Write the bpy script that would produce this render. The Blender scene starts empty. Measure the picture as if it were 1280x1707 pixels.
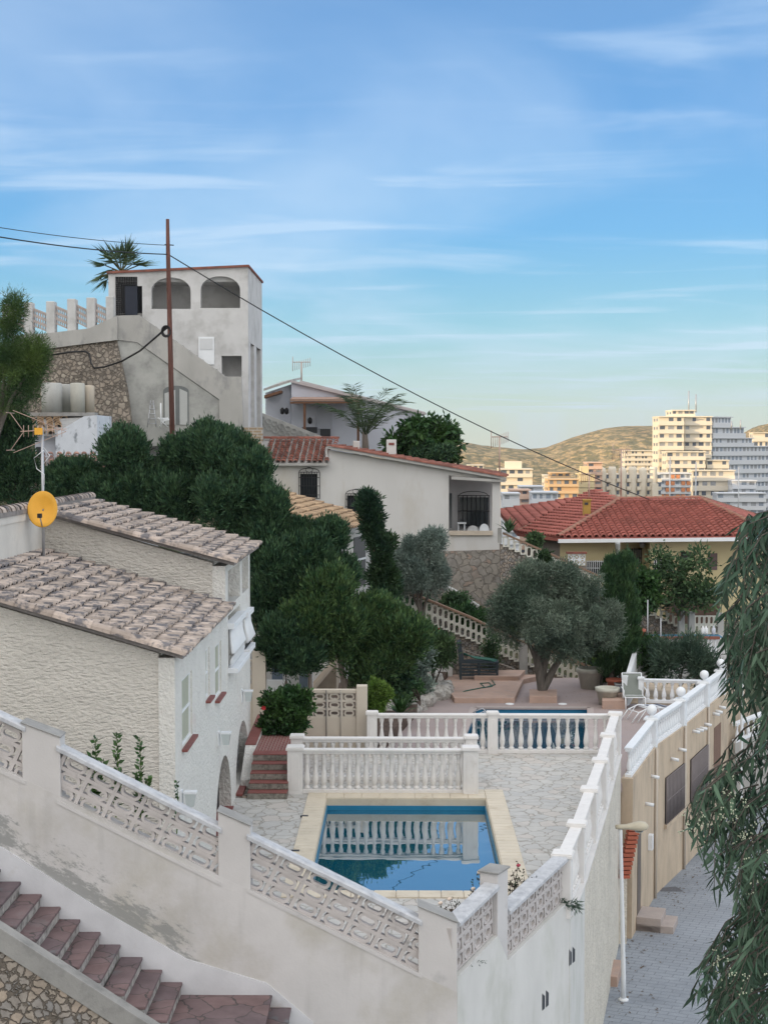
import bpy, bmesh, math, random
import numpy as np
from mathutils import Vector, Matrix
R = math.radians
random.seed(7); rng = np.random.default_rng(7)
sc = bpy.context.scene
col = sc.collection
# ---------------------------------------------------------------- camera
CZ = 7.4; F = 2466.0
YAW = math.atan(29/2466); PITCH = math.atan(115.5/2466)
cd = bpy.data.cameras.new('camera'); cam = bpy.data.objects.new('camera', cd); col.objects.link(cam)
cd.sensor_fit = 'VERTICAL'; cd.sensor_height = 36; cd.lens = F/1707*36
cd.clip_start = .1; cd.clip_end = 20000
cam.location = (0, 0, CZ); cam.rotation_euler = (R(90)-PITCH, 0, YAW)
sc.camera = cam
CM = cam.rotation_euler.to_matrix()
# ---------------------------------------------------------------- light
SUN_EL, SUN_AZ = R(6.5), R(238)
w = bpy.data.worlds.new('World'); sc.world = w; w.use_nodes = True
nt = w.node_tree; nt.nodes.clear()
def N(t, **k):
    n = nt.nodes.new(t)
    for a, b in k.items(): setattr(n, a, b)
    return n
def LK(a, b): nt.links.new(a, b)
sky = N('ShaderNodeTexSky', sky_type='NISHITA', sun_disc=False, sun_elevation=SUN_EL, sun_rotation=SUN_AZ,
        altitude=50, air_density=1.0, dust_density=1.2, ozone_density=1.6)
out = N('ShaderNodeOutputWorld'); bg = N('ShaderNodeBackground'); LK(bg.outputs[0], out.inputs[0])
tc = N('ShaderNodeTexCoord'); sep = N('ShaderNodeSeparateXYZ'); LK(tc.outputs['Generated'], sep.inputs[0])
# elevation tint of the evening sky
rp = N('ShaderNodeValToRGB'); LK(sep.outputs['Z'], rp.inputs[0])
SKY = [(0.0,(.52,.57,.51)),(.03,(.40,.55,.56)),(.075,(.20,.46,.62)),(.14,(.095,.34,.66)),(.21,(.085,.275,.60)),(.30,(.11,.26,.54)),(.7,(.15,.28,.52)),(1,(.15,.26,.48))]
e = rp.color_ramp.elements
e[0].position, e[0].color = SKY[0][0], (*SKY[0][1],1); e[1].position, e[1].color = 1, (*SKY[-1][1],1)
for p_, c_ in SKY[1:-1]:
    q = e.new(p_); q.color = (*c_,1)
# brightness towards the low sun in the west
sv = N('ShaderNodeVectorMath', operation='DOT_PRODUCT'); LK(tc.outputs['Generated'], sv.inputs[0])
sv.inputs[1].default_value = (-.38,-.70,.60)
mr = N('ShaderNodeMapRange'); LK(sv.outputs['Value'], mr.inputs[0])
mr.inputs[1].default_value=-.1; mr.inputs[2].default_value=.75; mr.inputs[3].default_value=0; mr.inputs[4].default_value=1
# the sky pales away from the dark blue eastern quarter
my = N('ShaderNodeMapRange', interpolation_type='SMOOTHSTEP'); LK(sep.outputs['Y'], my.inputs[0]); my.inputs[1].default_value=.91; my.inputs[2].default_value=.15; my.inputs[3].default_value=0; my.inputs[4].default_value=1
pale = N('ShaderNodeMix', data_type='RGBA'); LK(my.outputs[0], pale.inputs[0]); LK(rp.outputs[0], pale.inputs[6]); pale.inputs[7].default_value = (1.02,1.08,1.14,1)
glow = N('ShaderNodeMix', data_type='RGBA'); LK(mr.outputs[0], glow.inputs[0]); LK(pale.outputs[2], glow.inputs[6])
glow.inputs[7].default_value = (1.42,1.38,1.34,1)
# thin high cloud, laid on a plane overhead
mx = N('ShaderNodeMath', operation='MAXIMUM'); LK(sep.outputs['Z'], mx.inputs[0]); mx.inputs[1].default_value = .02
ad = N('ShaderNodeMath', operation='ADD'); LK(mx.outputs[0], ad.inputs[0]); ad.inputs[1].default_value = .06
dv1 = N('ShaderNodeMath', operation='DIVIDE'); LK(sep.outputs['X'], dv1.inputs[0]); LK(ad.outputs[0], dv1.inputs[1])
dv2 = N('ShaderNodeMath', operation='DIVIDE'); LK(sep.outputs['Y'], dv2.inputs[0]); LK(ad.outputs[0], dv2.inputs[1])
cb = N('ShaderNodeCombineXYZ'); LK(dv1.outputs[0], cb.inputs[0]); LK(dv2.outputs[0], cb.inputs[1])
def cloud(rot, scl, nscale, lo, hi, amt, loc=(0,0,0)):
    mp = N('ShaderNodeMapping'); LK(cb.outputs[0], mp.inputs[0]); mp.inputs['Rotation'].default_value=(0,0,R(rot)); mp.inputs['Scale'].default_value=scl; mp.inputs['Location'].default_value=loc
    nz = N('ShaderNodeTexNoise'); LK(mp.outputs[0], nz.inputs[0]); nz.inputs['Scale'].default_value=nscale; nz.inputs['Detail'].default_value=5; nz.inputs['Roughness'].default_value=.5; nz.inputs['Distortion'].default_value=.5
    m = N('ShaderNodeMapRange', interpolation_type='SMOOTHSTEP'); LK(nz.outputs[0], m.inputs[0]); m.inputs[1].default_value=lo; m.inputs[2].default_value=hi; m.inputs[4].default_value=amt
    return m.outputs[0]
c1 = cloud(14, (1,.55,1), .75, .36, .78, .62, (3.1,1.7,0)); c2 = cloud(-10, (.5,1.2,1), 1.9, .50, .74, .50, (7.3,2.2,0))
am = N('ShaderNodeMath', operation='ADD', use_clamp=True); LK(c1, am.inputs[0]); LK(c2, am.inputs[1])
am2 = N('ShaderNodeMath', operation='MINIMUM'); LK(am.outputs[0], am2.inputs[0]); am2.inputs[1].default_value=.75
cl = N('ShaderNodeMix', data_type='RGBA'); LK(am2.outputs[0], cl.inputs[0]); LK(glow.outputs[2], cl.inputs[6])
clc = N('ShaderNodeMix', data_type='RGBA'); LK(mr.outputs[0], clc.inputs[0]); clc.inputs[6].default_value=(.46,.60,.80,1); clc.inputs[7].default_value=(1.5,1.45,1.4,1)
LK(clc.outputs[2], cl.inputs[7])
# nishita adds the physical part
sc1 = N('ShaderNodeMix', data_type='RGBA', blend_type='ADD'); sc1.inputs[0].default_value = 1
sky_s = N('ShaderNodeVectorMath', operation='SCALE'); LK(sky.outputs[0], sky_s.inputs[0]); sky_s.inputs['Scale'].default_value = .05
LK(cl.outputs[2], sc1.inputs[6]); LK(sky_s.outputs[0], sc1.inputs[7])
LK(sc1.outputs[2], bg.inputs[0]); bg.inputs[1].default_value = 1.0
ld = bpy.data.lights.new('sun', 'SUN'); ld.energy = 4.2; ld.angle = R(.5); ld.color = (1,.74,.42)
lo = bpy.data.objects.new('sun', ld); col.objects.link(lo)
sd = Vector((math.sin(SUN_AZ)*math.cos(SUN_EL), math.cos(SUN_AZ)*math.cos(SUN_EL), math.sin(SUN_EL)))
lo.rotation_euler = sd.to_track_quat('Z','Y').to_euler()
sc.view_settings.view_transform = 'Standard'; sc.view_settings.look = 'None'; sc.view_settings.exposure = 0.12
sc.view_settings.gamma = 1
sc.cycles.max_bounces = 6; sc.cycles.diffuse_bounces = 3; sc.cycles.glossy_bounces = 3; sc.cycles.transmission_bounces = 4; sc.cycles.transparent_max_bounces = 6
sc.cycles.caustics_reflective = False; sc.cycles.caustics_refractive = False
# ---------------------------------------------------------------- placing
def P(x, y, Y):
    d = CM @ Vector(((x-640)/F, (853.5-y)/F, -1)); return Vector((0,0,CZ)) + d*(Y/d.y)
def G(x, y, z):
    d = CM @ Vector(((x-640)/F, (853.5-y)/F, -1)); return Vector((0,0,CZ)) + d*((z-CZ)/d.z)
# ---------------------------------------------------------------- materials
MATS = {}
def mat(name, c, rough=.8, var=.12, vs=3., c2=None, c2s=2., c2lo=.5, c2hi=.65, bump=0, bs=40, isl=0, metal=0, spec=.3, voronoi=None, bdist=.02, brick=None, stretch=None):
    m = bpy.data.materials.new(name); m.use_nodes = True; t = m.node_tree; b = t.nodes['Principled BSDF']
    MATS[name] = m
    def n(ty, **k):
        x = t.nodes.new(ty)
        for a, v in k.items(): setattr(x, a, v)
        return x
    L = t.links.new
    b.inputs['Roughness'].default_value = rough; b.inputs['Metallic'].default_value = metal; b.inputs['Specular IOR Level'].default_value = spec
    g = n('ShaderNodeNewGeometry'); co = g.outputs['Position']
    if stretch:
        mp = n('ShaderNodeMapping'); mp.inputs['Scale'].default_value = stretch; L(co, mp.inputs[0]); cs = mp.outputs[0]
    else: cs = co
    def noise(s, d=4, src=None, r=.6):
        x = n('ShaderNodeTexNoise'); x.inputs['Scale'].default_value = s; x.inputs['Detail'].default_value = d; x.inputs['Roughness'].default_value = r; L(src or co, x.inputs[0]); return x.outputs[0]
    def rng_(v, a, b_, c_, d_):
        x = n('ShaderNodeMapRange'); L(v, x.inputs[0]); x.inputs[1].default_value=a; x.inputs[2].default_value=b_; x.inputs[3].default_value=c_; x.inputs[4].default_value=d_; return x.outputs[0]
    def mix(f, a, b_, bt='MIX'):
        x = n('ShaderNodeMix', data_type='RGBA', blend_type=bt)
        for s_, v in ((0, f), (6, a), (7, b_)):
            if hasattr(v, 'links'): L(v, x.inputs[s_])
            elif s_ == 0: x.inputs[0].default_value = v
            else: x.inputs[s_].default_value = (*v[:3], 1)
        return x.outputs[2]
    cur = c
    if c2 is not None:
        cur = mix(rng_(noise(c2s, 6, cs, .65), c2lo, c2hi, 0, 1), cur, c2)
    height = None
    if voronoi:   # dict(scale, edge, joint, cv, squash)
        src = co
        if voronoi.get('squash'):
            mp = n('ShaderNodeMapping'); mp.inputs['Scale'].default_value = voronoi['squash']; L(co, mp.inputs[0]); src = mp.outputs[0]
        # wobble
        wn = n('ShaderNodeTexNoise'); wn.inputs['Scale'].default_value = voronoi['scale']*1.6; L(src, wn.inputs[0])
        wm = n('ShaderNodeVectorMath', operation='SCALE'); L(wn.outputs['Color'], wm.inputs[0]); wm.inputs['Scale'].default_value = voronoi.get('wob', .35)/voronoi['scale']
        wa = n('ShaderNodeVectorMath', operation='ADD'); L(src, wa.inputs[0]); L(wm.outputs[0], wa.inputs[1]); src = wa.outputs[0]
        v1 = n('ShaderNodeTexVoronoi', feature='DISTANCE_TO_EDGE'); v1.inputs['Scale'].default_value = voronoi['scale']; L(src, v1.inputs[0])
        v2 = n('ShaderNodeTexVoronoi'); v2.inputs['Scale'].default_value = voronoi['scale']; L(src, v2.inputs[0])
        sx = n('ShaderNodeSeparateColor'); L(v2.outputs['Color'], sx.inputs[0])
        cur = mix(rng_(sx.outputs[0], 0, 1, 0, 1), cur, voronoi['cv'])
        if 'cw' in voronoi: cur = mix(rng_(sx.outputs[1], .75, .85, 0, .8), cur, voronoi['cw'])
        e_ = rng_(v1.outputs['Distance'], voronoi['edge']*.4, voronoi['edge'], 0, 1)
        cur = mix(e_, voronoi['joint'], cur); height = (e_, voronoi.get('depth', .6))
    if brick:   # dict(scale, w, h, mortar, c2, jc, rot)
        mp = n('ShaderNodeMapping'); L(co, mp.inputs[0]); mp.inputs['Rotation'].default_value = brick.get('rot', (0,0,0))
        bt = n('ShaderNodeTexBrick'); L(mp.outputs[0], bt.inputs[0]); bt.inputs['Scale'].default_value = brick.get('scale', 1)
        bt.inputs['Brick Width'].default_value = brick['w']; bt.inputs['Row Height'].default_value = brick['h']; bt.inputs['Mortar Size'].default_value = brick.get('mortar', .006)
        bt.inputs['Color1'].default_value = (*c,1); bt.inputs['Color2'].default_value = (*brick['c2'],1); bt.inputs['Mortar'].default_value = (*brick['jc'],1)
        if c2 is not None: cur = mix(rng_(noise(c2s, 6, cs, .65), c2lo, c2hi, 0, 1), bt.outputs['Color'], c2)
        else: cur = bt.outputs['Color']
        height = (rng_(bt.outputs['Fac'], 0, 1, 1, 0), .3)
    if isl:
        cur = mix(1.0, cur, mix(g.outputs['Random Per Island'], (1-isl,)*3, (1+isl,)*3), 'MULTIPLY')
    if var:
        v = rng_(noise(vs, 5, cs), .3, .7, 1-var, 1+var)
        cc = n('ShaderNodeCombineColor'); [L(v, cc.inputs[i]) for i in range(3)]
        cur = mix(1.0, cur, cc.outputs[0], 'MULTIPLY')
    if hasattr(cur, 'links'): L(cur, b.inputs['Base Color'])
    else: b.inputs['Base Color'].default_value = (*cur, 1)
    if bump or height:
        bp = n('ShaderNodeBump'); bp.inputs['Distance'].default_value = bdist; bp.inputs['Strength'].default_value = 1
        h = None
        if bump:
            m1 = n('ShaderNodeMath', operation='MULTIPLY'); L(noise(bs, 3, cs), m1.inputs[0]); m1.inputs[1].default_value = bump; h = m1.outputs[0]
        if height:
            m2 = n('ShaderNodeMath', operation='MULTIPLY'); L(height[0], m2.inputs[0]); m2.inputs[1].default_value = height[1]
            if h: 
                m3 = n('ShaderNodeMath', operation='ADD'); L(h, m3.inputs[0]); L(m2.outputs[0], m3.inputs[1]); h = m3.outputs[0]
            else: h = m2.outputs[0]
        L(h, bp.inputs['Height']); L(bp.outputs[0], b.inputs['Normal'])
    return m
def leafmat(name, c, c2, isl=.35, vs=1.2, trans=.25, rough=.6):
    m = bpy.data.materials.new(name); m.use_nodes = True; t = m.node_tree; b = t.nodes['Principled BSDF']; L = t.links.new
    g = t.nodes.new('ShaderNodeNewGeometry')
    nz = t.nodes.new('ShaderNodeTexNoise'); nz.inputs['Scale'].default_value = vs; nz.inputs['Detail'].default_value = 3; L(g.outputs['Position'], nz.inputs[0])
    mr_ = t.nodes.new('ShaderNodeMapRange'); L(nz.outputs[0], mr_.inputs[0]); mr_.inputs[1].default_value=.35; mr_.inputs[2].default_value=.65
    a = t.nodes.new('ShaderNodeMix'); a.data_type='RGBA'; L(mr_.outputs[0], a.inputs[0]); a.inputs[6].default_value=(*c,1); a.inputs[7].default_value=(*c2,1)
    r = t.nodes.new('ShaderNodeMapRange'); L(g.outputs['Random Per Island'], r.inputs[0]); r.inputs[3].default_value=1-isl; r.inputs[4].default_value=1+isl
    cc = t.nodes.new('ShaderNodeCombineColor'); [L(r.outputs[0], cc.inputs[i]) for i in range(3)]
    x = t.nodes.new('ShaderNodeMix'); x.data_type='RGBA'; x.blend_type='MULTIPLY'; x.inputs[0].default_value=1; L(a.outputs[2], x.inputs[6]); L(cc.outputs[0], x.inputs[7])
    L(x.outputs[2], b.inputs['Base Color']); b.inputs['Roughness'].default_value=rough; b.inputs['Specular IOR Level'].default_value=.25
    tr = t.nodes.new('ShaderNodeBsdfTranslucent'); L(x.outputs[2], tr.inputs[0]); ms = t.nodes.new('ShaderNodeMixShader'); ms.inputs[0].default_value=trans
    L(b.outputs[0], ms.inputs[1]); L(tr.outputs[0], ms.inputs[2]); L(ms.outputs[0], t.nodes['Material Output'].inputs[0])
    return m
# ---------------------------------------------------------------- objects
ORG = {}
def thing(name, label, cat, loc, group=None):
    o = bpy.data.objects.new(name, None); o.empty_display_size = .2; col.objects.link(o); o.location = loc
    o['label'] = label; o['category'] = cat
    if group: o['group'] = group
    ORG[o.name] = Vector(loc); return o
def tag(o, label, cat, group=None):
    o['label'] = label; o['category'] = cat
    if group: o['group'] = group
    return o
def kind(o, k='structure'): o['kind'] = k; return o
class MB:
    def __init__(s): s.v = []; s.f = []; s.sm = []
    def add(s, vs, fs, smooth=False):
        b = len(s.v); s.v += [tuple(v) for v in vs]; s.f += [tuple(i+b for i in f) for f in fs]; s.sm += [smooth]*len(fs); return s
    def hexa(s, a):   # 8 corners: bottom 4 ccw, top 4 ccw
        return s.add(a, [(3,2,1,0),(4,5,6,7),(0,1,5,4),(1,2,6,5),(2,3,7,6),(3,0,4,7)])
    def box(s, x0, x1, y0, y1, z0, z1):
        return s.hexa([(x0,y0,z0),(x1,y0,z0),(x1,y1,z0),(x0,y1,z0),(x0,y0,z1),(x1,y0,z1),(x1,y1,z1),(x0,y1,z1)])
    def obox(s, c, ux, hx, hy, z0, z1, dz=0):
        """box about c, long axis ux (2d), half sizes; dz = rise from -x end to +x end"""
        ux = Vector((ux[0], ux[1], 0)).normalized(); uy = Vector((-ux.y, ux.x, 0)); c = Vector((c[0], c[1], 0)); pts = []
        for z in (z0, z1):
            for a, b in ((-1,-1),(1,-1),(1,1),(-1,1)):
                pts.append(c + ux*hx*a + uy*hy*b + Vector((0,0,z+dz*(a+1)/2)))
        return s.hexa(pts)
    def seg(s, p0, p1, hw, z0, z1, dz0=0, dz1=0):
        """wall piece from p0 to p1 (2d) half width hw; z0,z1 may be (start,end) pairs"""
        p0 = Vector((p0[0],p0[1],0)); p1 = Vector((p1[0],p1[1],0)); u = (p1-p0).normalized(); n_ = Vector((-u.y,u.x,0))
        z0 = z0 if isinstance(z0, tuple) else (z0,z0); z1 = z1 if isinstance(z1, tuple) else (z1,z1); pts=[]
        for zz in (z0, z1):
            for pp, k, zv in ((p0,-1,zz[0]),(p1,-1,zz[1]),(p1,1,zz[1]),(p0,1,zz[0])):
                pts.append(pp + n_*hw*k + Vector((0,0,zv)))
        return s.hexa(pts)
    def prism(s, poly, vec, smooth=False):
        """poly: list of 3d points, extruded along vec"""
        n_ = len(poly); vec = Vector(vec); a = [Vector(p) for p in poly]; b = [p+vec for p in a]
        fs = [tuple(range(n_))[::-1], tuple(range(n_, 2*n_))] + [(i,(i+1)%n_,n_+(i+1)%n_,n_+i) for i in range(n_)]
        return s.add(a+b, fs)
    def lathe(s, c, prof, n_=12, sq=()):
        c = Vector(c); vs = []; fs = []
        for r, z in prof:
            for i in range(n_):
                a = 2*math.pi*i/n_; vs.append(c + Vector((r*math.cos(a), r*math.sin(a), z)))
        for j in range(len(prof)-1):
            for i in range(n_):
                k = (i+1)%n_; fs.append((j*n_+i, j*n_+k, (j+1)*n_+k, (j+1)*n_+i))
        b0 = len(s.v); m_ = len(prof)-1
        s.add(vs, fs, True)
        s.f += [tuple(b0+i for i in range(n_))[::-1], tuple(b0+m_*n_+i for i in range(n_))]; s.sm += [False, False]
        return s
    def tube(s, pts, r, n_=6, r2=None):
        pts = [Vector(p) for p in pts]; m = len(pts); vs = []; fs = []
        up = Vector((0,0,1))
        for i, p in enumerate(pts):
            t = (pts[min(i+1,m-1)] - pts[max(i-1,0)])
            t = t.normalized() if t.length > 1e-6 else up
            a = t.cross(up); 
            if a.length < .05: a = t.cross(Vector((1,0,0)))
            a.normalize(); b = t.cross(a)
            rr = (r if not isinstance(r, (list,tuple)) else r[i]) if r2 is None else r + (r2-r)*i/(m-1)
            for k in range(n_):
                th = 2*math.pi*k/n_; vs.append(p + (a*math.cos(th)+b*math.sin(th))*rr)
        for i in range(m-1):
            for k in range(n_):
                q = (k+1)%n_; fs.append((i*n_+k, i*n_+q, (i+1)*n_+q, (i+1)*n_+k))
        fs.append(tuple(range(n_))); fs.append(tuple((m-1)*n_+k for k in range(n_))[::-1])
        return s.add(vs, fs, True)
    def sphere(s, c, r, n_=12, sz=1):
        pr = [(max(1e-4, r*math.sin(math.pi*i/8)), -r*sz*math.cos(math.pi*i/8)) for i in range(9)]
        return s.lathe(c, pr, n_)
    def build(s, name, m, parent=None, bevel=0):
        me = bpy.data.meshes.new(name); o = None
        org = ORG.get(parent.name, Vector((0,0,0))) if parent else Vector((0,0,0))
        me.from_pydata([(v[0]-org.x, v[1]-org.y, v[2]-org.z) for v in s.v], [], s.f)
        me.polygons.foreach_set('use_smooth', s.sm)
        if bevel is not None:
            bm = bmesh.new(); bm.from_mesh(me); bmesh.ops.recalc_face_normals(bm, faces=bm.faces)
            loose = [v for v in bm.verts if not v.link_faces]
            if loose: bmesh.ops.delete(bm, geom=loose, context='VERTS')
            if bevel:
                es = [e_ for e_ in bm.edges if len(e_.link_faces)==2 and e_.calc_face_angle(0) > .6]
                bmesh.ops.bevel(bm, geom=es, offset=bevel, segments=2, profile=.5, affect='EDGES')
            bm.to_mesh(me); bm.free()
        me.materials.append(m); o = bpy.data.objects.new(name, me); col.objects.link(o)
        if parent: o.parent = parent; ORG[o.name] = org
        return o
def npmesh(name, V, Fq, m, parent=None, smooth=False):
    """numpy quads"""
    org = np.array(ORG.get(parent.name, Vector((0,0,0)))) if parent else np.zeros(3)
    me = bpy.data.meshes.new(name); V = V - org; k = Fq.shape[1]
    me.vertices.add(len(V)); me.vertices.foreach_set('co', V.astype(np.float32).ravel())
    me.loops.add(Fq.size); me.loops.foreach_set('vertex_index', Fq.astype(np.int32).ravel())
    me.polygons.add(len(Fq)); me.polygons.foreach_set('loop_start', np.arange(0, Fq.size, k, dtype=np.int32)); me.polygons.foreach_set('loop_total', np.full(len(Fq), k, dtype=np.int32))
    if smooth: me.polygons.foreach_set('use_smooth', np.ones(len(Fq), dtype=bool))
    me.update(calc_edges=True); me.validate()
    me.materials.append(m); o = bpy.data.objects.new(name, me); col.objects.link(o)
    if parent: o.parent = parent; ORG[o.name] = Vector(org)
    return o
def share(o, loc, parent, rot=0, name=None, scale=None):
    """another object with the same mesh, as a part of parent; loc in world"""
    c = o.copy(); col.objects.link(c); c.parent = parent; org = ORG.get(parent.name, Vector((0,0,0)))
    c.location = Vector(loc)-org; c.rotation_euler = (0,0,rot)
    if scale: c.scale = scale
    ORG[c.name] = org; return c
# ---------------------------------------------------------------- leaves
def unit(a): return a/np.maximum(np.linalg.norm(a, axis=1, keepdims=True), 1e-9)
def leaves(name, m, parent, pts, dirs, L, W, jit=.5, fold=0):
    if len(pts) == 0: print("EMPTY", name, parent.name); return None
    n_ = len(pts); d = unit(dirs + rng.normal(0, jit, (n_,3))); s_ = unit(np.cross(d, rng.normal(0,1,(n_,3))))
    Ls = (L*rng.uniform(.65,1.35,n_))[:,None]; Ws = (W*rng.uniform(.7,1.3,n_))[:,None]
    a = pts; b = pts + d*Ls*.45 + s_*Ws*.5; c = pts + d*Ls; e_ = pts + d*Ls*.45 - s_*Ws*.5
    V = np.stack([a,b,c,e_],1).reshape(-1,3); Fq = np.arange(n_*4).reshape(-1,4)
    return npmesh(name, V, Fq, m, parent)
def lobed(dirs, seed, amp, fr=3.):
    r = np.random.default_rng(seed); out_ = np.zeros(len(dirs))
    for k in range(5):
        q = r.normal(0,1,3)*fr*(1+.5*k); ph = r.uniform(0,6.28); out_ += np.sin(dirs@q+ph)/(1+.4*k)
    return 1 + amp*out_/2.2
def crown(blobs, nclump, per, rc, up=.3, amp=.18, inner=.25, seed=0, cut=None):
    """clumps over lobed ellipsoids -> (points, directions)"""
    vol = np.array([b[3]*b[4]+b[4]*b[5]+b[3]*b[5] for b in blobs]); cnt = np.maximum(3,(nclump*vol/vol.sum()).astype(int))
    CP=[]; CD=[]
    for i,(b,c) in enumerate(zip(blobs,cnt)):
        d = unit(rng.normal(0,1,(c,3))); rad = lobed(d, seed+i, amp)
        k = np.where(rng.uniform(0,1,c)<inner, rng.uniform(.35,.8,c), rng.uniform(.86,1.03,c))*rad
        p = np.array(b[:3]) + d*np.array(b[3:6])*k[:,None]
        nn = unit(d/np.array(b[3:6])); CP.append(p); CD.append(nn)
    CP=np.concatenate(CP); CD=np.concatenate(CD)
    pts=np.repeat(CP,per,0)+rng.normal(0,rc*.5,(len(CP)*per,3)); dd=np.repeat(CD,per,0)
    off=unit(pts-np.repeat(CP,per,0)); dirs=dd*.8+off*.7; dirs[:,2]+=up
    return pts,dirs
# ---------------------------------------------------------------- roof tiles
def roof_tiles(name, m, parent, o, u, v, poly, pitch=.24, length=.33, rad=.085, seg=5, thick=.02, jitter=.02, mb=None):
    """barrel tiles; o origin at eave, u along the eave, v up the slope; poly in (s,t)"""
    o=np.array(o,float); u=np.array(u,float); v=np.array(v,float); u/=np.linalg.norm(u); v/=np.linalg.norm(v); nrm=np.cross(u,v)
    if nrm[2]<0: nrm=-nrm
    ps=[p[0] for p in poly]; pt=[p[1] for p in poly]
    def inside(s,t):
        c=False; j=len(poly)-1
        for i in range(len(poly)):
            if (poly[i][1]>t)!=(poly[j][1]>t) and s < (poly[j][0]-poly[i][0])*(t-poly[i][1])/(poly[j][1]-poly[i][1]+1e-12)+poly[i][0]: c = not c
            j=i
        return c
    S=np.arange(min(ps)+pitch/2, max(ps), pitch); T=np.arange(min(pt), max(pt)-.02, length)
    V=[]; Fs=[]; ang=np.linspace(0,math.pi,seg+1)
    for s in S:
        js=random.uniform(-1,1)*jitter
        for t in T:
            if not inside(s, t+length*.5): continue
            j=random.uniform(-1,1)*jitter; b=len(V); dl=random.uniform(-1.4,1.4)*jitter
            for (tt,r,lift) in ((t-.04+dl,rad,.058),(t+length+.01,rad*.82,.0)):
                for a in ang:
                    V.append(o+u*(s+js+j+r*1.05*math.cos(a))+v*tt+nrm*(r*math.sin(a)*.85+lift+.005))
            for a in ang: V.append(o+u*(s+js+j+(rad-thick)*1.05*math.cos(a))+v*(t-.04+dl)+nrm*((rad-thick)*math.sin(a)*.85+.058-.012))
            k=seg+1
            for i in range(seg): Fs.append((b+i,b+i+1,b+k+i+1,b+k+i)); Fs.append((b+i+1,b+i,b+2*k+i,b+2*k+i+1))
    ob = npmesh(name, np.array(V), np.array(Fs), m, parent, smooth=False)
    return ob
def ridge_tiles(mb, p0, p1, r=.11, L=.4, seg=6):
    p0=Vector(p0); p1=Vector(p1); n_=max(1,int((p1-p0).length/L)); t=(p1-p0).normalized(); a=t.cross(Vector((0,0,1))).normalized(); b=a.cross(t)
    if b.z<0: b=-b
    for i in range(n_):
        q0=p0+(p1-p0)*(i/n_)-t*.03; q1=p0+(p1-p0)*((i+1)/n_)+t*.02; vs=[]
        for q,rr in ((q0,r),(q1,r*.85)):
            for k in range(seg+1):
                th=math.pi*k/seg; vs.append(q+a*rr*math.cos(th)+b*rr*math.sin(th)*.9)
        mb.add(vs,[(k,k+1,seg+2+k,seg+1+k) for k in range(seg)])
    return mb
# ---------------------------------------------------------------- balusters, balustrades
def bal_profile(h):
    k=h/.70
    return [(.062,0),(.062,.05*k),(.045,.055*k),(.04,.075*k),(.052,.095*k),(.064,.15*k),(.067,.20*k),(.058,.28*k),(.042,.38*k),(.032,.46*k),(.03,.50*k),(.042,.515*k),(.03,.535*k),(.036,.58*k),(.05,.63*k),(.056,.65*k),(.056,.70*k)]
BALM = {}
def baluster(parent, p, h, m, fat=1.):
    key=(round(h,2), m.name, fat)
    if key not in BALM:
        b=MB(); b.lathe((0,0,0), [(r*fat, z) for r,z in bal_profile(h)], 10)
        me=b.build('tmp', m); BALM[key]=me.data; bpy.data.objects.remove(me)
    o=bpy.data.objects.new('baluster', BALM[key]); col.objects.link(o); o.parent=parent; o.location=Vector(p)-ORG.get(parent.name, Vector((0,0,0))); return o
def post_mb(x, y, ang, hw, z0, z1, cap=.03, ch=.07, panel=True):
    b=MB(); u=(math.cos(ang), math.sin(ang))
    b.obox((x,y),u,hw,hw,z0,z1-ch); b.obox((x,y),u,hw+cap,hw+cap,z1-ch,z1-ch*.25)
    b.obox((x,y),u,hw+cap*.5,hw+cap*.5,z1-ch*.25,z1)
    if panel:
        c,s_=math.cos(ang),math.sin(ang); w_=hw*.55; zz=z0+.1; zt=z1-ch-.16
        for sx in (-1,1):
            def q(a,b_,z): return (x+c*a-s_*b_, y+s_*a+c*b_, z)
            yy=sx*(hw+.006)
            pl=[q(-w_,yy,zz),q(w_,yy,zz),q(w_,yy,zt)]+[q(w_*math.cos(t),yy,zt+w_*math.sin(t)) for t in (.6,1.2,1.57,1.94,2.54)]+[q(-w_,yy,zt)]
            b.prism(pl, (s_*sx*.012,-c*sx*.012,0))
    return b
def balustrade(name, label, p0, p1, z, h, m, n, posts=(1,1), dz=0, hw=.13, group=None, fat=1., ball=None, cap=.03, rail_m=None):
    """p0,p1 2d post centres; z base; dz rise along"""
    p0=Vector((*p0,0)); p1=Vector((*p1,0)); t=thing(name,label,'balustrade',(p0.x,p0.y,z),group); u=(p1-p0).normalized(); ang=math.atan2(u.y,u.x); Ln=(p1-p0).length
    a=p0+u*hw; b_=p1-u*hw; rb=.09; rt=.10; hh=h-.06
    MB().seg(a,b_,.085,(z,z+dz),(z+rb,z+rb+dz)).build('bottom_rail',m,t,bevel=.008)
    r=MB(); r.seg(a,b_,.075,(z+hh-rt,z+hh-rt+dz),(z+hh-.045,z+hh-.045+dz)); r.seg(a,b_,.10,(z+hh-.045,z+hh-.045+dz),(z+hh,z+hh+dz)); r.build('top_rail',rail_m or m,t,bevel=.008)
    for i in range(n):
        f=(i+.5)/n; q=a+(b_-a)*f; baluster(t,(q.x,q.y,z+dz*f+rb-.003),hh-rt-rb+.006,m,fat)
    for k,(pp,zz) in enumerate(((p0,z),(p1,z+dz))):
        if posts[k]:
            o=post_mb(pp.x,pp.y,ang,hw,zz-.02,zz+h,cap=cap).build('post',m,t,bevel=.006)
            if ball: MB().lathe((pp.x,pp.y,zz+h),[(.1,0),(.05,.03),(.04,.06)],10).sphere((pp.x,pp.y,zz+h+.06+ball*.95),ball,14).build('ball_finial',m,o)
    return t
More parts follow.
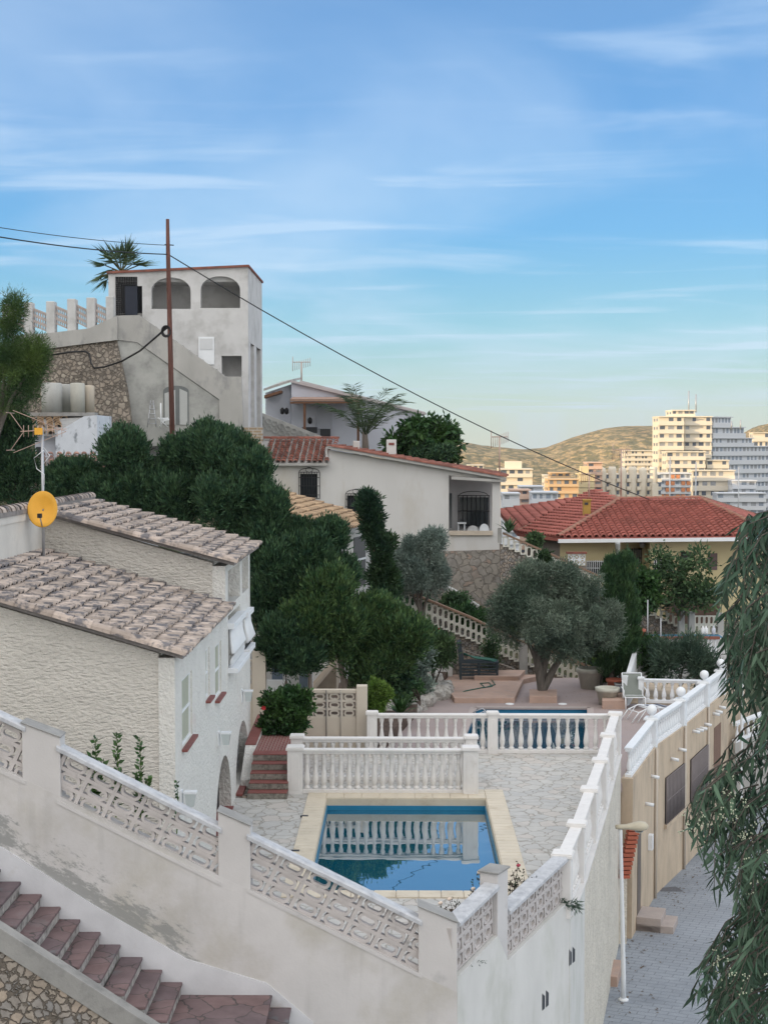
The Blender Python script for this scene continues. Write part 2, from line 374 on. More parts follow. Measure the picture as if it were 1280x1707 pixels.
# ---------------------------------------------------------------- breeze blocks
def stadium(w,h,n_=6,rot=False):
    r=min(w,h)/2; pts=[]
    if w>=h:
        for k in range(n_+1): a=-math.pi/2+math.pi*k/n_; pts.append((w/2-r+r*math.cos(a), r*math.sin(a)))
        for k in range(n_+1): a=math.pi/2+math.pi*k/n_; pts.append((-w/2+r+r*math.cos(a), r*math.sin(a)))
    else:
        for k in range(n_+1): a=math.pi*k/n_; pts.append((r*math.cos(a), h/2-r+r*math.sin(a)))
        for k in range(n_+1): a=math.pi+math.pi*k/n_; pts.append((r*math.cos(a), -h/2+r+r*math.sin(a)))
    return pts
def rect_match(pts,w,h):
    """project ring points onto a rectangle w x h"""
    o_=[]
    for x,y in pts:
        k=min((w/2)/max(abs(x),1e-6),(h/2)/max(abs(y),1e-6)); o_.append((x*k,y*k))
    # snap nearest to the corners
    for cx,cy in ((w/2,h/2),(-w/2,h/2),(-w/2,-h/2),(w/2,-h/2)):
        i=min(range(len(o_)),key=lambda j:(o_[j][0]-cx)**2+(o_[j][1]-cy)**2); o_[i]=(cx,cy)
    return o_
def ring3(mb, outer, inner, org, u, v, nrm, t):
    """plate with hole: outer/inner loops (same count) in plane u,v; thickness t along nrm"""
    k=len(outer); org=Vector(org); V=[]
    for lp,d in ((outer,-t/2),(inner,-t/2),(outer,t/2),(inner,t/2)):
        V+=[org+u*x+v*y+nrm*d for x,y in lp]
    fs=[]
    for i in range(k):
        j=(i+1)%k; fs+=[(i,j,k+j,k+i),(2*k+i,3*k+i,3*k+j,2*k+j),(k+i,k+j,3*k+j,3*k+i),(i,2*k+i,2*k+j,j)]
    mb.add(V,fs)
def block_panel(mb, o, u, v, nx, ny, bw, bh, t=.09, style='oval'):
    u=Vector(u).normalized(); v=Vector(v).normalized(); nrm=u.cross(v).normalized(); o=Vector(o)
    for i in range(nx):
        for j in range(ny):
            c=o+u*bw*(i+.5)+v*bh*(j+.5)
            if style=='oval':
                iw,ih=bw-.055,bh-.05
                q=[(iw/2,-ih/2),(iw/2,ih/2),(-iw/2,ih/2),(-iw/2,-ih/2)]; ou=[(bw/2,-bh/2),(bw/2,bh/2),(-bw/2,bh/2),(-bw/2,-bh/2)]
                ring3(mb,ou,q,c,u,v,nrm,t)
                ring3(mb,stadium(iw*.84,ih+.012,6),stadium(iw*.84-.085,ih-.07,6),c,u,v,nrm,t*.8)
            else:
                st=stadium(bw*.62,bh*.80,5); ring3(mb,rect_match(st,bw*.97,bh*.98),st,c,u,v,nrm,t)
    return mb
# ---------------------------------------------------------------- materials of the near scene
m_plaster = mat('wall_plaster', (.56,.54,.53), .9, .07, 1.2, c2=(.36,.355,.35), c2s=.9, c2lo=.60, c2hi=.74, bump=.25, bs=30, bdist=.01)
m_plaster_worn = mat('worn_plaster', (.56,.54,.53), .9, .08, 1.1, c2=(.44,.415,.37), c2s=.9, c2lo=.46, c2hi=.72, bump=.3, bs=25, bdist=.01)
def add_wear(m, x0, z0):
    t=m.node_tree; b=t.nodes['Principled BSDF']; L=t.links.new; src=b.inputs['Base Color'].links[0].from_socket
    g=t.nodes.new('ShaderNodeNewGeometry'); s=t.nodes.new('ShaderNodeSeparateXYZ'); L(g.outputs['Position'],s.inputs[0])
    def M(op,a,b_,c=None):
        x=t.nodes.new('ShaderNodeMath'); x.operation=op
        for i,v in enumerate((a,b_,c)):
            if v is None: continue
            if hasattr(v,'links'): L(v,x.inputs[i])
            else: x.inputs[i].default_value=v
        return x.outputs[0]
    v=M('ADD',M('MULTIPLY',M('SUBTRACT',s.outputs['X'],x0),.60),M('SUBTRACT',s.outputs['Z'],z0))   # height above the plinth line
    def mr_(v,a,b_,c,d):
        x=t.nodes.new('ShaderNodeMapRange'); L(v,x.inputs[0]); [setattr(x.inputs[i+1],'default_value',q) for i,q in enumerate((a,b_,c,d))]; return x.outputs[0]
    band=M('MULTIPLY',mr_(v,0,.75,1,0),mr_(s.outputs['X'],-3.0,-2.2,1,0))
    mp=t.nodes.new('ShaderNodeMapping'); mp.inputs['Rotation'].default_value=(0,R(-31),0); L(g.outputs['Position'],mp.inputs[0])
    mp2=t.nodes.new('ShaderNodeMapping'); mp2.inputs['Scale'].default_value=(.55,1,1.6); L(mp.outputs[0],mp2.inputs[0])
    nz=t.nodes.new('ShaderNodeTexNoise'); nz.inputs['Scale'].default_value=3.0; nz.inputs['Detail'].default_value=14; nz.inputs['Roughness'].default_value=.8; L(mp2.outputs[0],nz.inputs[0])
    f=mr_(M('ADD',nz.outputs[0],M('MULTIPLY',band,.2)),.625,.68,0,.8)
    f=M('MULTIPLY',f,mr_(band,0,.15,0,1))
    x=t.nodes.new('ShaderNodeMix'); x.data_type='RGBA'; L(f,x.inputs[0]); L(src,x.inputs[6]); x.inputs[7].default_value=(.25,.255,.245,1)
    # thin drip stains
    mp3=t.nodes.new('ShaderNodeMapping'); mp3.inputs['Scale'].default_value=(5,5,.5); L(g.outputs['Position'],mp3.inputs[0]); n3=t.nodes.new('ShaderNodeTexNoise'); n3.inputs['Scale'].default_value=1.2; n3.inputs['Detail'].default_value=4; L(mp3.outputs[0],n3.inputs[0])
    y=t.nodes.new('ShaderNodeMix'); y.data_type='RGBA'; L(mr_(n3.outputs[0],.55,.75,0,.35),y.inputs[0]); L(x.outputs[2],y.inputs[6]); y.inputs[7].default_value=(.36,.35,.34,1)
    L(y.outputs[2],b.inputs['Base Color'])
m_block = mat('cast_block', (.50,.465,.45), .9, .10, 5, c2=(.30,.29,.28), c2s=6, c2lo=.58, c2hi=.75, bump=.2, bs=80, bdist=.004)
m_coping = mat('wall_coping', (.50,.51,.53), .75, .14, 6, c2=(.36,.37,.40), c2s=9, c2lo=.45, c2hi=.75, bump=.3, bs=60, bdist=.004)
m_white = mat('white_cast_stone', (.72,.70,.68), .7, .06, 3, c2=(.50,.46,.41), c2s=5, c2lo=.60, c2hi=.82, bump=.1, bs=60, bdist=.003)
m_paint = mat('white_paint', (.76,.78,.80), .55, .04, 3)
m_stucco = mat('rough_stucco', (.66,.625,.57), .95, .05, 2, bump=1.5, bs=13, bdist=.055, stretch=(.75,1,1.8))
m_stucco_side = mat('stippled_stucco', (.70,.685,.645), .95, .06, 3, c2=(.6,.5,.47), c2s=1.2, c2lo=.6, c2hi=.85, bump=1.2, bs=16, bdist=.045)
m_stucco_street = mat('coarse_cream_stucco', (.68,.63,.545), .95, .12, 3, c2=(.42,.385,.34), c2s=2, c2lo=.6, c2hi=.8, bump=1.2, bs=14, bdist=.06)
m_tile = mat('faded_roof_tile', (.43,.355,.305), .9, .16, 7, c2=(.15,.14,.145), c2s=4.2, c2lo=.49, c2hi=.58, isl=.28, bump=.3, bs=50, bdist=.005, stretch=(1,1,1))
m_mortar = mat('roof_mortar', (.25,.23,.22), .95, .2, 6, bump=.6, bs=20, bdist=.02)
m_paving = mat('crazy_paving', (.52,.505,.475), .8, .08, 4, bump=.15, bs=40, bdist=.004,
               voronoi=dict(scale=3.1, edge=.055, joint=(.33,.31,.275), cv=(.46,.455,.44), cw=(.52,.48,.44), wob=.7, depth=.35))
m_cream = mat('pool_coping_tile', (.62,.55,.44), .7, .08, 2, c2=(.50,.42,.31), c2s=3, c2lo=.55, c2hi=.75)
m_cream_edge = mat('coping_joint', (.36,.31,.25), .9, .1)
m_pool = mat('pool_tile', (.022,.20,.36), .35, .08, 5)
m_pool_band = mat('pool_band_tile', (.03,.16,.30), .3, .15, 9)
m_red = mat('red_clay_tile', (.22,.08,.07), .6, .15, 6)
m_slate = mat('purple_slab', (.135,.105,.115), .75, .22, 3, c2=(.14,.155,.17), c2s=2, c2lo=.60, c2hi=.68, bump=.3, bs=18, bdist=.012,
              voronoi=dict(scale=2.2, edge=.025, joint=(.08,.07,.07), cv=(.185,.125,.125), wob=.6, depth=.3))
m_conc = mat('grey_concrete', (.30,.295,.285), .95, .14, 2, c2=(.19,.19,.185), c2s=3, c2lo=.5, c2hi=.75, bump=.5, bs=30, bdist=.01)
m_riser = mat('stair_riser', (.40,.385,.37), .95, .25, 6, c2=(.20,.19,.185), c2s=8, c2lo=.45, c2hi=.62, bump=.5, bs=30, bdist=.01)
m_rock = mat('rubble_stone', (.36,.31,.26), .95, .25, 5, bump=.5, bs=12, bdist=.03,
             voronoi=dict(scale=8, edge=.10, joint=(.15,.13,.11), cv=(.26,.25,.245), cw=(.38,.31,.25), wob=.8, depth=1.0))
m_rock_big = mat('fieldstone', (.34,.31,.27), .95, .2, 3, bump=.4, bs=12, bdist=.03,
             voronoi=dict(scale=3.0, edge=.07, joint=(.24,.22,.195), cv=(.29,.27,.25), cw=(.36,.27,.22), wob=.9, depth=.8))
m_street = mat('street_paver', (.29,.315,.35), .85, .12, .5, c2=(.22,.24,.27), c2s=.45, c2lo=.5, c2hi=.7,
               brick=dict(scale=1, w=.40, h=.20, mortar=.009, c2=(.31,.335,.37), jc=(.22,.235,.26), rot=(0,0,R(22))))
m_black = mat('black_metal', (.02,.02,.022), .5, .05)
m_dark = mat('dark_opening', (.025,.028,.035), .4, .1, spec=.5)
m_glass = mat('window_glass', (.03,.035,.04), .08, .0, spec=.6)
m_shutter = mat('sage_shutter', (.47,.49,.42), .7, .06, 3)
# ---------------------------------------------------------------- street and patio
def sheet(name, pts, m, k='structure'):
    me=bpy.data.meshes.new(name); me.from_pydata(pts,[],[tuple(range(len(pts)))]); me.materials.append(m)
    o=bpy.data.objects.new(name,me); col.objects.link(o); o['kind']=k; return o
def st_z(Y): return -4.45-(Y-31)*.03
WL = [(.77,19.3),(2.53,22.94),(2.97,24.8),(3.50,27.3),(4.03,29.8),(4.55,32.4),(5.08,35.0)]   # street side wall line
st=[(-2,5),(30,5),(40,60),(40,110),(6,110),(3,46)]
sheet('street', [(x,y,st_z(y)) for x,y in st], m_street)
# patio slab around the pool opening
PX0,PX1,PY0,PY1 = -1.56,1.76,24.1,30.46; PCW=.40
def slab(name,x0,x1,y0,y1,z0,z1,m):
    o=MB().box(x0,x1,y0,y1,z0,z1).build(name,m); return kind(o)
ox0,ox1,oy0,oy1 = PX0-PCW,PX1+PCW,PY0-.37,PY1+.78
kind((MB().prism([(-3.6,19.5,-.25),(.80,19.5,-.25),(2.45,23,-.25),(2.57,oy0,-.25),(-3.6,oy0,-.25)],(0,0,.25))
 .prism([(-3.6,oy0,-.25),(ox0,oy0,-.25),(ox0,oy1,-.25),(-3.6,oy1,-.25)],(0,0,.25))
 .prism([(ox1,oy0,-.25),(2.57,oy0,-.25),(2.9,24.8,-.25),(4.27,oy1,-.25),(ox1,oy1,-.25)],(0,0,.25))
 .prism([(-3.6,oy1,-.25),(4.27,oy1,-.25),(5.03,35.0,-.25),(-3.6,35.0,-.25)],(0,0,.25))).build('patio_paving',m_paving))
# ---------------------------------------------------------------- near pool
t=thing('swimming_pool','cream rimmed swimming pool sunk in the crazy paving, nearest the viewer','swimming pool',((PX0+PX1)/2,(PY0+PY1)/2,0))
b=MB(); g_=.006
nside=int((oy1-oy0)/.20); 
for k in range(nside):
    y0=oy0+(oy1-oy0)*k/nside; y1=oy0+(oy1-oy0)*(k+1)/nside
    for xa,xb in ((ox0,PX0),(PX1,ox1)): b.box(xa+g_,xb-g_,y0+g_,y1-g_,-.05,.022+random.uniform(0,.002))
nx_=9
for k in range(nx_):
    x0=PX0+(PX1-PX0)*k/nx_; x1=PX0+(PX1-PX0)*(k+1)/nx_
    for ya,yb in ((oy0,PY0),(PY1,PY1+.39),(PY1+.39,oy1)): b.box(x0+g_,x1-g_,ya+g_,yb-g_,-.05,.022+random.uniform(0,.002))
b.build('coping',m_cream,t,bevel=.004)
b=MB(); D=.1
b.box(ox0,PX0+.012,oy0,oy1,-.14,.0).box(PX1-.012,ox1,oy0,oy1,-.14,.0).box(PX0+.012,PX1-.012,oy0,PY0+.012,-.14,.0).box(PX0+.012,PX1-.012,PY1-.012,oy1,-.14,.0)
b.build('coping_bed',m_cream,t)
b=MB()
for a in ((PX0-.15,PX0+.03,PY0-.15,PY1+.15),(PX1-.03,PX1+.15,PY0-.15,PY1+.15),(PX0+.03,PX1-.03,PY0-.15,PY0+.03),(PX0+.03,PX1-.03,PY1-.03,PY1+.15)): b.box(*a,-1.6,-.14)
b.box(PX0-.15,PX1+.15,PY0-.15,PY1+.15,-1.75,-1.6); b.build('basin',m_pool,t)
MB().box(PX0+.03,PX1-.03,PY1-.045,PY1-.03,-.62,-.235).build('tile_band',m_pool_band,t)
for y_ in (28.9,26.4): MB().box(-1.99,-1.84,y_,y_+.1,-.02,.028).build('drain_slot',m_dark,t)
def water(name, pts, parent, deep=(.003,.13,.22)):
    m=bpy.data.materials.new(name); m.use_nodes=True; q=m.node_tree; bs=q.nodes['Principled BSDF']
    bs.inputs['Base Color'].default_value=(*deep,1); bs.inputs['Roughness'].default_value=.02; bs.inputs['IOR'].default_value=1.33; bs.inputs['Specular IOR Level'].default_value=.5
    bs.inputs['Roughness'].default_value=.3; bs.inputs['Specular IOR Level'].default_value=.0
    g=q.nodes.new('ShaderNodeNewGeometry'); nz=q.nodes.new('ShaderNodeTexNoise'); nz.inputs['Scale'].default_value=1.3; nz.inputs['Detail'].default_value=2; q.links.new(g.outputs['Position'],nz.inputs[0])
    bp=q.nodes.new('ShaderNodeBump'); bp.inputs['Distance'].default_value=.008; bp.inputs['Strength'].default_value=.4; q.links.new(nz.outputs[0],bp.inputs['Height']); q.links.new(bp.outputs[0],bs.inputs['Normal'])
    gl=q.nodes.new('ShaderNodeBsdfGlossy'); gl.inputs['Roughness'].default_value=.012; q.links.new(bp.outputs[0],gl.inputs['Normal']); fr=q.nodes.new('ShaderNodeFresnel'); fr.inputs['IOR'].default_value=3.3; ms=q.nodes.new('ShaderNodeMixShader'); lw=q.nodes.new('ShaderNodeLayerWeight'); lw.inputs[0].default_value=.5; pw=q.nodes.new('ShaderNodeMath'); pw.operation='POWER'; q.links.new(lw.outputs['Facing'],pw.inputs[0]); pw.inputs[1].default_value=1.25; q.links.new(pw.outputs[0],ms.inputs[0]); q.links.new(bs.outputs[0],ms.inputs[1]); q.links.new(gl.outputs[0],ms.inputs[2]); q.links.new(ms.outputs[0],q.nodes['Material Output'].inputs[0])
    me=bpy.data.meshes.new(name); org=ORG.get(parent.name); me.from_pydata([Vector(p)-org for p in pts],[],[tuple(range(len(pts)))]); me.materials.append(m)
    o=bpy.data.objects.new(name,me); col.objects.link(o); o.parent=parent; return o
water('water',[(PX0+.03,PY0+.03,-.23),(PX1-.03,PY0+.03,-.23),(PX1-.03,PY1-.03,-.23),(PX0+.03,PY1-.03,-.23)],t)
# ---------------------------------------------------------------- front garden wall along the outside stair
FW=19.3
sl=math.tan(R(26.2)); us=Vector((math.cos(R(26.2)),0,-math.sin(R(26.2)))); vs=Vector((math.sin(R(26.2)),0,math.cos(R(26.2))))
def fx(x): return (x-669)/F*FW
def fz(y): return CZ-(y-738)/F*FW
add_wear(m_plaster_worn, fx(0), fz(1424))
t=thing('garden_wall','long plastered wall with breeze block panels sloping down beside the outside stair','garden wall',(fx(400),FW,fz(1600)))
def railz(x): # rail top height at px, per run
    return None
runs=[((-200,1105),(30,1212)),((95,1250),(360,1384)),((415,1400),(698,1541))]
body=[(fx(-200),fz(1190)),(fx(30),fz(1303)),(fx(95),fz(1336)),(fx(360),fz(1469)),(fx(415),fz(1495)),(fx(698),fz(1637)),(fx(764),fz(1668)),(fx(764),-5.2),(fx(-200),-5.2)]
MB().prism([(x,FW+.22,z) for x,z in body],(0,-.22,0)).build('wall_body',m_plaster_worn,t)
MB().prism([(fx(x),FW,fz(y)) for x,y in ((-200,1320),(0,1424),(150,1520),(307,1612),(440,1652),(520,1720),(520,2500),(-200,2500))],(0,-.025,0)).build('plinth',mat('plinth_plaster',(.60,.60,.62),.9,.09,2,bump=.2,bs=25,bdist=.01,c2=(.45,.42,.38),c2s=1.5,c2lo=.6,c2hi=.8),t)
for (xa,xb,y0,y1) in ((30,95,1210,1235),(360,415,1360,1385),(698,764,1521,1549)):
    top0,top1=fz(y0),fz(y1)
    o=MB().prism([(fx(xa),FW+.30,fz(y1)-1.0),(fx(xb)-.002,FW+.30,fz(y1)-1.0),(fx(xb)-.002,FW+.30,top1),(fx(xa),FW+.30,top0)],(0,-.298,0)).build('pillar',m_plaster,t,bevel=.012)
    MB().prism([(fx(xa)-.01,FW+.31,top0+.001),(fx(xb)+.01,FW+.31,top1+.001),(fx(xb)+.01,FW+.31,top1+.02),(fx(xa)-.01,FW+.31,top0+.02)],(0,-.33,0)).build('pillar_cap',m_conc,o,bevel=.006)
for (xa,ya),(xb,yb) in runs:
    # panel: bottom rail then three rows of blocks then coping
    L_=(fx(xb)-fx(xa))/us.x
    top=Vector((fx(xa),FW+.1,fz(ya)))
    base=top-vs*(.055+3*.205+.03)
    pb=MB(); n0=int(L_/.40)+3
    block_panel(pb,base+vs*.03-us*.30+Vector((0,0,0)),us,vs,n0,3,.40,.205,.10)
    o=pb.build('block_panel',m_block,t)
    # trim the row ends that would poke past the pillars
    bm=bmesh.new(); bm.from_mesh(o.data); og=ORG[t.name]
    for xx,nn in ((fx(xa)-.12,-1),(fx(xb)+.12,1)):
        bmesh.ops.bisect_plane(bm,geom=bm.verts[:]+bm.edges[:]+bm.faces[:],plane_co=(xx-og.x,0,0),plane_no=(nn,0,0),clear_outer=True)
    bm.to_mesh(o.data); bm.free()
    a=Vector((fx(xa)-.05,FW,fz(ya)+.05*sl)); c=Vector((fx(xb)+.05,FW,fz(yb)-.05*sl))
    MB().prism([a+Vector((0,-.03,-.075)),a+Vector((0,-.03,-.02)),a+Vector((0,0,0)),a+Vector((0,.2,0)),a+Vector((0,.23,-.02)),a+Vector((0,.23,-.075))],c-a).build('coping_rail',m_coping,t,bevel=.004)
    k=.055+3*.205+.03; dx=0
    a2=Vector((a.x,FW-.012,a.z-k*1.115)); c2=Vector((c.x,FW-.012,c.z-k*1.115))
    MB().prism([a2+Vector((0,0,0)),a2+Vector((0,0,.05)),a2+Vector((0,.22,.05)),a2+Vector((0,.22,0))],c2-a2).build('panel_sill',m_plaster,t)
# ---------------------------------------------------------------- street side wall with two block panels, then balusters
t2=thing('street_side_wall','tall plastered retaining wall of the pool terrace above the street with two stepped breeze block panels','retaining wall',(2.53,22.94,-4.6))
c0=Vector((.747,19.312,0)); c1=Vector((2.67,22.97,0)); du=(c1-c0).normalized(); dn=Vector((-du.y,du.x,0)); SL=(c1-c0).length
def sw(s,z,d=0): return c0+du*s+dn*d+Vector((0,0,z))
s_p=(0.0,1.30,1.66,SL)   # corner, pillar start, pillar end, far end
# body outline in (s,z)
body=[(0,-5.2),(SL+.02,-5.2),(SL+.02,.26),(1.66,.03),(1.30,.495),(0,.325)]
MB().prism([sw(s,z) for s,z in body],dn*.22).build('wall_body',mat('street_plaster',(.62,.61,.585),.9,.06,1.5,c2=(.47,.475,.42),c2s=1.3,c2lo=.48,c2hi=.75,bump=.25,bs=30,bdist=.01,stretch=(1,1,.5)),t2)
MB().prism([sw(s,z,.002) for s,z in ((1.30,-.2),(1.66,-.2),(1.66,1.36),(1.30,1.36))],dn*.28).build('pillar',m_plaster,t2,bevel=.012)
MB().prism([sw(s,z,-.02) for s,z in ((1.27,1.362),(1.69,1.362),(1.69,1.39),(1.27,1.39))],dn*.32).build('pillar_cap',m_conc,t2,bevel=.006)
for (s0,s1,zb0,zb1) in ((.0,1.30,.345,.505),(1.66,SL+.02,.035,.27)):
    o_=sw(s0,zb0,.11); u_=(sw(s1,zb1,.11)-o_); Lp=u_.length; u_.normalize(); v_=Vector((0,0,1)); v_=(v_-u_*v_.dot(u_)).normalized()
    nb=max(3,round(Lp/.30)); pb=MB(); block_panel(pb,o_,u_,v_,nb,3,Lp/nb,.214,.10); pb.build('block_panel',m_block,t2)
    a=sw(s0+.02,zb0+.65); c=sw(s1,zb1+.65)
    MB().prism([a-dn*.03+Vector((0,0,0)),a-dn*.03+Vector((0,0,.05)),a+Vector((0,0,.075)),a+dn*.2+Vector((0,0,.075)),a+dn*.23+Vector((0,0,.05)),a+dn*.23],c-a).build('coping_rail',m_coping,t2,bevel=.004)
for x,y in ((957,1608),(911,1684)):
    k_=(x-669)/F; s_=min((abs((sw(q_,0).x)-k_*sw(q_,0).y),q_) for q_ in np.linspace(.3,SL,200))[1]; s_=float(s_); zz=CZ-(y-738)/F*sw(s_,0).y
    for dx_ in (-.09,.06): MB().prism([sw(s_+dx_,zz-.10,-.006),sw(s_+dx_+.10,zz-.10,-.006),sw(s_+dx_+.10,zz+.09,-.006),sw(s_+dx_,zz+.16,-.006)],dn*.004).build('weep_hole',m_dark,t2)
# plastered first part then coarse stucco under the balusters
p=[Vector((x,y,0)) for x,y in WL]
b=MB()
b.seg(p[1]+Vector((-.02,.0,0)),p[2],.14,-5.4,-.03); b.build('baluster_wall',MATS['street_plaster'],t2)
t3=thing('stucco_retaining_wall','coarse cream stucco retaining wall under the stepped row of balusters above the street','retaining wall',(4.3,30,-4.6))
b=MB(); b.seg(p[2],p[6]+Vector((.05,.22,0)),.13,-5.6,-.03); b.build('wall_body',m_stucco_street,t3)
b=MB()
for i in range(1,6):
    u_=(p[i+1]-p[i]).normalized(); b.seg(p[i],p[i+1],.17,-.035,-.003)
b.build('ledge',m_white,t3)
for i in range(1,6):
    balustrade('balustrade','white stone baluster run on the street wall, %s'%('nearest run, beside the rose bushes','second run from the rose bushes','third run, level with the pool','fourth run, past the pool','last run, meeting the terrace balustrade')[i-1],
      WL[i],WL[i+1],0,1.0,m_white,9,posts=(1,1 if i==5 else 0),group='balustrades stepping along the street wall',hw=.14,fat=1.05)
# patio balustrades
bx=lambda x,Y:(x-669)/F*Y
balustrade('balustrade','white stone balustrade directly behind the near pool coping',(bx(491,30.98),30.98+.0),(bx(785,30.98),30.98),0.0,1.0,m_white,19,posts=(1,1),hw=.16)
balustrade('balustrade','white stone balustrade one pace behind the near pool balustrade, its balusters mostly hidden',(bx(494,32.2),32.2),(bx(786,32.2),32.2),0.0,1.0,m_white,19,posts=(1,1),hw=.13)
XM=bx(822,35.05)
balustrade('balustrade','white stone balustrade before the far pool, left half beside the breeze block wall',(bx(620,35.05),35.05),(XM,35.05),0,1.0,m_white,12,posts=(1,0),hw=.12)
balustrade('balustrade','white stone balustrade before the far pool, right half ending at the street wall',(XM,35.05),(WL[6][0]-.0,35.05),0,1.0,m_white,12,posts=(1,0),hw=.12)
# ---------------------------------------------------------------- outside stair
t=thing('outdoor_stair','outdoor stair of purple stone slabs going down beside the plastered wall','stair',(fx(161),18.6,fz(1700)))
nos=[(-110,1390),(-76,1412),(-41,1434),(-7,1457),(27,1479),(62,1500),(94,1520),(127,1542),(161,1563),(195,1585),(232,1607),(265,1630),(299,1651)]
n0=len(nos)
for k,(x,y) in enumerate(nos):
    X1=fx(x); Z=1.60-(k-4)*.168; X0=X1-.29
    o=MB().box(X0-.30,X1-.02,17.98,FW-.03,Z-.6,Z-.045).build('step',m_riser,t)
    MB().box(X0,X1,17.98,FW-.026,Z-.043,Z).build('slab',m_slate,o,bevel=.008)
Zl=.254-.168
o=MB().box(fx(297)-.3,fx(447),17.98,FW-.03,Zl-.6,Zl-.045).build('landing',m_riser,t); MB().box(fx(297)-.2,fx(451),17.98,FW-.026,Zl-.043,Zl).build('slab',m_slate,o,bevel=.008)
o=MB().box(fx(446),fx(480),17.98,FW-.03,Zl-.8,Zl-.21).build('step',m_riser,t); MB().box(fx(446),fx(483),17.98,FW-.026,Zl-.208,Zl-.165).build('slab',m_slate,o,bevel=.008)
t=thing('stair_parapet','low grey concrete capped rubble wall on the open side of the outdoor stair','parapet wall',(-4,17.8,.5))
def q_(x,y,Y): return Vector(((x-669)/F*Y, Y, CZ-(y-738)/F*Y))
a=q_(0,1553,17.95); c=q_(240,1710,17.95); e1=(c-a)/(c.x-a.x); A=a-e1*1.6; B=c+e1*3.0
MB().prism([A,A+Vector((0,-.20,0)),A+Vector((0,-.20,-.30)),A+Vector((0,0,-.30))],B-A).build('concrete_cap',m_conc,t,bevel=.01)
MB().prism([A+Vector((0,-.17,-.30)),A+Vector((0,-.17,-7)),A+Vector((0,0,-7)),A+Vector((0,0,-.30))],B-A).build('rubble_face',m_rock,t)
# stair side ground under it
# ---------------------------------------------------------------- near house (left)
HX=-3.45
def hY(x): return -HX*F/(669-x)
t=thing('stucco_house','rough cream stucco house with two sloping barrel tile roofs beside the near pool',"house",(HX,22.4,0))
rs=.293
def r1(X): return 4.12+rs*(HX-X)
HI=HX-.252
FR=[(-9.3,-5),(HI,-5),(HI,r1(HI)),(-9.3,r1(-9.3))]
MB().prism([(x,22.40,z) for x,z in FR],(0,.25,0)).build('front_wall',m_stucco,t)
# right wall with arched and square openings, made from pieces round the holes
def holed_wall(name, m, parent, Y0, Y1, ztop, zbot, holes, X=HX, th=.25):
    """plane wall X from X-th to X; holes = list of closed (Y,z) loops; built with a bmesh fill"""
    bm=bmesh.new(); loops=[[(Y0,zbot),(Y1,zbot),(Y1,ztop(Y1) if callable(ztop) else ztop),(Y0,ztop(Y0) if callable(ztop) else ztop)]]+holes
    es=[]
    for lp in loops:
        vs=[bm.verts.new((X,y,z)) for y,z in lp]
        for i in range(len(vs)): es.append(bm.edges.new((vs[i],vs[(i+1)%len(vs)])))
    bmesh.ops.triangle_fill(bm,use_beauty=True,use_dissolve=False,edges=es)
    r=bmesh.ops.extrude_face_region(bm,geom=bm.faces[:]); bmesh.ops.translate(bm,verts=[v for v in r['geom'] if isinstance(v,bmesh.types.BMVert)],vec=(-th,0,0))
    bmesh.ops.recalc_face_normals(bm,faces=bm.faces)
    org=ORG[parent.name]; bmesh.ops.translate(bm,verts=bm.verts,vec=-org)
    me=bpy.data.meshes.new(name); bm.to_mesh(me); bm.free(); me.materials.append(m); o=bpy.data.objects.new(name,me); col.objects.link(o); o.parent=parent; ORG[o.name]=org; return o
def rect(a,b,c,d): return [(a,c),(b,c),(b,d),(a,d)]
def arch(a,b,c,top,n_=14,k=None):
    r=(b-a)/2; k=k or r; return [(a,c),(b,c)]+[((a+b)/2+r*math.cos(math.pi*i/n_), top-k+k*math.sin(math.pi*i/n_)) for i in range(n_+1)]
W1=rect(23.1,24.25,2.58,3.66); W2=rect(25.95,26.5,2.85,3.74); W3=rect(27.25,28.2,2.62,3.62)
A1=arch(27.25,29.75,-.1,1.3,k=1.25); A2=arch(30.6,33.1,.08,1.36,k=1.2)
B1=[(29.35,2.85),(31.55,2.85),(31.55,4.0),(31.3,4.5),(30.45,4.72),(29.6,4.5),(29.35,4.0)]; B2=rect(31.95,33.2,2.85,4.6)
def dedup(l): 
    o=[]; 
    for p_ in l:
        if not o or (abs(o[-1][0]-p_[0])+abs(o[-1][1]-p_[1])>1e-4): o.append(p_)
    if abs(o[0][0]-o[-1][0])+abs(o[0][1]-o[-1][1])<1e-4: o.pop()
    return o
holed_wall('side_wall',m_stucco_side,t,22.38,33.6,4.12,-.3,[W1,W2,W3,dedup(A1),dedup(A2),B1 and [(29.35,2.85),(31.55,2.85),(31.55,3.95),(29.35,3.95)]])
# upper wall part over the balcony (only behind Y 28.9)
MB().box(HX-.25,HX,28.9,29.35,4.121,4.98).box(HX-.25,HX,31.55,31.95,4.121,4.98).box(HX-.25,HX,33.25,33.6,4.121,4.98).box(HX-.25,HX,29.35,33.25,4.85,4.98).build('upper_pier',m_stucco_side,t)
MB().prism([(x,28.9,z) for x,z in ((-7.0,4.0),(HI,4.0),(HI,5.045),(-7.0,5.975))],(0,.2,0)).build('upper_front_wall',m_stucco,t)
MB().box(-9.3,-7.02,22.4,33.6,3,5.95).build('rear_block',mat('pale_render',(.62,.59,.545),.9,.08,2,c2=(.4,.39,.37),c2s=2,c2lo=.6,c2hi=.8,bump=.3,bs=25,bdist=.01),t)
MB().box(-7.5,HX-.25,33.4,33.6,-.3,4.9).build('back_wall',m_stucco_side,t)
MB().box(-7,HX-1.3,29.1,33.4,2.6,2.8).box(HX-1.4,HX-1.3,29.1,33.4,2.8,4.9).build('balcony_floor',m_stucco_side,t)
b=MB()
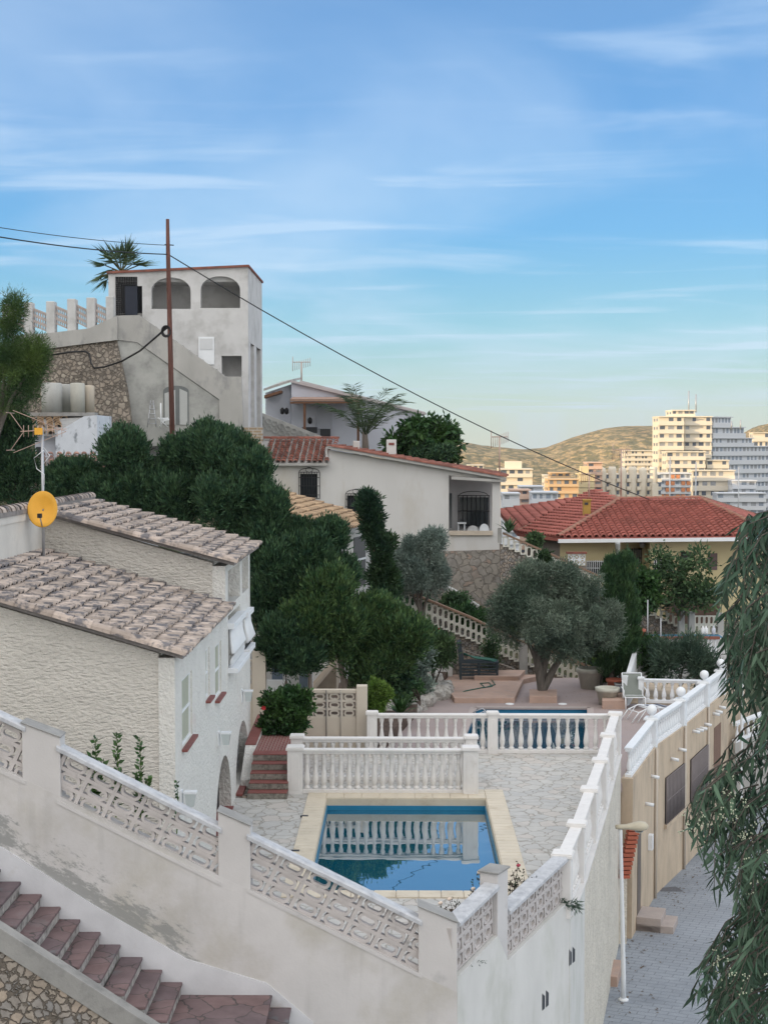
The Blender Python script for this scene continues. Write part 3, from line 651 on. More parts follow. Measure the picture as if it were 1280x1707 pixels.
for k in range(13):
    y=29.45+k*.165; b.tube([(HX+.03,y,2.9),(HX+.07,y,3.05),(HX+.09,y,3.2),(HX+.04,y,3.45),(HX+.03,y,3.68)],[.035,.048,.048,.028,.04],8)
o=MB().box(HX-.06,HX+.2,29.3,31.6,2.80,2.90).box(HX-.06,HX+.13,29.3,31.6,3.68,3.80).build('balcony_railing',m_paint,t,bevel=.01); b.build('railing_balusters',m_paint,o)
b=MB().box(HX-.06,HX+.13,31.95,33.2,3.6,3.7).box(HX-.06,HX+.16,31.95,33.2,2.8,2.9)
for k in range(7): b.tube([(HX+.03,32.05+k*.17,2.9),(HX+.12,32.05+k*.17,3.1),(HX+.05,32.05+k*.17,3.4),(HX+.03,32.05+k*.17,3.6)],[.04,.055,.03,.04],8)
b.build('balcony_railing',m_paint,t)
for (y0,y1,z0,z1,sl_) in ((23.1,24.25,2.58,3.66,3),(25.95,26.5,2.85,3.74,2),(27.25,28.2,2.62,3.62,3)):
    o=MB().box(HX-.10,HX-.06,y0,y1,z0,z1).build('shutter',m_shutter,t)
    bb=MB(); bb.box(HX-.06,HX-.035,y0,y0+.035,z0,z1).box(HX-.06,HX-.035,y1-.035,y1,z0,z1).box(HX-.06,HX-.035,y0+.036,y1-.036,z0,z0+.035).box(HX-.06,HX-.035,y0+.036,y1-.036,z1-.05,z1).box(HX-.06,HX-.035,y0+.036,y1-.036,(z0+z1)/2-.03,(z0+z1)/2+.01); bb.build('frame',m_paint,o)
    bb=MB(); n_=int((y1-y0)/.12)
    for k in range(1,n_): bb.box(HX-.06,HX-.052,y0+(y1-y0)*k/n_-.006,y0+(y1-y0)*k/n_+.006,z0+.04,z1-.05)
    bb.build('slats',mat('slat',(.40,.42,.35),.7,.03),o)
    MB().box(HX-.12,HX+.09,y0-.05,y1+.05,z0-.05,z0-.005).build('sill',m_red,t,bevel=.006)
MB().box(HX-.34,HX-.26,27.1,29.9,-.2,1.4).build('entrance_dark_panel',m_dark,t)  # dark panel standing for the unlit interior beyond the arch
b=MB(); 
for k in range(14): b.box(HX-.24,HX-.2,30.62,33.08,.10+k*.09,.165+k*.09)
b.build('louvre_panel',m_paint,t); MB().box(HX-.5,HX-.25,30.5,33.2,0,1.45).build('louvre_back',m_stucco_side,t)
MB().box(HX-.2,HX+.14,30.55,33.15,.02,.075).build('sill',m_red,t,bevel=.006)
MB().box(HX-.25,HX+.05,27.25,29.75,-.1,.02).build('threshold',m_red,t)
MB().box(HX+.002,HX+.24,30.5,33.3,-.1,.018).build('rubble_plinth',m_rock,t)
for (Y,z) in ((27.6,1.84),(31.7,1.94),(22.9,1.83)):
    o=MB().box(HX,HX+.03,Y-.08,Y+.08,z-.14,z+.14).build('wall_lamp',m_paint,t)
    MB().box(HX+.03,HX+.12,Y-.015,Y+.015,z+.08,z+.1).prism([(HX+.06,Y-.09,z+.09),(HX+.25,Y-.09,z+.09),(HX+.25,Y+.09,z+.09),(HX+.06,Y+.09,z+.09)],(0,0,.03)).build('hood',m_paint,o)
    MB().hexa([(HX+.10,Y-.05,z-.12),(HX+.21,Y-.05,z-.12),(HX+.21,Y+.05,z-.12),(HX+.10,Y+.05,z-.12),(HX+.07,Y-.08,z+.088),(HX+.24,Y-.08,z+.088),(HX+.24,Y+.08,z+.088),(HX+.07,Y+.08,z+.088)]).build('lamp_glass',mat('lamp_glass',(.55,.6,.6),.15,0),o)
# roofs
def mono_roof(x1,zt,slope,y0,y1,x0,th,nm):
    u=Vector((0,1,0)); v=Vector((-1,0,slope)).normalized(); L_=(x1-x0)/abs(v.x)
    b=MB(); b.prism([(x1-.03,y0+.06,zt-.05),(x0,y0+.06,zt-.05+slope*(x1-x0)),(x0,y0+.06,zt+.015+slope*(x1-x0)),(x1-.03,y0+.06,zt+.015)],(0,y1-y0-.08,0)); r_=b.build(nm,m_mortar,t)
    roof_tiles('roof_tiles',m_tile,r_,(x1,y0+.0,zt+.0),u,v,[(0,0),(y1-y0,0),(y1-y0,L_),(0,L_)],pitch=.22,length=.285,rad=.09)
    b=MB()   # verge tiles laid along the front edge
    q0=Vector((x1+.02,y0+.03,zt+.02)); q1=Vector((x0,y0+.03,zt+.02+slope*(x1-x0))); ridge_tiles(b,q0,q1,.12,.30); b.build('verge_tiles',m_tile,r_)
    return r_
mono_roof(HX+.17,4.17,rs,22.2,28.9,-7.02,0,'lower_roof')
t_=mono_roof(HX+.22,5.05,.262,28.7,33.75,-7.3,0,'upper_roof')
MB().box(-7.25,-7.0,22.4,33.6,5.951,6.079).build('parapet_wall',MATS['pale_render'],t)
b=MB(); ridge_tiles(b,(-7.1,22.2,6.17),(-7.1,33.8,6.17),.13,.3); b.build('ridge_tiles',m_tile,t); 
MB().box(-7.25,-6.98,22.3,33.7,6.08,6.17).build('ridge_bed',m_mortar,t)
# satellite dish on a mast with an aerial
t=thing('satellite_dish','round orange yellow satellite dish clamped to a mast on the lower tile roof','satellite dish',(-6.75,28.4,5.2))
MB().tube([(-6.75,28.4,5.15),(-6.75,28.4,7.78)],.028,8).build('mast',mat('galvanised',(.45,.46,.48),.4,.1,metal=.6),t)
dc=Vector((-6.70,28.15,6.25)); nd=Vector((.12,-.96,.22)).normalized(); ua=nd.cross(Vector((0,0,1))).normalized(); ub=ua.cross(nd)
b=MB(); vs_=[];fs_=[]; K=28; prof=((.02,-.10),(.12,-.092),(.22,-.06),(.31,-.01),(.322,0),(.31,.012),(.22,-.045),(.02,-.085))
for r_,h_ in prof:
    for k in range(K): a=2*math.pi*k/K; vs_.append(dc+ua*r_*.86*math.cos(a)+ub*r_*1.08*math.sin(a)+nd*h_)
for j in range(len(prof)-1):
    for k in range(K): fs_.append((j*K+k,j*K+(k+1)%K,(j+1)*K+(k+1)%K,(j+1)*K+k))
b.add(vs_,fs_,True); b.build('dish',mat('orange_dish',(.74,.38,.045),.5,.07,3),t)
b=MB(); b.tube([dc-nd*.1,(-6.75,28.4,6.25)],.03,6); b.tube([(-7.05,28.4,6.05),(-6.75,28.4,6.05)],.02,6); b.tube([dc-ub*.33,dc+nd*.4-ub*.2],.012,6); b.build('bracket',MATS['galvanised'],t)
MB().obox((dc+nd*.42-ub*.2),(1,0),.035,.05,(dc+nd*.42-ub*.2).z-.04,(dc+nd*.42-ub*.2).z+.04).build('receiver',m_black,t)
b=MB(); az=7.70
b.tube([(-7.15,28.35,az),(-6.3,28.45,az+.05)],.009,5)
for k in range(9): xk=-7.1+k*.09; b.tube([(xk,28.4,az-.1-.0*k),(xk,28.4,az+.12)],.006,4)
for s_ in (-1,1):
    b.tube([(-7.1,28.4,az),(-7.35,28.4,az+s_*.35)],.006,4); b.tube([(-7.35,28.1,az+s_*.35),(-7.35,28.7,az+s_*.35)],.006,4)
    b.tube([(-6.3,28.4,az),(-7.3,28.4,az+s_*.4)],.006,4)
b.build('aerial',mat('aerial_metal',(.50,.36,.30),.5,.1,metal=.3),t)
MB().obox((-6.8,28.33),(1,0),.07,.04,az-.06,az+.07).build('amplifier',MATS['orange_dish'],t)
b=MB(); b.tube([(-6.72,28.38,7.35),(-6.9,28.35,7.2),(-6.85,28.36,7.0),(-6.72,28.38,6.9),(-6.72,28.38,6.7)],.008,5); b.tube([(-6.72,28.38,7.4),(-6.6,28.35,7.25),(-6.72,28.36,7.1)],.008,5); b.build('cable',m_paint,t)
t.location.y-=.6; t.location.z-=.09
# ---------------------------------------------------------------- small steps beside the house
t=thing('garden_steps','five grey stone steps edged in red tile going up beside the stucco house','steps',(-2.8,30.4,0))
for k in range(5):
    z=.142*(k+1); o=MB().box(-3.19,-2.37,30.4+.28*k,31.9,z-.142+(.001 if k==0 else .0),z-.022).build('step',m_rock if False else mat('step_stone%d'%k,(.27,.25,.22),.95,.2,9,c2=(.16,.15,.13),c2s=14,c2lo=.45,c2hi=.6,bump=.6,bs=30,bdist=.01) if k==0 else MATS['step_stone0'],t)
    MB().box(-3.19,-2.37,30.39+.28*k,31.9,z-.02,z-.006).build('tread',m_red,o)
kind(MB().box(-3.19,-2.36,31.91,35.3,-.2,.70).build('brick_landing',mat('brick_landing',(.25,.10,.09),.75,.1,5,brick=dict(w=.22,h=.07,mortar=.006,c2=(.21,.085,.075),jc=(.35,.3,.27),rot=(0,0,R(90)))) ))
o=MB().prism([(-3.43,31.3,-.2),(-3.43,35.2,-.2),(-3.43,35.2,.86),(-3.43,32.3,.74),(-3.43,31.3,.2)],(.235,0,0)).build('stair_curb',m_stucco_side,t); MB().prism([(-3.44,32.3,.743),(-3.44,35.2,.863),(-3.44,35.2,.89),(-3.44,32.3,.77)],(.24,0,0)).build('curb_coping',m_red,o)
# ---------------------------------------------------------------- breeze block walls behind
m_beige=mat('beige_render',(.56,.50,.42),.9,.06,1.5,bump=.15,bs=30,bdist=.006,c2=(.45,.40,.33),c2s=1,c2lo=.6,c2hi=.8)
m_beigeblock=mat('beige_block',(.56,.51,.44),.9,.06,4)
t=thing('gate_wall','beige rendered wall with three rows of oval breeze blocks behind the climbing shrub','garden wall',(bx(555,35.45),35.45,0))
x0,x1,xp=bx(480,35.45),bx(594,35.45),bx(612,35.45)
MB().box(x0,x1,35.4,35.55,-1,.775).build('wall_body',m_beige,t); MB().box(x0,x1,35.38,35.57,1.38,1.45).build('coping',m_beige,t)
pb=MB(); block_panel(pb,(x1-5*.355,35.47,.775),(1,0,0),(0,0,1),5,3,.355,.2015,.12); pb.build('block_panel',m_beigeblock,t)
MB().box(x1,xp,35.33,35.62,-1,1.55).build('pillar',m_beige,t,bevel=.01)
for x in (543,567): MB().tube([(bx(x,35.3),35.36,.0),(bx(x,35.3),35.36,1.45)],.012,6).build('conduit',mat('conduit%d'%x,(.12,.12,.12) if x==543 else (.35,.33,.3),.6,0),t)
t=thing('block_wall','taller beige wall end with a pillar and breeze blocks close behind the stucco house','garden wall',(bx(428,37),37,0))
MB().box(bx(420,37),bx(442,37),36.9,37.2,-1,2.16).build('pillar',m_beige,t,bevel=.01)
pb=MB(); block_panel(pb,(bx(420,37)-.36*3,37.05,1.3),(1,0,0),(0,0,1),3,3,.36,.21,.12); pb.build('block_panel',m_beigeblock,t); MB().box(bx(420,37)-1.1,bx(420,37),36.97,37.13,-1,1.3).build('wall_body',m_beige,t)
# ---------------------------------------------------------------- far pool terrace
TZ=-.8
RL=[(5.43,35.35),(6.66,39.2),(7.98,42.1),(9.28,45.2),(10.3,47.6)]
qx0,qx1,qy0,qy1=2.25,5.85,38.0,45.6
m_pink=mat('pink_paving',(.36,.295,.28),.85,.08,1.2,c2=(.29,.25,.25),c2s=1.2,c2lo=.5,c2hi=.8)
sk=.12
def pk(x,y): return (x+sk*(y-45.6),y,TZ-.2)
A_=[pk(qx0,qy0),pk(qx1,qy0),pk(qx1,qy1),pk(qx0,qy1)]
tp=MB()
tp.prism([(-2.8,35.3,TZ-.2),(5.3,35.3,TZ-.2),(5.9,qy0,TZ-.2),(-2.8,qy0,TZ-.2)],(0,0,.2))
tp.prism([(-2.8,qy0,TZ-.2),A_[0],A_[3],(-2.8,qy1,TZ-.2)],(0,0,.2)); tp.prism([A_[1],(6.0,qy0,TZ-.2),(8.9,45.55,TZ-.2),(8.9,qy1,TZ-.2),A_[2]],(0,0,.2))
tp.prism([(-2.8,qy1,TZ-.2),(9,qy1,TZ-.2),(9.4,46,TZ-.2),(7,46.3,TZ-.2),(7,51.4,TZ-.2),(-2.8,51.4,TZ-.2)],(0,0,.2))
kind(tp.build('terrace_paving',m_pink))
t=thing('swimming_pool','second, farther swimming pool sunk in the pink terrace beyond the white balustrade','swimming pool',(4,42,TZ))
b=MB()
for i in range(4):
    a=Vector(A_[i]); c=Vector(A_[(i+1)%4]); b.seg((a.x,a.y),(c.x,c.y),.10,TZ-.05,TZ+.012)
b.build('coping',mat('pink_coping',(.42,.36,.34),.8,.08),t)
b=MB(); b.prism([(p_[0],p_[1],TZ-1.8) for p_ in A_],(0,0,.1))
for i in range(4):
    a=Vector(A_[i]); c=Vector(A_[(i+1)%4]); b.seg((a.x,a.y),(c.x,c.y),.05,TZ-1.7,TZ-.05)
b.build('basin',m_pool,t); water('water',[(p_[0],p_[1],TZ-.2) for p_ in A_],t,(.015,.15,.28))
b=MB(); 
for d_ in (0,.5):
    b.tube([(2.0,40.2+d_,TZ),(2.0,40.2+d_,TZ+.75),(2.25,40.2+d_,TZ+.85),(2.6,40.2+d_,TZ+.5),(2.6,40.2+d_,TZ-.3)],.02,6)
b.build('ladder_rails',MATS['galvanised'],t)
for x,y in ((849,1174),(937,1174)):
    q=G(x,y,TZ); o=MB().lathe((q.x,q.y,TZ),[(.14,0),(.14,.02),(.1,.03)],14).build('skimmer_lid',m_paint,t)
def onT(x,y): return G(x,y,TZ)
# kerbs and low platforms at the back of the terrace
m_kerb=mat('salmon_kerb',(.44,.31,.25),.85,.1,2,c2=(.36,.29,.26),c2s=3,c2lo=.5,c2hi=.8)
def low(name,label,cat,px,h,m=m_kerb):
    q=[onT(*p_) for p_ in px]; b=MB().prism([(p_.x,p_.y,TZ-.02) for p_ in q],(0,0,h+.02)); o=b.build(name,m,None,bevel=.01); tag(o,label,cat); return o
low('raised_platform','low salmon stone platform under the dark garden bench','platform',[(757,1172),(857,1172),(872,1140),(910,1132),(730,1132)],.16)
low('raised_platform','upper salmon step at the foot of the stone wall left of the olive tree','platform',[(790,1142),(865,1142),(875,1131),(790,1131)],.30)
low('tree_planter','low salmon stone planter box round the trunk of the big olive tree','planter',[(882,1172),(928,1172),(928,1160),(882,1160)],.22)
low('stone_plinth','salmon stone block beside the pots, behind the lounge chair','plinth',[(1003,1182),(1044,1182),(1044,1167),(1003,1167)],.27)
kind(MB().prism([(-2.9,36.0,-1.1),(-1.1,36.0,-1.1),(-.1,41,-1.1),(1.6,50.5,-1.1),(1.0,53.5,-1.1),(-2.9,53.5,-1.1)],(0,0,.62)).build('soil_bed',mat('bare_soil',(.105,.075,.06),1,.3,4,bump=1,bs=8,bdist=.08)))
# white rock edging
t=thing('rock_edging','line of rough whitish rocks edging the planted bed left of the far pool','rock edging',(0,42,TZ))
pts_=[(660,1200),(690,1190),(725,1172),(745,1162),(752,1150)]
mrw=mat('white_rock',(.42,.40,.37),.95,.25,7,c2=(.22,.21,.19),c2s=9,c2lo=.5,c2hi=.65,bump=1,bs=10,bdist=.04)
def rockmesh(mb,c,r,sd):
    rr=np.random.default_rng(sd); d=[]; bm=bmesh.new(); bmesh.ops.create_icosphere(bm,subdivisions=2,radius=1); 
    D=np.array([v.co for v in bm.verts]); k=lobed(D,sd,.28,2.5)
    vs=[Vector(c)+Vector((v.co.x*r*k_*rr.uniform(.9,1.1),v.co.y*r*k_,v.co.z*r*k_*.85)) for v,k_ in zip(bm.verts,k)]
    mb.add(vs,[tuple(x.index for x in f.verts) for f in bm.faces]); bm.free()
nr=0
for i in range(len(pts_)-1):
    a=onT(*pts_[i]); c=onT(*pts_[i+1]); n_=max(2,int((c-a).length/.55))
    for k in range(n_):
        q=a+(c-a)*(k/n_); b=MB(); rockmesh(b,(q.x+random.uniform(-.1,.1)-.2,q.y+.1,TZ+.12),random.uniform(.28,.4),nr); b.build('rock',mrw,t,bevel=None); b=MB(); rockmesh(b,(q.x-.45,q.y+.25,TZ+.32),random.uniform(.25,.38),nr+50); b.build('rock',mrw,t,bevel=None); nr+=1
# ---------------------------------------------------------------- tan building along the street
m_tan=mat('tan_render',(.55,.44,.325),.9,.08,1.2,c2=(.38,.31,.24),c2s=1.9,c2lo=.46,c2hi=.74,bump=.15,bs=40,bdist=.005,stretch=(1,1,.4))
m_damp=mat('damp_tan',(.33,.29,.24),.95,.2,3)
t=thing('tan_building','tan rendered building under the far terrace with barred windows facing the street','building',(6.6,39.2,-4.7))
for i in range(4):
    a,c=Vector((*RL[i],0)),Vector((*RL[i+1],0)); b=MB(); b.seg(a,c,.14,-5.6,TZ+.12); b.build('wall',m_tan,t)
b=MB().prism([(RL[4][0],RL[4][1],-5.6),(RL[4][0]+2,52,-5.6),(5,52,-5.6),(5,47.6,-5.6)],(0,0,4.6)); b.build('rear_block',m_tan,t)
m_pipe=mat('tan_pipe',(.52,.46,.39),.7,.05)
def along(i,Y,d=0):
    a,c=Vector((*RL[i],0)),Vector((*RL[i+1],0)); f=(Y-a.y)/(c.y-a.y); u_=(c-a).normalized(); n_=Vector((u_.y,-u_.x,0)); return a+(c-a)*f+n_*d, u_, n_
for (i,Ya,Yb,z0,z1) in ((1,40.05,42.0,-3.0,-1.72),(2,42.75,45.1,-3.1,-1.80)):
    pa,u_,n_=along(i,Ya,.142); pb_,_,_=along(i,Yb,.142)
    o=MB().prism([pa+Vector((0,0,z0)),pb_+Vector((0,0,z0)),pb_+Vector((0,0,z1)),pa+Vector((0,0,z1))],n_*.01).build('window',m_glass,t)
    b=MB(); nb=int((pb_-pa).length/.15)
    for k in range(nb+1): q=pa+(pb_-pa)*(k/nb)+n_*.05; b.tube([q+Vector((0,0,z0)),q+Vector((0,0,z1))],.022,5)
    for f in (0,.5,1): b.tube([pa+n_*.05+Vector((0,0,z0+(z1-z0)*f)),pb_+n_*.05+Vector((0,0,z0+(z1-z0)*f))],.011,5)
    b.build('window_grille',mat('grille_paint',(.24,.21,.21),.5,.05),o)
    b=MB()
    zz0,zz1=z0-.10,z0; b.prism([pa-u_*.08+Vector((0,0,zz0)),pb_+u_*.08+Vector((0,0,zz0)),pb_+u_*.08+Vector((0,0,zz1)),pa-u_*.08+Vector((0,0,zz1))],n_*.08)
    b.build('sill',m_tan,o)
for (i,Y) in ((0,38.9),(1,41.95),(2,45.0)):
    q,u_,n_=along(i,Y,.185); MB().tube([q+Vector((0,0,TZ+.15)),q+Vector((0,0,-4.9))],.04,8).build('downpipe',m_pipe,t)
for (i,Y,z) in ((0,37.3,-1.75),(0,38.2,-1.25),(1,40.6,-1.3),(1,41.4,-1.2),(2,43.0,-1.0),(2,43.5,-1.05),(2,44.0,-1.1),(2,44.6,-1.1),(3,45.8,-1.0),(3,46.2,-1.0),(3,46.7,-.95)):
    q,u_,n_=along(i,Y,.14); MB().tube([q+Vector((0,0,z)),q+n_*.22+Vector((0,0,z-.03))],.045,8).build('drain_spout',m_paint,t)
pa,u_,n_=along(3,46.0,.145); pb_,_,_=along(3,47.0,.145)
MB().prism([pa+Vector((0,0,-3.4)),pb_+Vector((0,0,-3.4)),pb_+Vector((0,0,-1.5)),pa+Vector((0,0,-1.5))],n_*.006).build('recessed_door',mat('brown_door',(.20,.12,.085),.7,.1),t)
pa,u_,n_=along(0,36.1,.145)
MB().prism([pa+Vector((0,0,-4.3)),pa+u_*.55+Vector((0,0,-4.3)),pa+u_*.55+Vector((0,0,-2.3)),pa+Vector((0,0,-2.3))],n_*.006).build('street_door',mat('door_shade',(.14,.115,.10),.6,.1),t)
for k,(d0,z) in enumerate(((.0,-4.25),(.3,-4.42))):
    MB().obox(pa+u_*.35+n_*(.3+d0*.5),(u_.x,u_.y),.45,.3+d0*.5,-5,z).build('door_step',mat('step_pink',(.42,.36,.33),.8,.1) if k==0 else MATS['step_pink'],t,bevel=.01)
MB().obox(along(0,37.9,.2)[0],(u_.x,u_.y),.1,.06,-3.1,-2.7).build('meter_box',m_paint,t,bevel=.01)
for i in range(4):
    balustrade('balustrade','white balusters with ball finial over the tan building, %s'%('nearest run, by the street wall','second run from the street wall','third run, above the right barred window','farthest run, by the eucalyptus')[i],
       RL[i],RL[i+1],TZ+.1,.80,m_paint,12,posts=(0 if i==0 else 0,1),ball=.14,group='balustrades over the tan building',hw=.15,cap=.04,fat=.95)
# side terrace balustrade and low wall
q0=(7.45,45.85); q1=(9.2,45.85)
balustrade('balustrade','white balustrade with widely spaced balusters behind the lounge chairs',q0,(9.35,45.6),TZ+.12,.80,m_paint,7,posts=(1,0),fat=1.1,hw=.08)
t=thing('white_side_wall','low white wall stepping up to a pillar that carries a flower pot','garden wall',(7.2,46,TZ))
b=MB(); b.seg((6.95,45.85),(7.1,46.2),.07,TZ,.15); b.seg((7.1,46.2),(7.9,49.5),.07,TZ,(.15,.62)); b.build('wall_body',m_paint,t); MB().obox((7.95,49.7),(1,0),.2,.2,TZ,.72).build('pillar',m_paint,t)
def pot(label,c,r,h,m,cat='flower pot',rim=True):
    t=thing('flower_pot',label,cat,c); b=MB(); b.lathe(c,[(r*.68,0),(r*.95,h*.78),(r*1.08,h*.8),(r*1.1,h),(r*.96,h),(r*.9,h*.85),(r*.6,h*.84)],16); b.build('pot_body',m,t); return t
m_terra=mat('terracotta',(.40,.13,.085),.8,.1,6); m_stonepot=mat('pale_pot',(.50,.49,.43),.9,.1,4)
POT1=pot('terracotta flower pot standing on the white pillar behind the lounge chairs',(7.95,49.7,.725),.26,.40,m_terra)
q=onT(998,1168); pot('tall pale stone pot nearest the trees behind the far pool',(q.x-.0,49.2,TZ),.42,.68,m_stonepot)
q=onT(1012,1175); pot('shorter pale stone pot with a grey box beside it',(q.x,q.y,TZ),.36,.55,m_stonepot)
pot('terracotta pot on the terrace floor left of the white side wall',(7.0,48.4,TZ),.26,.45,m_terra)
t=thing('storage_box','small blue grey crate beside the shorter stone pot','crate',(6.95,46.9,TZ+.27)); b=MB(); b.box(6.8,7.2,46.75,47.05,TZ+.275,TZ+.55); b.build('crate_body',mat('grey_crate',(.19,.22,.26),.6,.1),t,bevel=.02); MB().box(6.79,7.21,46.74,47.06,TZ+.49,TZ+.55).build('crate_rim',MATS['galvanised'],t,bevel=.01)
# lounge chairs
m_sling=mat('grey_green_sling',(.21,.23,.21),.8,.05)
def chair_up():
    c=onT(1058,1183); c=Vector((c.x,c.y,TZ)); t=thing('lounge_chair','upright white framed lounge chair with a grey green fabric back','lounge chair',c)
    W=.30; b=MB()
    for s_ in (-1,1):
        x=c.x+s_*W; b.tube([(x,c.y-.1,TZ),(x,c.y-.05,TZ+.38),(x,c.y+.45,TZ+.36),(x,c.y+.75,TZ+1.02)],.02,6); b.tube([(x,c.y+.7,TZ),(x,c.y+.4,TZ+.36)],.02,6); b.tube([(x+s_*.05,c.y-.02,TZ+.36),(x+s_*.05,c.y+.0,TZ+.60),(x+s_*.05,c.y+.6,TZ+.62)],.018,6)
    for y,z in ((-.05,.38),(.75,1.02),(.45,.36)): b.tube([(c.x-W,c.y+y,TZ+z),(c.x+W,c.y+y,TZ+z)],.018,6)
    b.build('frame',m_paint,t)
    MB().prism([(c.x-W+.02,c.y+.46,TZ+.38),(c.x-W+.02,c.y+.745,TZ+1.0),(c.x-W+.02,c.y+.76,TZ+.99),(c.x-W+.02,c.y+.48,TZ+.375)],(2*W-.04,0,0)).build('back_sling',m_sling,t)
    MB().prism([(c.x-W+.02,c.y-.04,TZ+.385),(c.x-W+.02,c.y+.45,TZ+.365),(c.x-W+.02,c.y+.45,TZ+.35),(c.x-W+.02,c.y-.04,TZ+.37)],(2*W-.04,0,0)).build('seat_sling',m_sling,t)
chair_up()
def chaise():
    a=onT(1052,1206); t=thing('lounge_chair','low white tubular lounge chair folded flat on the terrace, with striped seat','lounge chair',a)
    u_=Vector((1,.42,0)).normalized(); n_=Vector((-u_.y,u_.x,0)); b=MB()
    for s_ in (0,.6):
        o=a+n_*s_; b.tube([o,o+u_*.25+Vector((0,0,.3)),o+u_*.6+Vector((0,0,.42)),o+u_*1.3+Vector((0,0,.36)),o+u_*1.45+Vector((0,0,.0))],.02,6)
        b.tube([o+u_*.5+Vector((0,0,.38)),o+u_*.2+Vector((0,0,0))],.016,6); b.tube([o+u_*.9+Vector((0,0,.4)),o+u_*1.1],.016,6)
    for k in (.25,.6,1.3): b.tube([a+u_*k+Vector((0,0,.3 if k<.5 else .38)),a+u_*k+n_*.6+Vector((0,0,.3 if k<.5 else .38))],.016,6)
    b.build('frame',m_paint,t)
    for k in range(4): MB().prism([a+u_*(.62+k*.17)+Vector((0,0,.40)),a+u_*(.74+k*.17)+Vector((0,0,.395)),a+u_*(.74+k*.17)+n_*.58+Vector((0,0,.395)),a+u_*(.62+k*.17)+n_*.58+Vector((0,0,.40))],(0,0,.012)).build('strap',mat('strap%d'%k,(.12,.14,.19) if k%2 else (.6,.62,.65),.8,0),t)
chaise()
# ---------------------------------------------------------------- dark bench with hose
c=onT(768,1142); c=Vector((c.x,c.y+.2,TZ+.16)); t=thing('garden_bench','dark wooden garden armchair with a green hose thrown over it','garden chair',c)
m_bench=mat('dark_bench',(.035,.05,.06),.6,.2,6)
b=MB()
for x in (0,.62,1.24):
    b.box(c.x+x-.035,c.x+x+.035,c.y-.03,c.y+.04,c.z,c.z+.55); b.box(c.x+x-.035,c.x+x+.035,c.y+.5,c.y+.57,c.z,c.z+.6)
for k in range(4): b.box(c.x-.03,c.x+1.27,c.y-.02,c.y+.01,c.z+.12+k*.11,c.z+.18+k*.11)
b.box(c.x-.05,c.x+1.29,c.y-.04,c.y+.57,c.z+.55,c.z+.60); b.build('frame',m_bench,t)
MB().prism([(c.x-.05,c.y-.02,c.z+.6),(c.x+.12,c.y-.02,c.z+.6),(c.x-.0,c.y-.02,c.z+1.3),(c.x-.12,c.y-.02,c.z+1.25)],(0,.6,0)).build('backrest',m_bench,t)
t=thing('garden_hose','dark green garden hose draped over the bench and trailing across the terrace','hose',(c.x,c.y,c.z)); b=MB()
for k in range(7): b.tube([(c.x+.1,c.y+.02+k*.07,c.z+.9-.02*k),(c.x+.5,c.y+.0+k*.07,c.z+.72),(c.x+1.0,c.y+.02+k*.07,c.z+.66),(c.x+1.25,c.y+.05+k*.07,c.z+.55+.01*k)],.02,6)
b.build('coil',mat('green_hose',(.03,.12,.09),.4,.05),t)
hp=[onT(x,y)+Vector((0,0,.02)) for x,y in ((740,1152),(755,1163),(775,1161),(800,1156),(820,1153),(815,1147),(800,1148),(808,1155),(825,1150),(818,1140))]
MB().tube([h_+Vector((0,0,.16 if i>1 else .02)) for i,h_ in enumerate(hp)],.018,6).build('trailing_end',MATS['green_hose'],t)
# ---------------------------------------------------------------- street lamp
def lamp(label,base,H,lean,head,k=1.0):
    t=thing('street_lamp',label,'street lamp',base,'street lamps'); b=Vector(base); top=b+Vector((lean,0,H))
    MB().tube([b,b+Vector((0,0,.5)),b+(top-b)*.95,top],[.055,.05,.04,.045],10).build('pole',m_paint if True else m_conc,t)
    MB().lathe(b,[(.11,0),(.11,.03),(.06,.06)],12).build('base_plate',m_paint,t)
    hm=mat('lamp_head',(.52,.47,.36),.45,.06,4) if 'lamp_head' not in MATS else MATS['lamp_head']
    d=Vector(head).normalized(); b2=MB(); prof=[(-.10,.055,.05),(0,.07,.055),(.14,.075,.06),(.28,.12,.095),(.42,.155,.12),(.54,.12,.095),(.60,.03,.03)]
    pts=[]; n_=Vector((-d.y,d.x,0)); vs_=[];fs_=[]; K=14
    for s_,wd,ht in prof:
        for q in range(K): a=2*math.pi*q/K; vs_.append(top+Vector((0,0,.05))+d*s_*k+n_*wd*k*math.cos(a)+Vector((0,0,1))*ht*k*(math.sin(a) if math.sin(a)>0 else math.sin(a)*.8))
    for j in range(len(prof)-1):
        for q in range(K): fs_.append((j*K+q,j*K+(q+1)%K,(j+1)*K+(q+1)%K,(j+1)*K+q))
    fs_.append(tuple(range(K))); fs_.append(tuple((len(prof)-1)*K+q for q in range(K))[::-1])
    b2.add(vs_,fs_,True); o=b2.build('lamp_head',hm,t)
    MB().lathe(top+d*.40*k+Vector((0,0,-.12*k)),[(.03*k,.045),(.07*k,.05),(.09*k,.07)],10).build('lens',mat('lamp_lens',(.5,.5,.45),.1,0) if 'lamp_lens' not in MATS else MATS['lamp_lens'],t)
lamp('slender white street lamp with a cream head standing close to the coarse stucco wall',(4.72,31.0,st_z(31)),3.68,-.09,(1,.1,0))
lamp('farther white street lamp with a cream head by the brown door of the tan building',(10.9,47.2,st_z(47)),5.2,0,(1,.1,0),1.0)
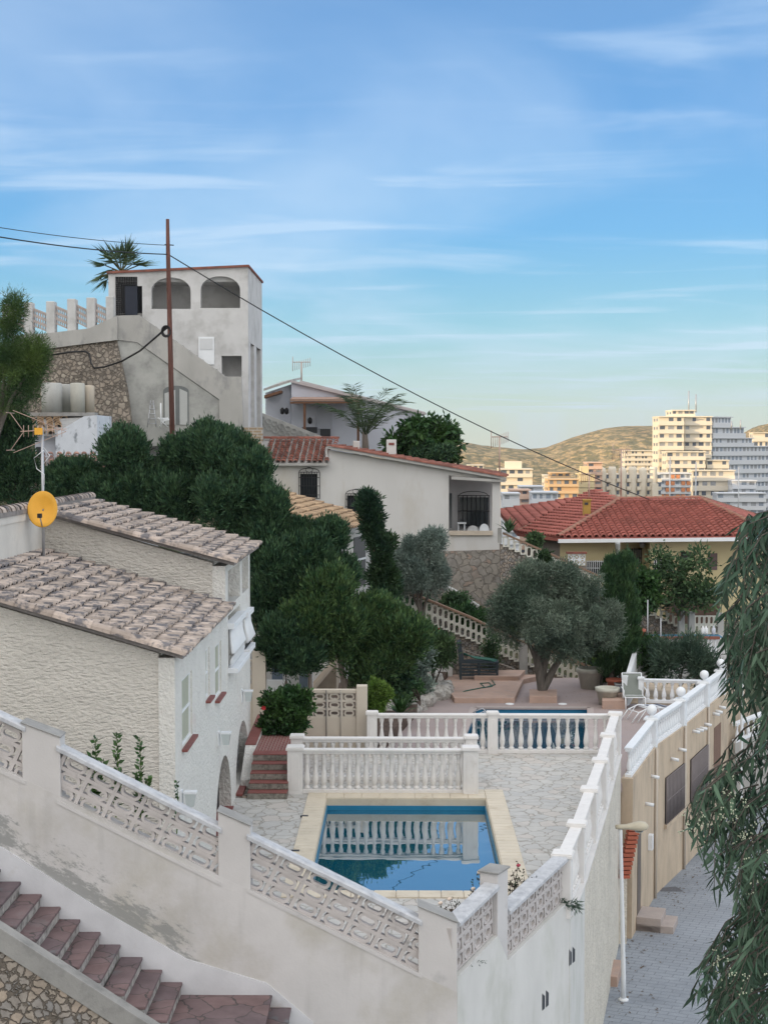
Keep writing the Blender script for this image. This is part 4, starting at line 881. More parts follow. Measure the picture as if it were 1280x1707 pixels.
# red brick gate top and street details
t=thing('brick_gateway','sloping red brick gateway head between the stucco wall and the tan building','gateway',(5.2,34.9,-3))
mbk=mat('red_brick',(.40,.12,.075),.85,.15,6)
for k in range(12): MB().obox((5.24+k*.024,34.55+k*.02),(1,.1),.13,.12,-2.85+k*.098,-2.775+k*.098).build('brick_course',mbk,t,bevel=.006)
MB().box(5.02,5.38,34.9,35.1,-4.7,-2.80).build('pier',m_stucco_street,t)
t=thing('street_marker','salmon low stone block on the street at the foot of the stucco wall','stone block',(4.72,32,-4.5)); MB().obox((4.72,32.4),(.25,1),.55,.13,-4.6,-4.25).build('block_body',m_kerb,t,bevel=.01)
for (x,y,lab) in ((1116,1484,'small iron drain cover by the tan wall'),(1165,1692,'larger iron drain cover near the bottom edge of the street')):
    q=G(x,y,-4.75); zz=st_z(q.y); q=G(x,y,zz); o=MB().obox((q.x,q.y),(1,.3),.3 if y<1600 else .32,.25,zz-.02,zz+.008).build('drain_cover',mat('cast_iron%d'%x,(.12,.125,.14),.6,.2,20),None); tag(o,lab,'drain cover','drain covers in the street')
for k,(x,y) in enumerate(((1085,1509),(1095,1552),(1130,1452))):
    q=G(x,y,-4.8); o=MB(); rockmesh(o,(q.x,q.y,st_z(q.y)+.04),.07,k+200); 

t=thing('street_end_wall','grey concrete wall closing the street behind the farther lamp','wall',(10.9,48.6,-5)); MB().seg((10.95,48.7),(14.5,52.5),.1,-6,(-2.55,-2.2)).build('wall_body',m_conc if False else mat('pale_concrete',(.40,.38,.35),.95,.12,1.5,c2=(.28,.27,.25),c2s=1.5,c2lo=.5,c2hi=.8),t)
balustrade('balustrade','white balustrade on the grey wall at the street end behind the farther lamp',(10.95,48.7),(14.5,52.5),-2.54,.72,m_paint,14,posts=(0,1),dz=.35,hw=.1)
# ---------------------------------------------------------------- terrain
def ss(a,b,x): t_=np.clip((x-a)/(b-a),0,1); return t_*t_*(3-2*t_)
BX=np.array([-60,-30,-12,-5,0,4,7,12,16,30,80]); BZ=np.array([20,13,7.2,4.6,2.6,.2,-.2,-1.2,-5.2,-6.5,-8.])
def hz(X,Y):
    B=np.interp(X,BX,BZ)
    h=-5.9+(B+5.9)*ss(51.3,62,Y)
    h=np.where(X<-3.7, np.maximum(h,-5.9+(np.interp(X,BX,BZ)+5.9)*ss(34,56,Y)), h)
    f=ss(82,300,Y); h=h*(1-f)+(-23+np.clip(-X,0,200)*.06*ss(300,80,Y))*f
    return h
xs=np.concatenate([np.linspace(-600,-40,12),np.linspace(-38,40,79),np.linspace(44,900,18)]); ys=np.concatenate([np.linspace(30,52,12),np.linspace(53,95,43),np.linspace(105,1100,30)])
XX,YY=np.meshgrid(xs,ys); ZZ=hz(XX,YY); V=np.stack([XX,YY,ZZ],-1).reshape(-1,3); nx=len(xs); ny=len(ys)
I=np.arange(nx*ny).reshape(ny,nx); FQ=np.stack([I[:-1,:-1],I[:-1,1:],I[1:,1:],I[1:,:-1]],-1).reshape(-1,4)
m_ground=mat('dry_bank',(.15,.125,.085),1,.25,1.2,c2=(.05,.075,.035),c2s=.5,c2lo=.42,c2hi=.58,bump=1.2,bs=4,bdist=.15)
kind(npmesh('terrain',V,FQ,m_ground,None,True))
# lower ground plane near the camera side, under stairs
kind(MB().box(-40,16,-10,17.6,-7.2,-7.0).build('ground',m_ground))
# unseen west ridge behind the viewer, added to keep the low sun off
sdv=Vector((math.sin(SUN_AZ),math.cos(SUN_AZ),0)); pv=Vector((sdv.y,-sdv.x,0))
if pv.y<0: pv=-pv
S_=np.linspace(-190,330,60); D_=np.linspace(55,190,22); V=[]
for s_ in S_:
    for d_ in D_:
        hgt=-7+(41+7+5*math.sin(s_*.045)+3*math.sin(s_*.13+1))*math.exp(-((d_-110)/32)**2)
        q=sdv*d_+pv*s_; V.append((q.x,q.y,hgt))
I=np.arange(len(S_)*len(D_)).reshape(len(S_),len(D_)); FQ=np.stack([I[:-1,:-1],I[:-1,1:],I[1:,1:],I[1:,:-1]],-1).reshape(-1,4)
kind(npmesh('shading_ridge',np.array(V),FQ,m_ground,None,True))
# far hills
prof=[(-900,700),(-200,715),(300,725),(600,728),(700,728),(755,733),(800,742),(870,749),(905,747),(950,730),(1000,715),(1040,711),(1100,711),(1180,722),(1225,728),(1250,712),(1290,703),(1400,690),(1700,712),(2300,735)]
PXs=[p_[0] for p_ in prof]; PYs=[p_[1] for p_ in prof]
YC=1700.; us_=np.linspace(-900,2300,300); V=[]; rows=np.linspace(0,1.25,50)
rr=np.random.default_rng(3)
def fb(x,y,seed=0):
    r=np.random.default_rng(seed); o_=0; 
    for k in range(7):
        f_=.006*1.75**k; a,b_,c_=r.uniform(-1,1,3); o_+=math.sin(x*f_*a*2+y*f_*b_*2+c_*9)/1.5**k
    return o_
for u_ in us_:
    zc=CZ-(np.interp(u_,PXs,PYs)-738)/F*YC; 
    for r_ in rows:
        Y=1000+700*r_; X=(u_-669)/F*(YC*.35+Y*.65)
        f_=math.sin(min(r_,1)*math.pi/2)**1.1 if r_<=1 else 1-(r_-1)*1.6
        z=-26+(zc+26)*f_+fb(X,Y,5)*3.2*(1-abs(min(r_,1))**3)*min(1,r_*4)+(.6*fb(X*3,Y*3,6) if r_<1 else 0)
        V.append((X*(1 if r_<1 else 1),Y,z))
I=np.arange(len(us_)*len(rows)).reshape(len(us_),len(rows)); FQ=np.stack([I[:-1,:-1],I[:-1,1:],I[1:,1:],I[1:,:-1]],-1).reshape(-1,4)[:,::-1]
m_hill=mat('scrub_hill',(.40,.28,.145),1,.3,.012,c2=(.15,.13,.065),c2s=.11,c2lo=.42,c2hi=.54,bump=1,bs=.09,bdist=7,stretch=(1,.5,1.6))
kind(npmesh('hills',np.array(V),FQ,m_hill,None,True))
# ---------------------------------------------------------------- pixel helpers at a depth
def X_(x,Y): return (x-669)/F*Y
def Z_(y,Y): return CZ-(y-738)/F*Y
def V3(x,y,Y): return Vector((X_(x,Y),Y,Z_(y,Y)))
def fr_wall(px,Y,th):   # frontal slab with a px outline
    return MB().prism([V3(x,y,Y)+Vector((0,0,0)) for x,y in px],(0,th,0))
def holed_front(name,m,parent,Y,th,outer,holes):
    bm=bmesh.new(); es=[]
    for lp in [outer]+holes:
        vs=[bm.verts.new(V3(x,y,Y)-ORG[parent.name]) for x,y in lp]
        for i in range(len(vs)): es.append(bm.edges.new((vs[i],vs[(i+1)%len(vs)])))
    bmesh.ops.triangle_fill(bm,use_beauty=True,edges=es)
    r=bmesh.ops.extrude_face_region(bm,geom=bm.faces[:]); bmesh.ops.translate(bm,verts=[v for v in r['geom'] if isinstance(v,bmesh.types.BMVert)],vec=(0,th,0))
    bmesh.ops.recalc_face_normals(bm,faces=bm.faces)
    me=bpy.data.meshes.new(name); bm.to_mesh(me); bm.free(); me.materials.append(m); o=bpy.data.objects.new(name,me); col.objects.link(o); o.parent=parent; ORG[o.name]=ORG[parent.name]; return o
def parch(x0,x1,yt,yb,k,n_=12):  # px arch
    r=(x1-x0)/2; return [(x0,yb),(x1,yb)]+[((x0+x1)/2+r*math.cos(math.pi*i/n_), yt+k-k*math.sin(math.pi*i/n_)) for i in range(n_+1)]
m_wh=mat('weathered_whitewash',(.58,.575,.57),.9,.08,.9,c2=(.38,.375,.36),c2s=1.1,c2lo=.48,c2hi=.78,bump=.1,bs=15,bdist=.01)
m_grey=mat('raw_grey_render',(.40,.40,.38),.95,.14,1.2,c2=(.27,.27,.26),c2s=1.8,c2lo=.45,c2hi=.7)
m_conc2=mat('weathered_concrete',(.42,.41,.39),.95,.12,.9,c2=(.25,.25,.25),c2s=2,c2lo=.52,c2hi=.75,stretch=(1,1,.5))
m_stonew=mat('hill_stone_wall',(.29,.245,.20),.95,.25,2.5,bump=.6,bs=6,bdist=.05,voronoi=dict(scale=5,edge=.12,joint=(.15,.13,.11),cv=(.23,.20,.17),cw=(.34,.30,.25),wob=1.0,depth=1.0))
m_lilac=mat('lilac_whitewash',(.56,.58,.65),.9,.05,.8)
m_rafter=mat('brown_wood',(.17,.085,.05),.7,.15,5)
m_tilered=mat('aged_red_tile',(.24,.095,.07),.9,.2,3,c2=(.12,.07,.065),c2s=2.5,c2lo=.5,c2hi=.7,isl=.25)
m_tiletan=mat('tan_roof_tile',(.43,.30,.19),.9,.15,3,c2=(.24,.17,.12),c2s=2,c2lo=.5,c2hi=.68,isl=.22)
m_tilenew=mat('bright_red_tile',(.37,.125,.10),.85,.12,2,c2=(.27,.10,.08),c2s=.6,c2lo=.5,c2hi=.75,isl=.16)
# ---------------------------------------------------------------- house with two arches
Y0=63.
t=thing('arched_house','tall whitewashed house with two arched loggia openings at the top of the hill','house',(X_(300,Y0),Y0,Z_(735,Y0)))
A=parch(254,319.6,464,516,22); B=parch(335.8,401.5,462,514.6,22)
holed_front('front_wall',m_wh,t,Y0,.3,[(183,760),(414.7,760),(414.7,446),(183,456)],[dedup(A),dedup(B),[(195,529),(239,529),(239,478),(230,478),(230,463),(195,463)],[(370,628),(403.7,628),(403.7,593.7),(370,593.7)]])
XR=X_(414.7,Y0)
MB().box(XR-.3,XR,Y0+.302,69.3,Z_(570,Y0),Z_(446,Y0)-.0).box(XR-.3,XR,Y0+.302,64.0,Z_(760,Y0),Z_(570,Y0)-.01).box(XR-.3,XR,65.5,66.6,Z_(760,Y0),Z_(570,Y0)-.01).box(XR-.3,XR,68.6,69.3,Z_(760,Y0),Z_(570,Y0)-.01).build('side_wall',m_wh,t)
MB().box(X_(183,Y0),XR-.31,69.0,69.3,Z_(760,Y0),Z_(456,Y0)-.1).box(X_(183,Y0),X_(183,Y0)+.3,Y0+.31,69,Z_(760,Y0),Z_(456,Y0)-.1).build('rear_wall',m_wh,t)
MB().box(X_(183,Y0)+.31,XR-.31,Y0+2.2,Y0+2.35,Z_(760,Y0),Z_(466,Y0)).build('inner_wall',m_wh,t)
MB().box(X_(183,Y0)+.31,XR-.31,Y0+.31,Y0+2.19,Z_(516,Y0)-.3,Z_(516,Y0)-.15).box(X_(183,Y0)+.31,XR-.31,Y0+.31,69,Z_(456,Y0)-.35,Z_(456,Y0)-.15).build('floor_slab',m_wh,t)
MB().prism([V3(181,458,Y0)+Vector((0,-.12,0)),V3(417,447,Y0)+Vector((0,-.12,0)),V3(417,443.5,Y0)+Vector((0,-.12,0)),V3(181,454,Y0)+Vector((0,-.12,0))],(0,6.5,0)).build('roof_edge',m_tilered,t)
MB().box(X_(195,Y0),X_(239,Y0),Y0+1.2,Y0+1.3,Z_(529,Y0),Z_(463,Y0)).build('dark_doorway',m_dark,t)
b=MB(); 
for k in range(13): x=195+k*2.9; b.box(X_(x,Y0),X_(x,Y0)+.03,Y0-.03,Y0,Z_(529 if k<6 else 478,Y0),Z_(463,Y0))
for k in range(22):
    y=463+k*3.1; b.box(X_(195,Y0),X_(230 if y<478 else 210,Y0),Y0-.05,Y0-.03,Z_(y+1,Y0),Z_(y,Y0))
b.build('lattice',m_black,t); MB().box(X_(209,Y0),X_(231,Y0),Y0-.02,Y0+.03,Z_(529,Y0),Z_(478.5,Y0)).build('gate_panel',mat('dark_blue_gate',(.025,.03,.045),.6,.1),t)
o=fr_wall([(332,608),(358,608),(358,562),(332,562)],Y0-.06,.05).build('side_door',m_paint,t); fr_wall([(334.5,583),(355.5,583),(355.5,565),(334.5,565)],Y0-.085,.02).build('door_panel',mat('door_white',(.60,.61,.62),.6,.03),o)
MB().box(X_(370,Y0)-.1,X_(404,Y0)+.1,Y0+1.0,Y0+1.1,Z_(640,Y0),Z_(590,Y0)).build('niche_back',m_wh,t)
# stair rising across the front
Ys=61.2
fr_wall([(196,527),(233.6,526),(377,628),(403,628),(407,735),(366,735),(366,666),(230,571),(196,567)],Ys,.25).build('stair_parapet',m_conc2,t)
fr_wall([(196,568),(230,572),(366,667),(366,740),(218,745)],Ys+.05,.2).build('lower_wall',m_grey,t)
b=MB()
for k in range(12): x=240+k*11.5; y=540+k*8.1; b.box(X_(x,Ys),X_(x+11.5,Ys)-.001*k,Ys+.26,Y0-.01,Z_(y+60,Ys),Z_(y,Ys))
b.build('stair_steps',m_conc2,t)
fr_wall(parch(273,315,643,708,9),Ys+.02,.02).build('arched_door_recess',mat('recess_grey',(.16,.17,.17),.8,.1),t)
o=fr_wall([(275,708),(293,708),(293,650),(275,656)],Ys-.0,.015).build('door_leaf',mat('pale_door',(.45,.46,.45),.7,.05),t); fr_wall([(300,708),(313,708),(313,654),(300,648)],Ys-.0,.015).build('door_leaf',MATS['pale_door'],t)
MB().box(X_(404,Ys),X_(437,Ys),Ys,Ys+.5,Z_(745,Ys),Z_(712,Ys)).build('brick_plinth',mat('yellow_brick',(.36,.27,.18),.9,.1,4,brick=dict(w=.35,h=.12,mortar=.02,c2=(.30,.23,.16),jc=(.45,.42,.38),rot=(R(90),0,0))),t)
t=thing('hill_stone_wall','tall battered stone retaining wall left of the arched house','retaining wall',(X_(150,Ys),Ys,Z_(740,Ys)))
b=MB(); q=[V3(20,588,Ys),V3(196,566,Ys),V3(226,745,Ys-1.2),V3(0,760,Ys-1.2)]; b.hexa([q[3],q[2],q[2]+Vector((-.5,2.5,0)),q[3]+Vector((0,2.5,0)),q[0],q[1],q[1]+Vector((0,1.2,0)),q[0]+Vector((0,1.2,0))]); b.build('stone_face',m_stonew,t)
fr_wall([(20,560),(80,556),(150,548),(197,527),(197,567),(20,589)],Ys-.15,1.6).build('concrete_band',m_conc2,t)
t=thing('terrace_fence','white posts with sloping pierced block panels above the hill stone wall','fence',(X_(110,60.8),60.8,Z_(550,60.8)))
Yf=61.33
fp=[(8,22,508,560),(44,58,505.6,560),(81,95,504,558),(116,130,500,556),(148,162,498,552),(180,193,496,545)]
for a,c,y0,y1 in fp: MB().box(X_(a,Yf),X_(c,Yf),Yf-.25,Yf+.25,Z_(y1,Yf),Z_(y0,Yf)).build('post',m_wh,t,bevel=.03)
m_fblock=mat('pinkish_block',(.50,.43,.40),.9,.1,3)
for i in range(5):
    xa,xb=fp[i][1],fp[i+1][0]; yt=fp[i+1][2]+(17 if i>1 else 17); o_=V3(xa,yt+24,Yf); e_=V3(xb,yt+33,Yf); pb=MB(); n_=6; uu=(e_-o_)
    for c_ in range(n_):
        for r_ in range(3):
            ring3(pb,rect_match(stadium(uu.length/n_*.66,.14,4),uu.length/n_,.235),stadium(uu.length/n_*.66,.14,4),o_+uu*((c_+.5)/n_)+Vector((0,0,.12+.235*r_)),uu.normalized(),Vector((0,0,1)),Vector((0,-1,0)),.1)
    pb.build('block_panel',m_fblock,t); MB().prism([o_+Vector((0,-.07,.71)),e_+Vector((0,-.07,.71)),e_+Vector((0,-.07,.77)),o_+Vector((0,-.07,.77))],(0,.2,0)).build('panel_rail',m_fblock,t)
# concrete tanks
for k,(a,c,y0,y1,Yt) in enumerate(((70,104,640,688,54.6),(100,120,642,689,55.3),(118,142,640,690,54.6),(139,158,644,691,55.0))):
    r_=X_(c,Yt)-X_(a,Yt); o=MB().lathe(((X_(a,Yt)+X_(c,Yt))/2,Yt,Z_(y1,Yt)),[(r_/2,0),(r_/2,Z_(y0,Yt)-Z_(y1,Yt)),(r_/2-.05,Z_(y0,Yt)-Z_(y1,Yt)+.03),(.02,Z_(y0,Yt)-Z_(y1,Yt)+.04)],20).build('water_tank',mat('tank%d'%k,((.44,.44,.42),(.40,.40,.38),(.46,.45,.40),(.47,.41,.33))[k],.9,.1,1.5,c2=(.34,.33,.31),c2s=2,c2lo=.5,c2hi=.8,stretch=(1,1,.4)))
    tag(o,('broad grey concrete water tank, leftmost in the row under the stone wall','narrow grey water tank set back between two broader ones','pale concrete water tank, third along the row','cream stained water tank at the right end of the row')[k],'water tank','water tanks below the stone wall')
# white shed
Yh=50.
t=thing('white_shed','small flaking white shed with a tan tile lean-to roof below the water tanks','shed',(X_(120,Yh),Yh,Z_(760,Yh)))
m_flake=mat('flaking_white',(.60,.63,.68),.9,.08,2,c2=(.25,.27,.30),c2s=1.6,c2lo=.56,c2hi=.64,stretch=(1.4,1,1))
fr_wall([(92,765),(162,765),(162,692),(140,694),(92,722)],Yh,2.5).build('wall',m_flake,t)
fr_wall([(58,765),(91.5,765),(91.5,724),(58,724)],Yh+.4,2).build('low_wall',m_lilac,t); fr_wall([(60,765),(68,765),(68,745),(60,745)],Yh+.37,.02).build('dark_opening',m_dark,t)
a=V3(48,724,Yh-.1); c=V3(92,724,Yh-.1); d=V3(150,692,Yh+3); e_=V3(45,697,Yh+3)
v_=(e_-a); roof_tiles('roof_tiles',m_tiletan,t,a,(1,0,0),v_,[(0,0),(X_(92,Yh)-a.x,0),(X_(150,Yh+3)-a.x,v_.length),(0,v_.length)],pitch=.3,length=.42,rad=.12)
MB().prism([a,c,d,e_],(0,0,-.06)).build('roof_deck',m_conc,t); MB().box(X_(42,53),X_(162,53),52.6,53.2,Z_(694,53),Z_(688,53)).build('roof_kerb',m_conc,t)
t=thing('low_tile_roof','pinkish tile roof of a low house half hidden behind the dark cypress hedge','house',(X_(110,44),44,Z_(840,44)))
a=V3(50,835,43.2); v_=V3(50,757,47.5)-a; roof_tiles('roof_tiles',mat('pinkish_roof_tile',(.34,.20,.16),.9,.15,3,c2=(.17,.12,.11),c2s=2,c2lo=.45,c2hi=.62,isl=.25),t,a,(1,0,0),v_,[(0,0),(3.2,0),(3.2,v_.length),(0,v_.length)],pitch=.27,length=.36,rad=.105)
MB().prism([a-Vector((0,0,.08)),a+Vector((3.2,0,-.08)),a+Vector((3.2,0,-.08))+v_,a+v_-Vector((0,0,.08))],(0,0,-.1)).box(a.x+.1,a.x+3.1,44,47,0,a.z-.1).build('walls',m_wh,t)
# ladder and clothes airer in front of the grey wall
t=thing('step_ladder','small aluminium step ladder leaning before the raw grey wall','ladder',V3(254,708,60)); b=MB(); Yl=60.2
for x0_,x1_ in ((249,252),(260,256)): b.tube([V3(x0_-3 if x0_<255 else x0_+1,712,Yl),V3(x1_,668,Yl+.4)],.025,5)
for k in range(5): b.tube([V3(247.5+k*.8,706-k*8,Yl+.05*k),V3(260.5-k*.7,706-k*8,Yl+.05*k)],.02,4)
b.build('rails',MATS['galvanised'],t)
t=thing('clothes_airer','white folding clothes airer standing on the yard before the grey wall','clothes airer',V3(272,712,60)); b=MB()
for k in range(6): b.tube([V3(262+k*1.5,697+k*1.1,60),V3(280+k*1.0,697+k*.5,60)],.012,4)
b.tube([V3(264,712,60),V3(280,696,60)],.015,4); b.tube([V3(280,712,60),V3(264,696,60)],.015,4); b.tube([V3(268.5,712,60),V3(268.5,672,60)],.03,5); b.build('airer_frame',m_paint,t)
# ---------------------------------------------------------------- pole and wires
t=thing('utility_pole','tall weathered brown wooden utility pole before the arched house','utility pole',V3(288,738,52))
MB().tube([V3(288,760,52),V3(285.5,600,52),V3(282.5,430,52),V3(282,368,52)],[.095,.09,.075,.06],8).build('timber',mat('rusty_timber',(.115,.055,.045),.85,.3,5,c2=(.19,.08,.06),c2s=3,c2lo=.5,c2hi=.7,stretch=(3,3,.3)),t)
b=MB(); 
for k in range(3): 
    c=V3(278,553,51.9); b.tube([c+Vector((.16*math.cos(a_)*(1-.15*k),.03*k,.2*math.sin(a_)*(1-.15*k))) for a_ in np.linspace(0,6.28,16)],.022,5)
b.build('cable_coil',m_black,t); MB().tube([V3(277,410,52),V3(292,411,52)],.02,5).build('bracket',m_black,t)
def wire(label,pts,r,sag=0,name='overhead_cable'):
    q=[V3(*p_) for p_ in pts]; 
    if len(q)==2: q=[q[0]+(q[1]-q[0])*f_+Vector((0,0,-sag*4*f_*(1-f_))) for f_ in np.linspace(0,1,14)]
    tag(MB().tube(q,r,5).build(name,m_black),label,'cable','overhead cables')
wire('upper thin cable coming in from the left edge to the wooden pole',[(-60,371,40),(281,411,52)],.012,.1)
wire('lower thicker cable coming in from the left edge to the wooden pole',[(-60,386,40),(281,426,52)],.02,.12)
wire('long cable running down from the wooden pole to the red tiled roof',[(284,427,52),(1085,834,66)],.022,.55)
wire('heavy black cable looping from the pole across the stone wall',[(282,545,52),(262,562,54),(235,585,57),(205,602,59.5),(175,612,59.9),(158,614,59.9),(153,606,59.9),(150,590,60.2),(143,586,60.2),(120,587,60.2),(88,592,60.2)],.04)
# ---------------------------------------------------------------- lilac white house
Yb=76.
t=thing('lilac_house','low lilac white house with a brown pergola roof, behind the feathery palm','house',(X_(560,Yb),Yb,Z_(745,Yb)))
MB().prism([V3(486,638,Yb),V3(486,760,Yb),V3(700,760,Yb),V3(700,688,Yb)],(0,7,0)).build('wall',m_lilac,t)
MB().prism([V3(443,655,Yb+.5),V3(443,760,Yb+.5),V3(485.5,760,Yb+.5),V3(485.5,641,Yb+.5)],(0,6,0)).build('side_wing',m_lilac,t)
MB().prism([V3(484,633.5,Yb),V3(484,637.5,Yb),V3(710,692,Yb),V3(710,689,Yb)],(0,-.25,0)).prism([V3(500,634,Yb),V3(500,638.5,Yb),V3(709,690,Yb),V3(709,687,Yb)],(0,7,0)).build('roof_edge',mat('pale_fascia',(.45,.42,.42),.9,.1),t)
MB().prism([V3(440,652,Yb),V3(486,637,Yb),V3(502,633,Yb+4),V3(470,640,Yb+4)],(0,0,.12)).build('side_roof',m_conc2,t)
MB().prism([V3(441,659,Yb-.6),V3(469,651,Yb-.6),V3(469,655,Yb-.6),V3(441,664,Yb-.6)],(0,1,0)).build('porch_beam',m_rafter,t)
o=MB().prism([V3(484,665,Yb-2),V3(600,665,Yb-2),V3(600,669,Yb-2),V3(484,669,Yb-2)],(0,2,.15)).build('pergola_roof',mat('pergola_top',(.36,.24,.19),.9,.1),t)
MB().prism([V3(484,670,Yb-2),V3(600,669.5,Yb-2),V3(600,672.5,Yb-2),V3(484,673,Yb-2)],(0,.12,0)).build('pergola_beam',m_rafter,o)
for x in (508,597): MB().box(X_(x-2,Yb-1.9),X_(x+2,Yb-1.9),Yb-1.95,Yb-1.8,Z_(750,Yb),Z_(673,Yb-1.9)-.01).build('pergola_post',m_rafter,t)
fr_wall([(529,715),(554,715),(554,677),(529,677)],Yb-.06,.05).build('door',mat('lilac_door',(.46,.48,.54),.7,.03),t)
fr_wall([(512,722),(529,722),(529,712),(503,712)],Yb-.12,.05).build('dark_window',m_dark,t); fr_wall([(534,728),(551,728),(551,715),(534,715)],Yb-.12,.05).build('dark_window',m_dark,t)
for x,y in ((471,686),(478,686),(517,702)): MB().lathe(V3(x,y+5,Yb-.2),[(.02,0),(.1,.05),(.12,.25),(.03,.35)],8).build('wall_lantern',m_black,t)
def aerial(label,x,y0,y1,Y,w_=.5,kind_='aerial'):
    t=thing('tv_aerial',label,'TV aerial',V3(x,y0,Y),'TV aerials'); b=MB().tube([V3(x,y0,Y),V3(x,y1,Y)],.03*Y/60,5); b.build('mast',MATS['aerial_metal'],t); b=MB(); c=V3(x,y1+4,Y)
    b.tube([c-Vector((w_,0,-.12)),c+Vector((w_,0,.12))],.018,4)
    for k in range(-4,5): q=c+Vector((w_*k/4,0,.12*k/4)); b.tube([q-Vector((.0,.0,.22)),q+Vector((.0,.0,.22))],.012,4)
    b.tube([c+Vector((-w_,0,-.35)),c+Vector((-w_,0,.4))],.015,4); b.build('elements',MATS['aerial_metal'],t)
aerial('square aerial on the roof of the lilac white house',503,636,604,77,.45)
aerial('tall aerial rising behind the terrace corner of the white house',832,795,729,63,.35)
aerial('aerial standing left of the chimney on the red tiled roof',900+1,0+842,786,70,.35) if False else None
t=thing('ramp_wall','sloping grey wall with round motifs in front of the lilac white house','garden wall',V3(480,735,70))
fr_wall([(431,686),(536,727),(536,745),(431,745)],70,.25).build('wall_body',m_conc2,t)
b=MB()
for k in range(9):
    for j in range(2):
        c=V3(438+k*10.5,698+k*4.1+j*11,70)+Vector((0,-.03,0)); ring3(b,[(.14*math.cos(a_),.14*math.sin(a_)) for a_ in np.linspace(0,6.28,13)[:-1]],[(.09*math.cos(a_),.09*math.sin(a_)) for a_ in np.linspace(0,6.28,13)[:-1]],c,Vector((1,0,0)),Vector((0,0,1)),Vector((0,1,0)),.05)
b.build('round_motifs',m_grey,t)
# ---------------------------------------------------------------- white house with corner terrace
Y2=62.
t=thing('white_house','long white house with a corner terrace, stone base and red tiled sloping roof','house',(X_(640,Y2),Y2,Z_(990,Y2)))
m_w2=mat('house_whitewash',(.61,.60,.585),.9,.06,.5,c2=(.48,.44,.38),c2s=.7,c2lo=.48,c2hi=.75,stretch=(1,1,.35))
W1_=[(500,830),(529,830),(529,790),(500,790)]; W2_=[(578,862),(607,862),(607,826),(578,826)]
holed_front('front_wall',m_w2,t,Y2,.3,[(443,772),(548,772),(548,750),(834,797),(834,919),(443,990)],[W1_,W2_,[(748,886),(820,886),(820,806),(748,792)]])
fr_wall([(545.5,744),(548,775),(545.5,775),(543,775),(543,746)],Y2-.03,.4).build('gable_edge',m_w2,t)
for wx in ((500,529,790,830),(578,607,826,862)):
    o=fr_wall([(wx[0]-1,wx[3]),(wx[1]+1,wx[3]),(wx[1]+1,wx[2]),(wx[0]-1,wx[2])],Y2+.18,.03).build('window',m_glass,t)
    b=MB(); Yg=Y2-.12
    for k in range(9): x=wx[0]-2+k*(wx[1]-wx[0]+6)/8; b.tube([V3(x,wx[3]+1,Yg),V3(x,wx[2]-3,Yg)],.014,4)
    for y in (wx[2]-3,wx[2]+6,(wx[2]+wx[3])/2,wx[3]-5,wx[3]+1): b.tube([V3(wx[0]-2,y,Yg),V3(wx[1]+4,y,Yg)],.014,4)
    cx=(wx[0]+wx[1])/2+1; b.tube([V3(cx+17*math.cos(a_),wx[2]-3-7*math.sin(a_)**1,Yg) for a_ in np.linspace(0,3.14,10)],.014,4); b.tube([V3(cx+6*math.cos(a_),wx[2]-7-4*math.sin(a_),Yg) for a_ in np.linspace(0,6.28,10)],.012,4)
    b.build('window_grille',m_black,o)
# terrace interior
MB().box(X_(735,Y2),X_(834,Y2),Y2+2.4,Y2+2.6,Z_(940,Y2),Z_(790,Y2)).box(X_(735,Y2),X_(748,Y2),Y2+.31,Y2+2.39,Z_(940,Y2),Z_(790,Y2)).build('terrace_back_wall',mat('terrace_wall',(.44,.43,.43),.9,.05),t)
MB().box(X_(748,Y2),X_(834,Y2),Y2+.31,Y2+2.39,Z_(893,Y2),Z_(890,Y2)).build('terrace_floor',m_conc2,t)
MB().box(X_(749,Y2),X_(821,Y2),Y2-.12,Y2+.2,Z_(892,Y2),Z_(885,Y2)).build('planter_ledge',mat('ledge',(.52,.45,.37),.9,.1),t)
o=MB().box(X_(766,64.3),X_(814,64.3),64.34,64.38,Z_(878,64.3),Z_(829,64.3)).build('terrace_window',m_glass,t)
b=MB(); Yg=64.2
for k in range(8): x=764+k*7.3; b.tube([V3(x,880,Yg),V3(x,826,Yg)],.016,4)
for y in (826,852,880): b.tube([V3(763,y,Yg),V3(816,y,Yg)],.016,4)
b.tube([V3(789+24*math.cos(a_),826-7*math.sin(a_),Yg) for a_ in np.linspace(0,3.14,12)],.014,4); b.build('window_grille',m_black,o)
MB().box(X_(748.5,62.9),X_(753,62.9),62.8,63.4,Z_(880,63),Z_(822,63)).build('side_window',m_glass,t)
fr_wall([(700,920),(838,916),(838,1050),(700,1050)],Y2-.03,.4).build('stone_base',m_rock_big,t)
MB().box(X_(838,Y2)-.4,X_(838,Y2)-.02,Y2+.38,70,Z_(1050,Y2),Z_(919,Y2)).build('stone_side',m_rock_big,t)
MB().box(X_(834,Y2)-.3,X_(834,Y2)-.02,Y2+2.6,70,Z_(919,Y2),Z_(802,Y2)).build('side_wall',m_w2,t)
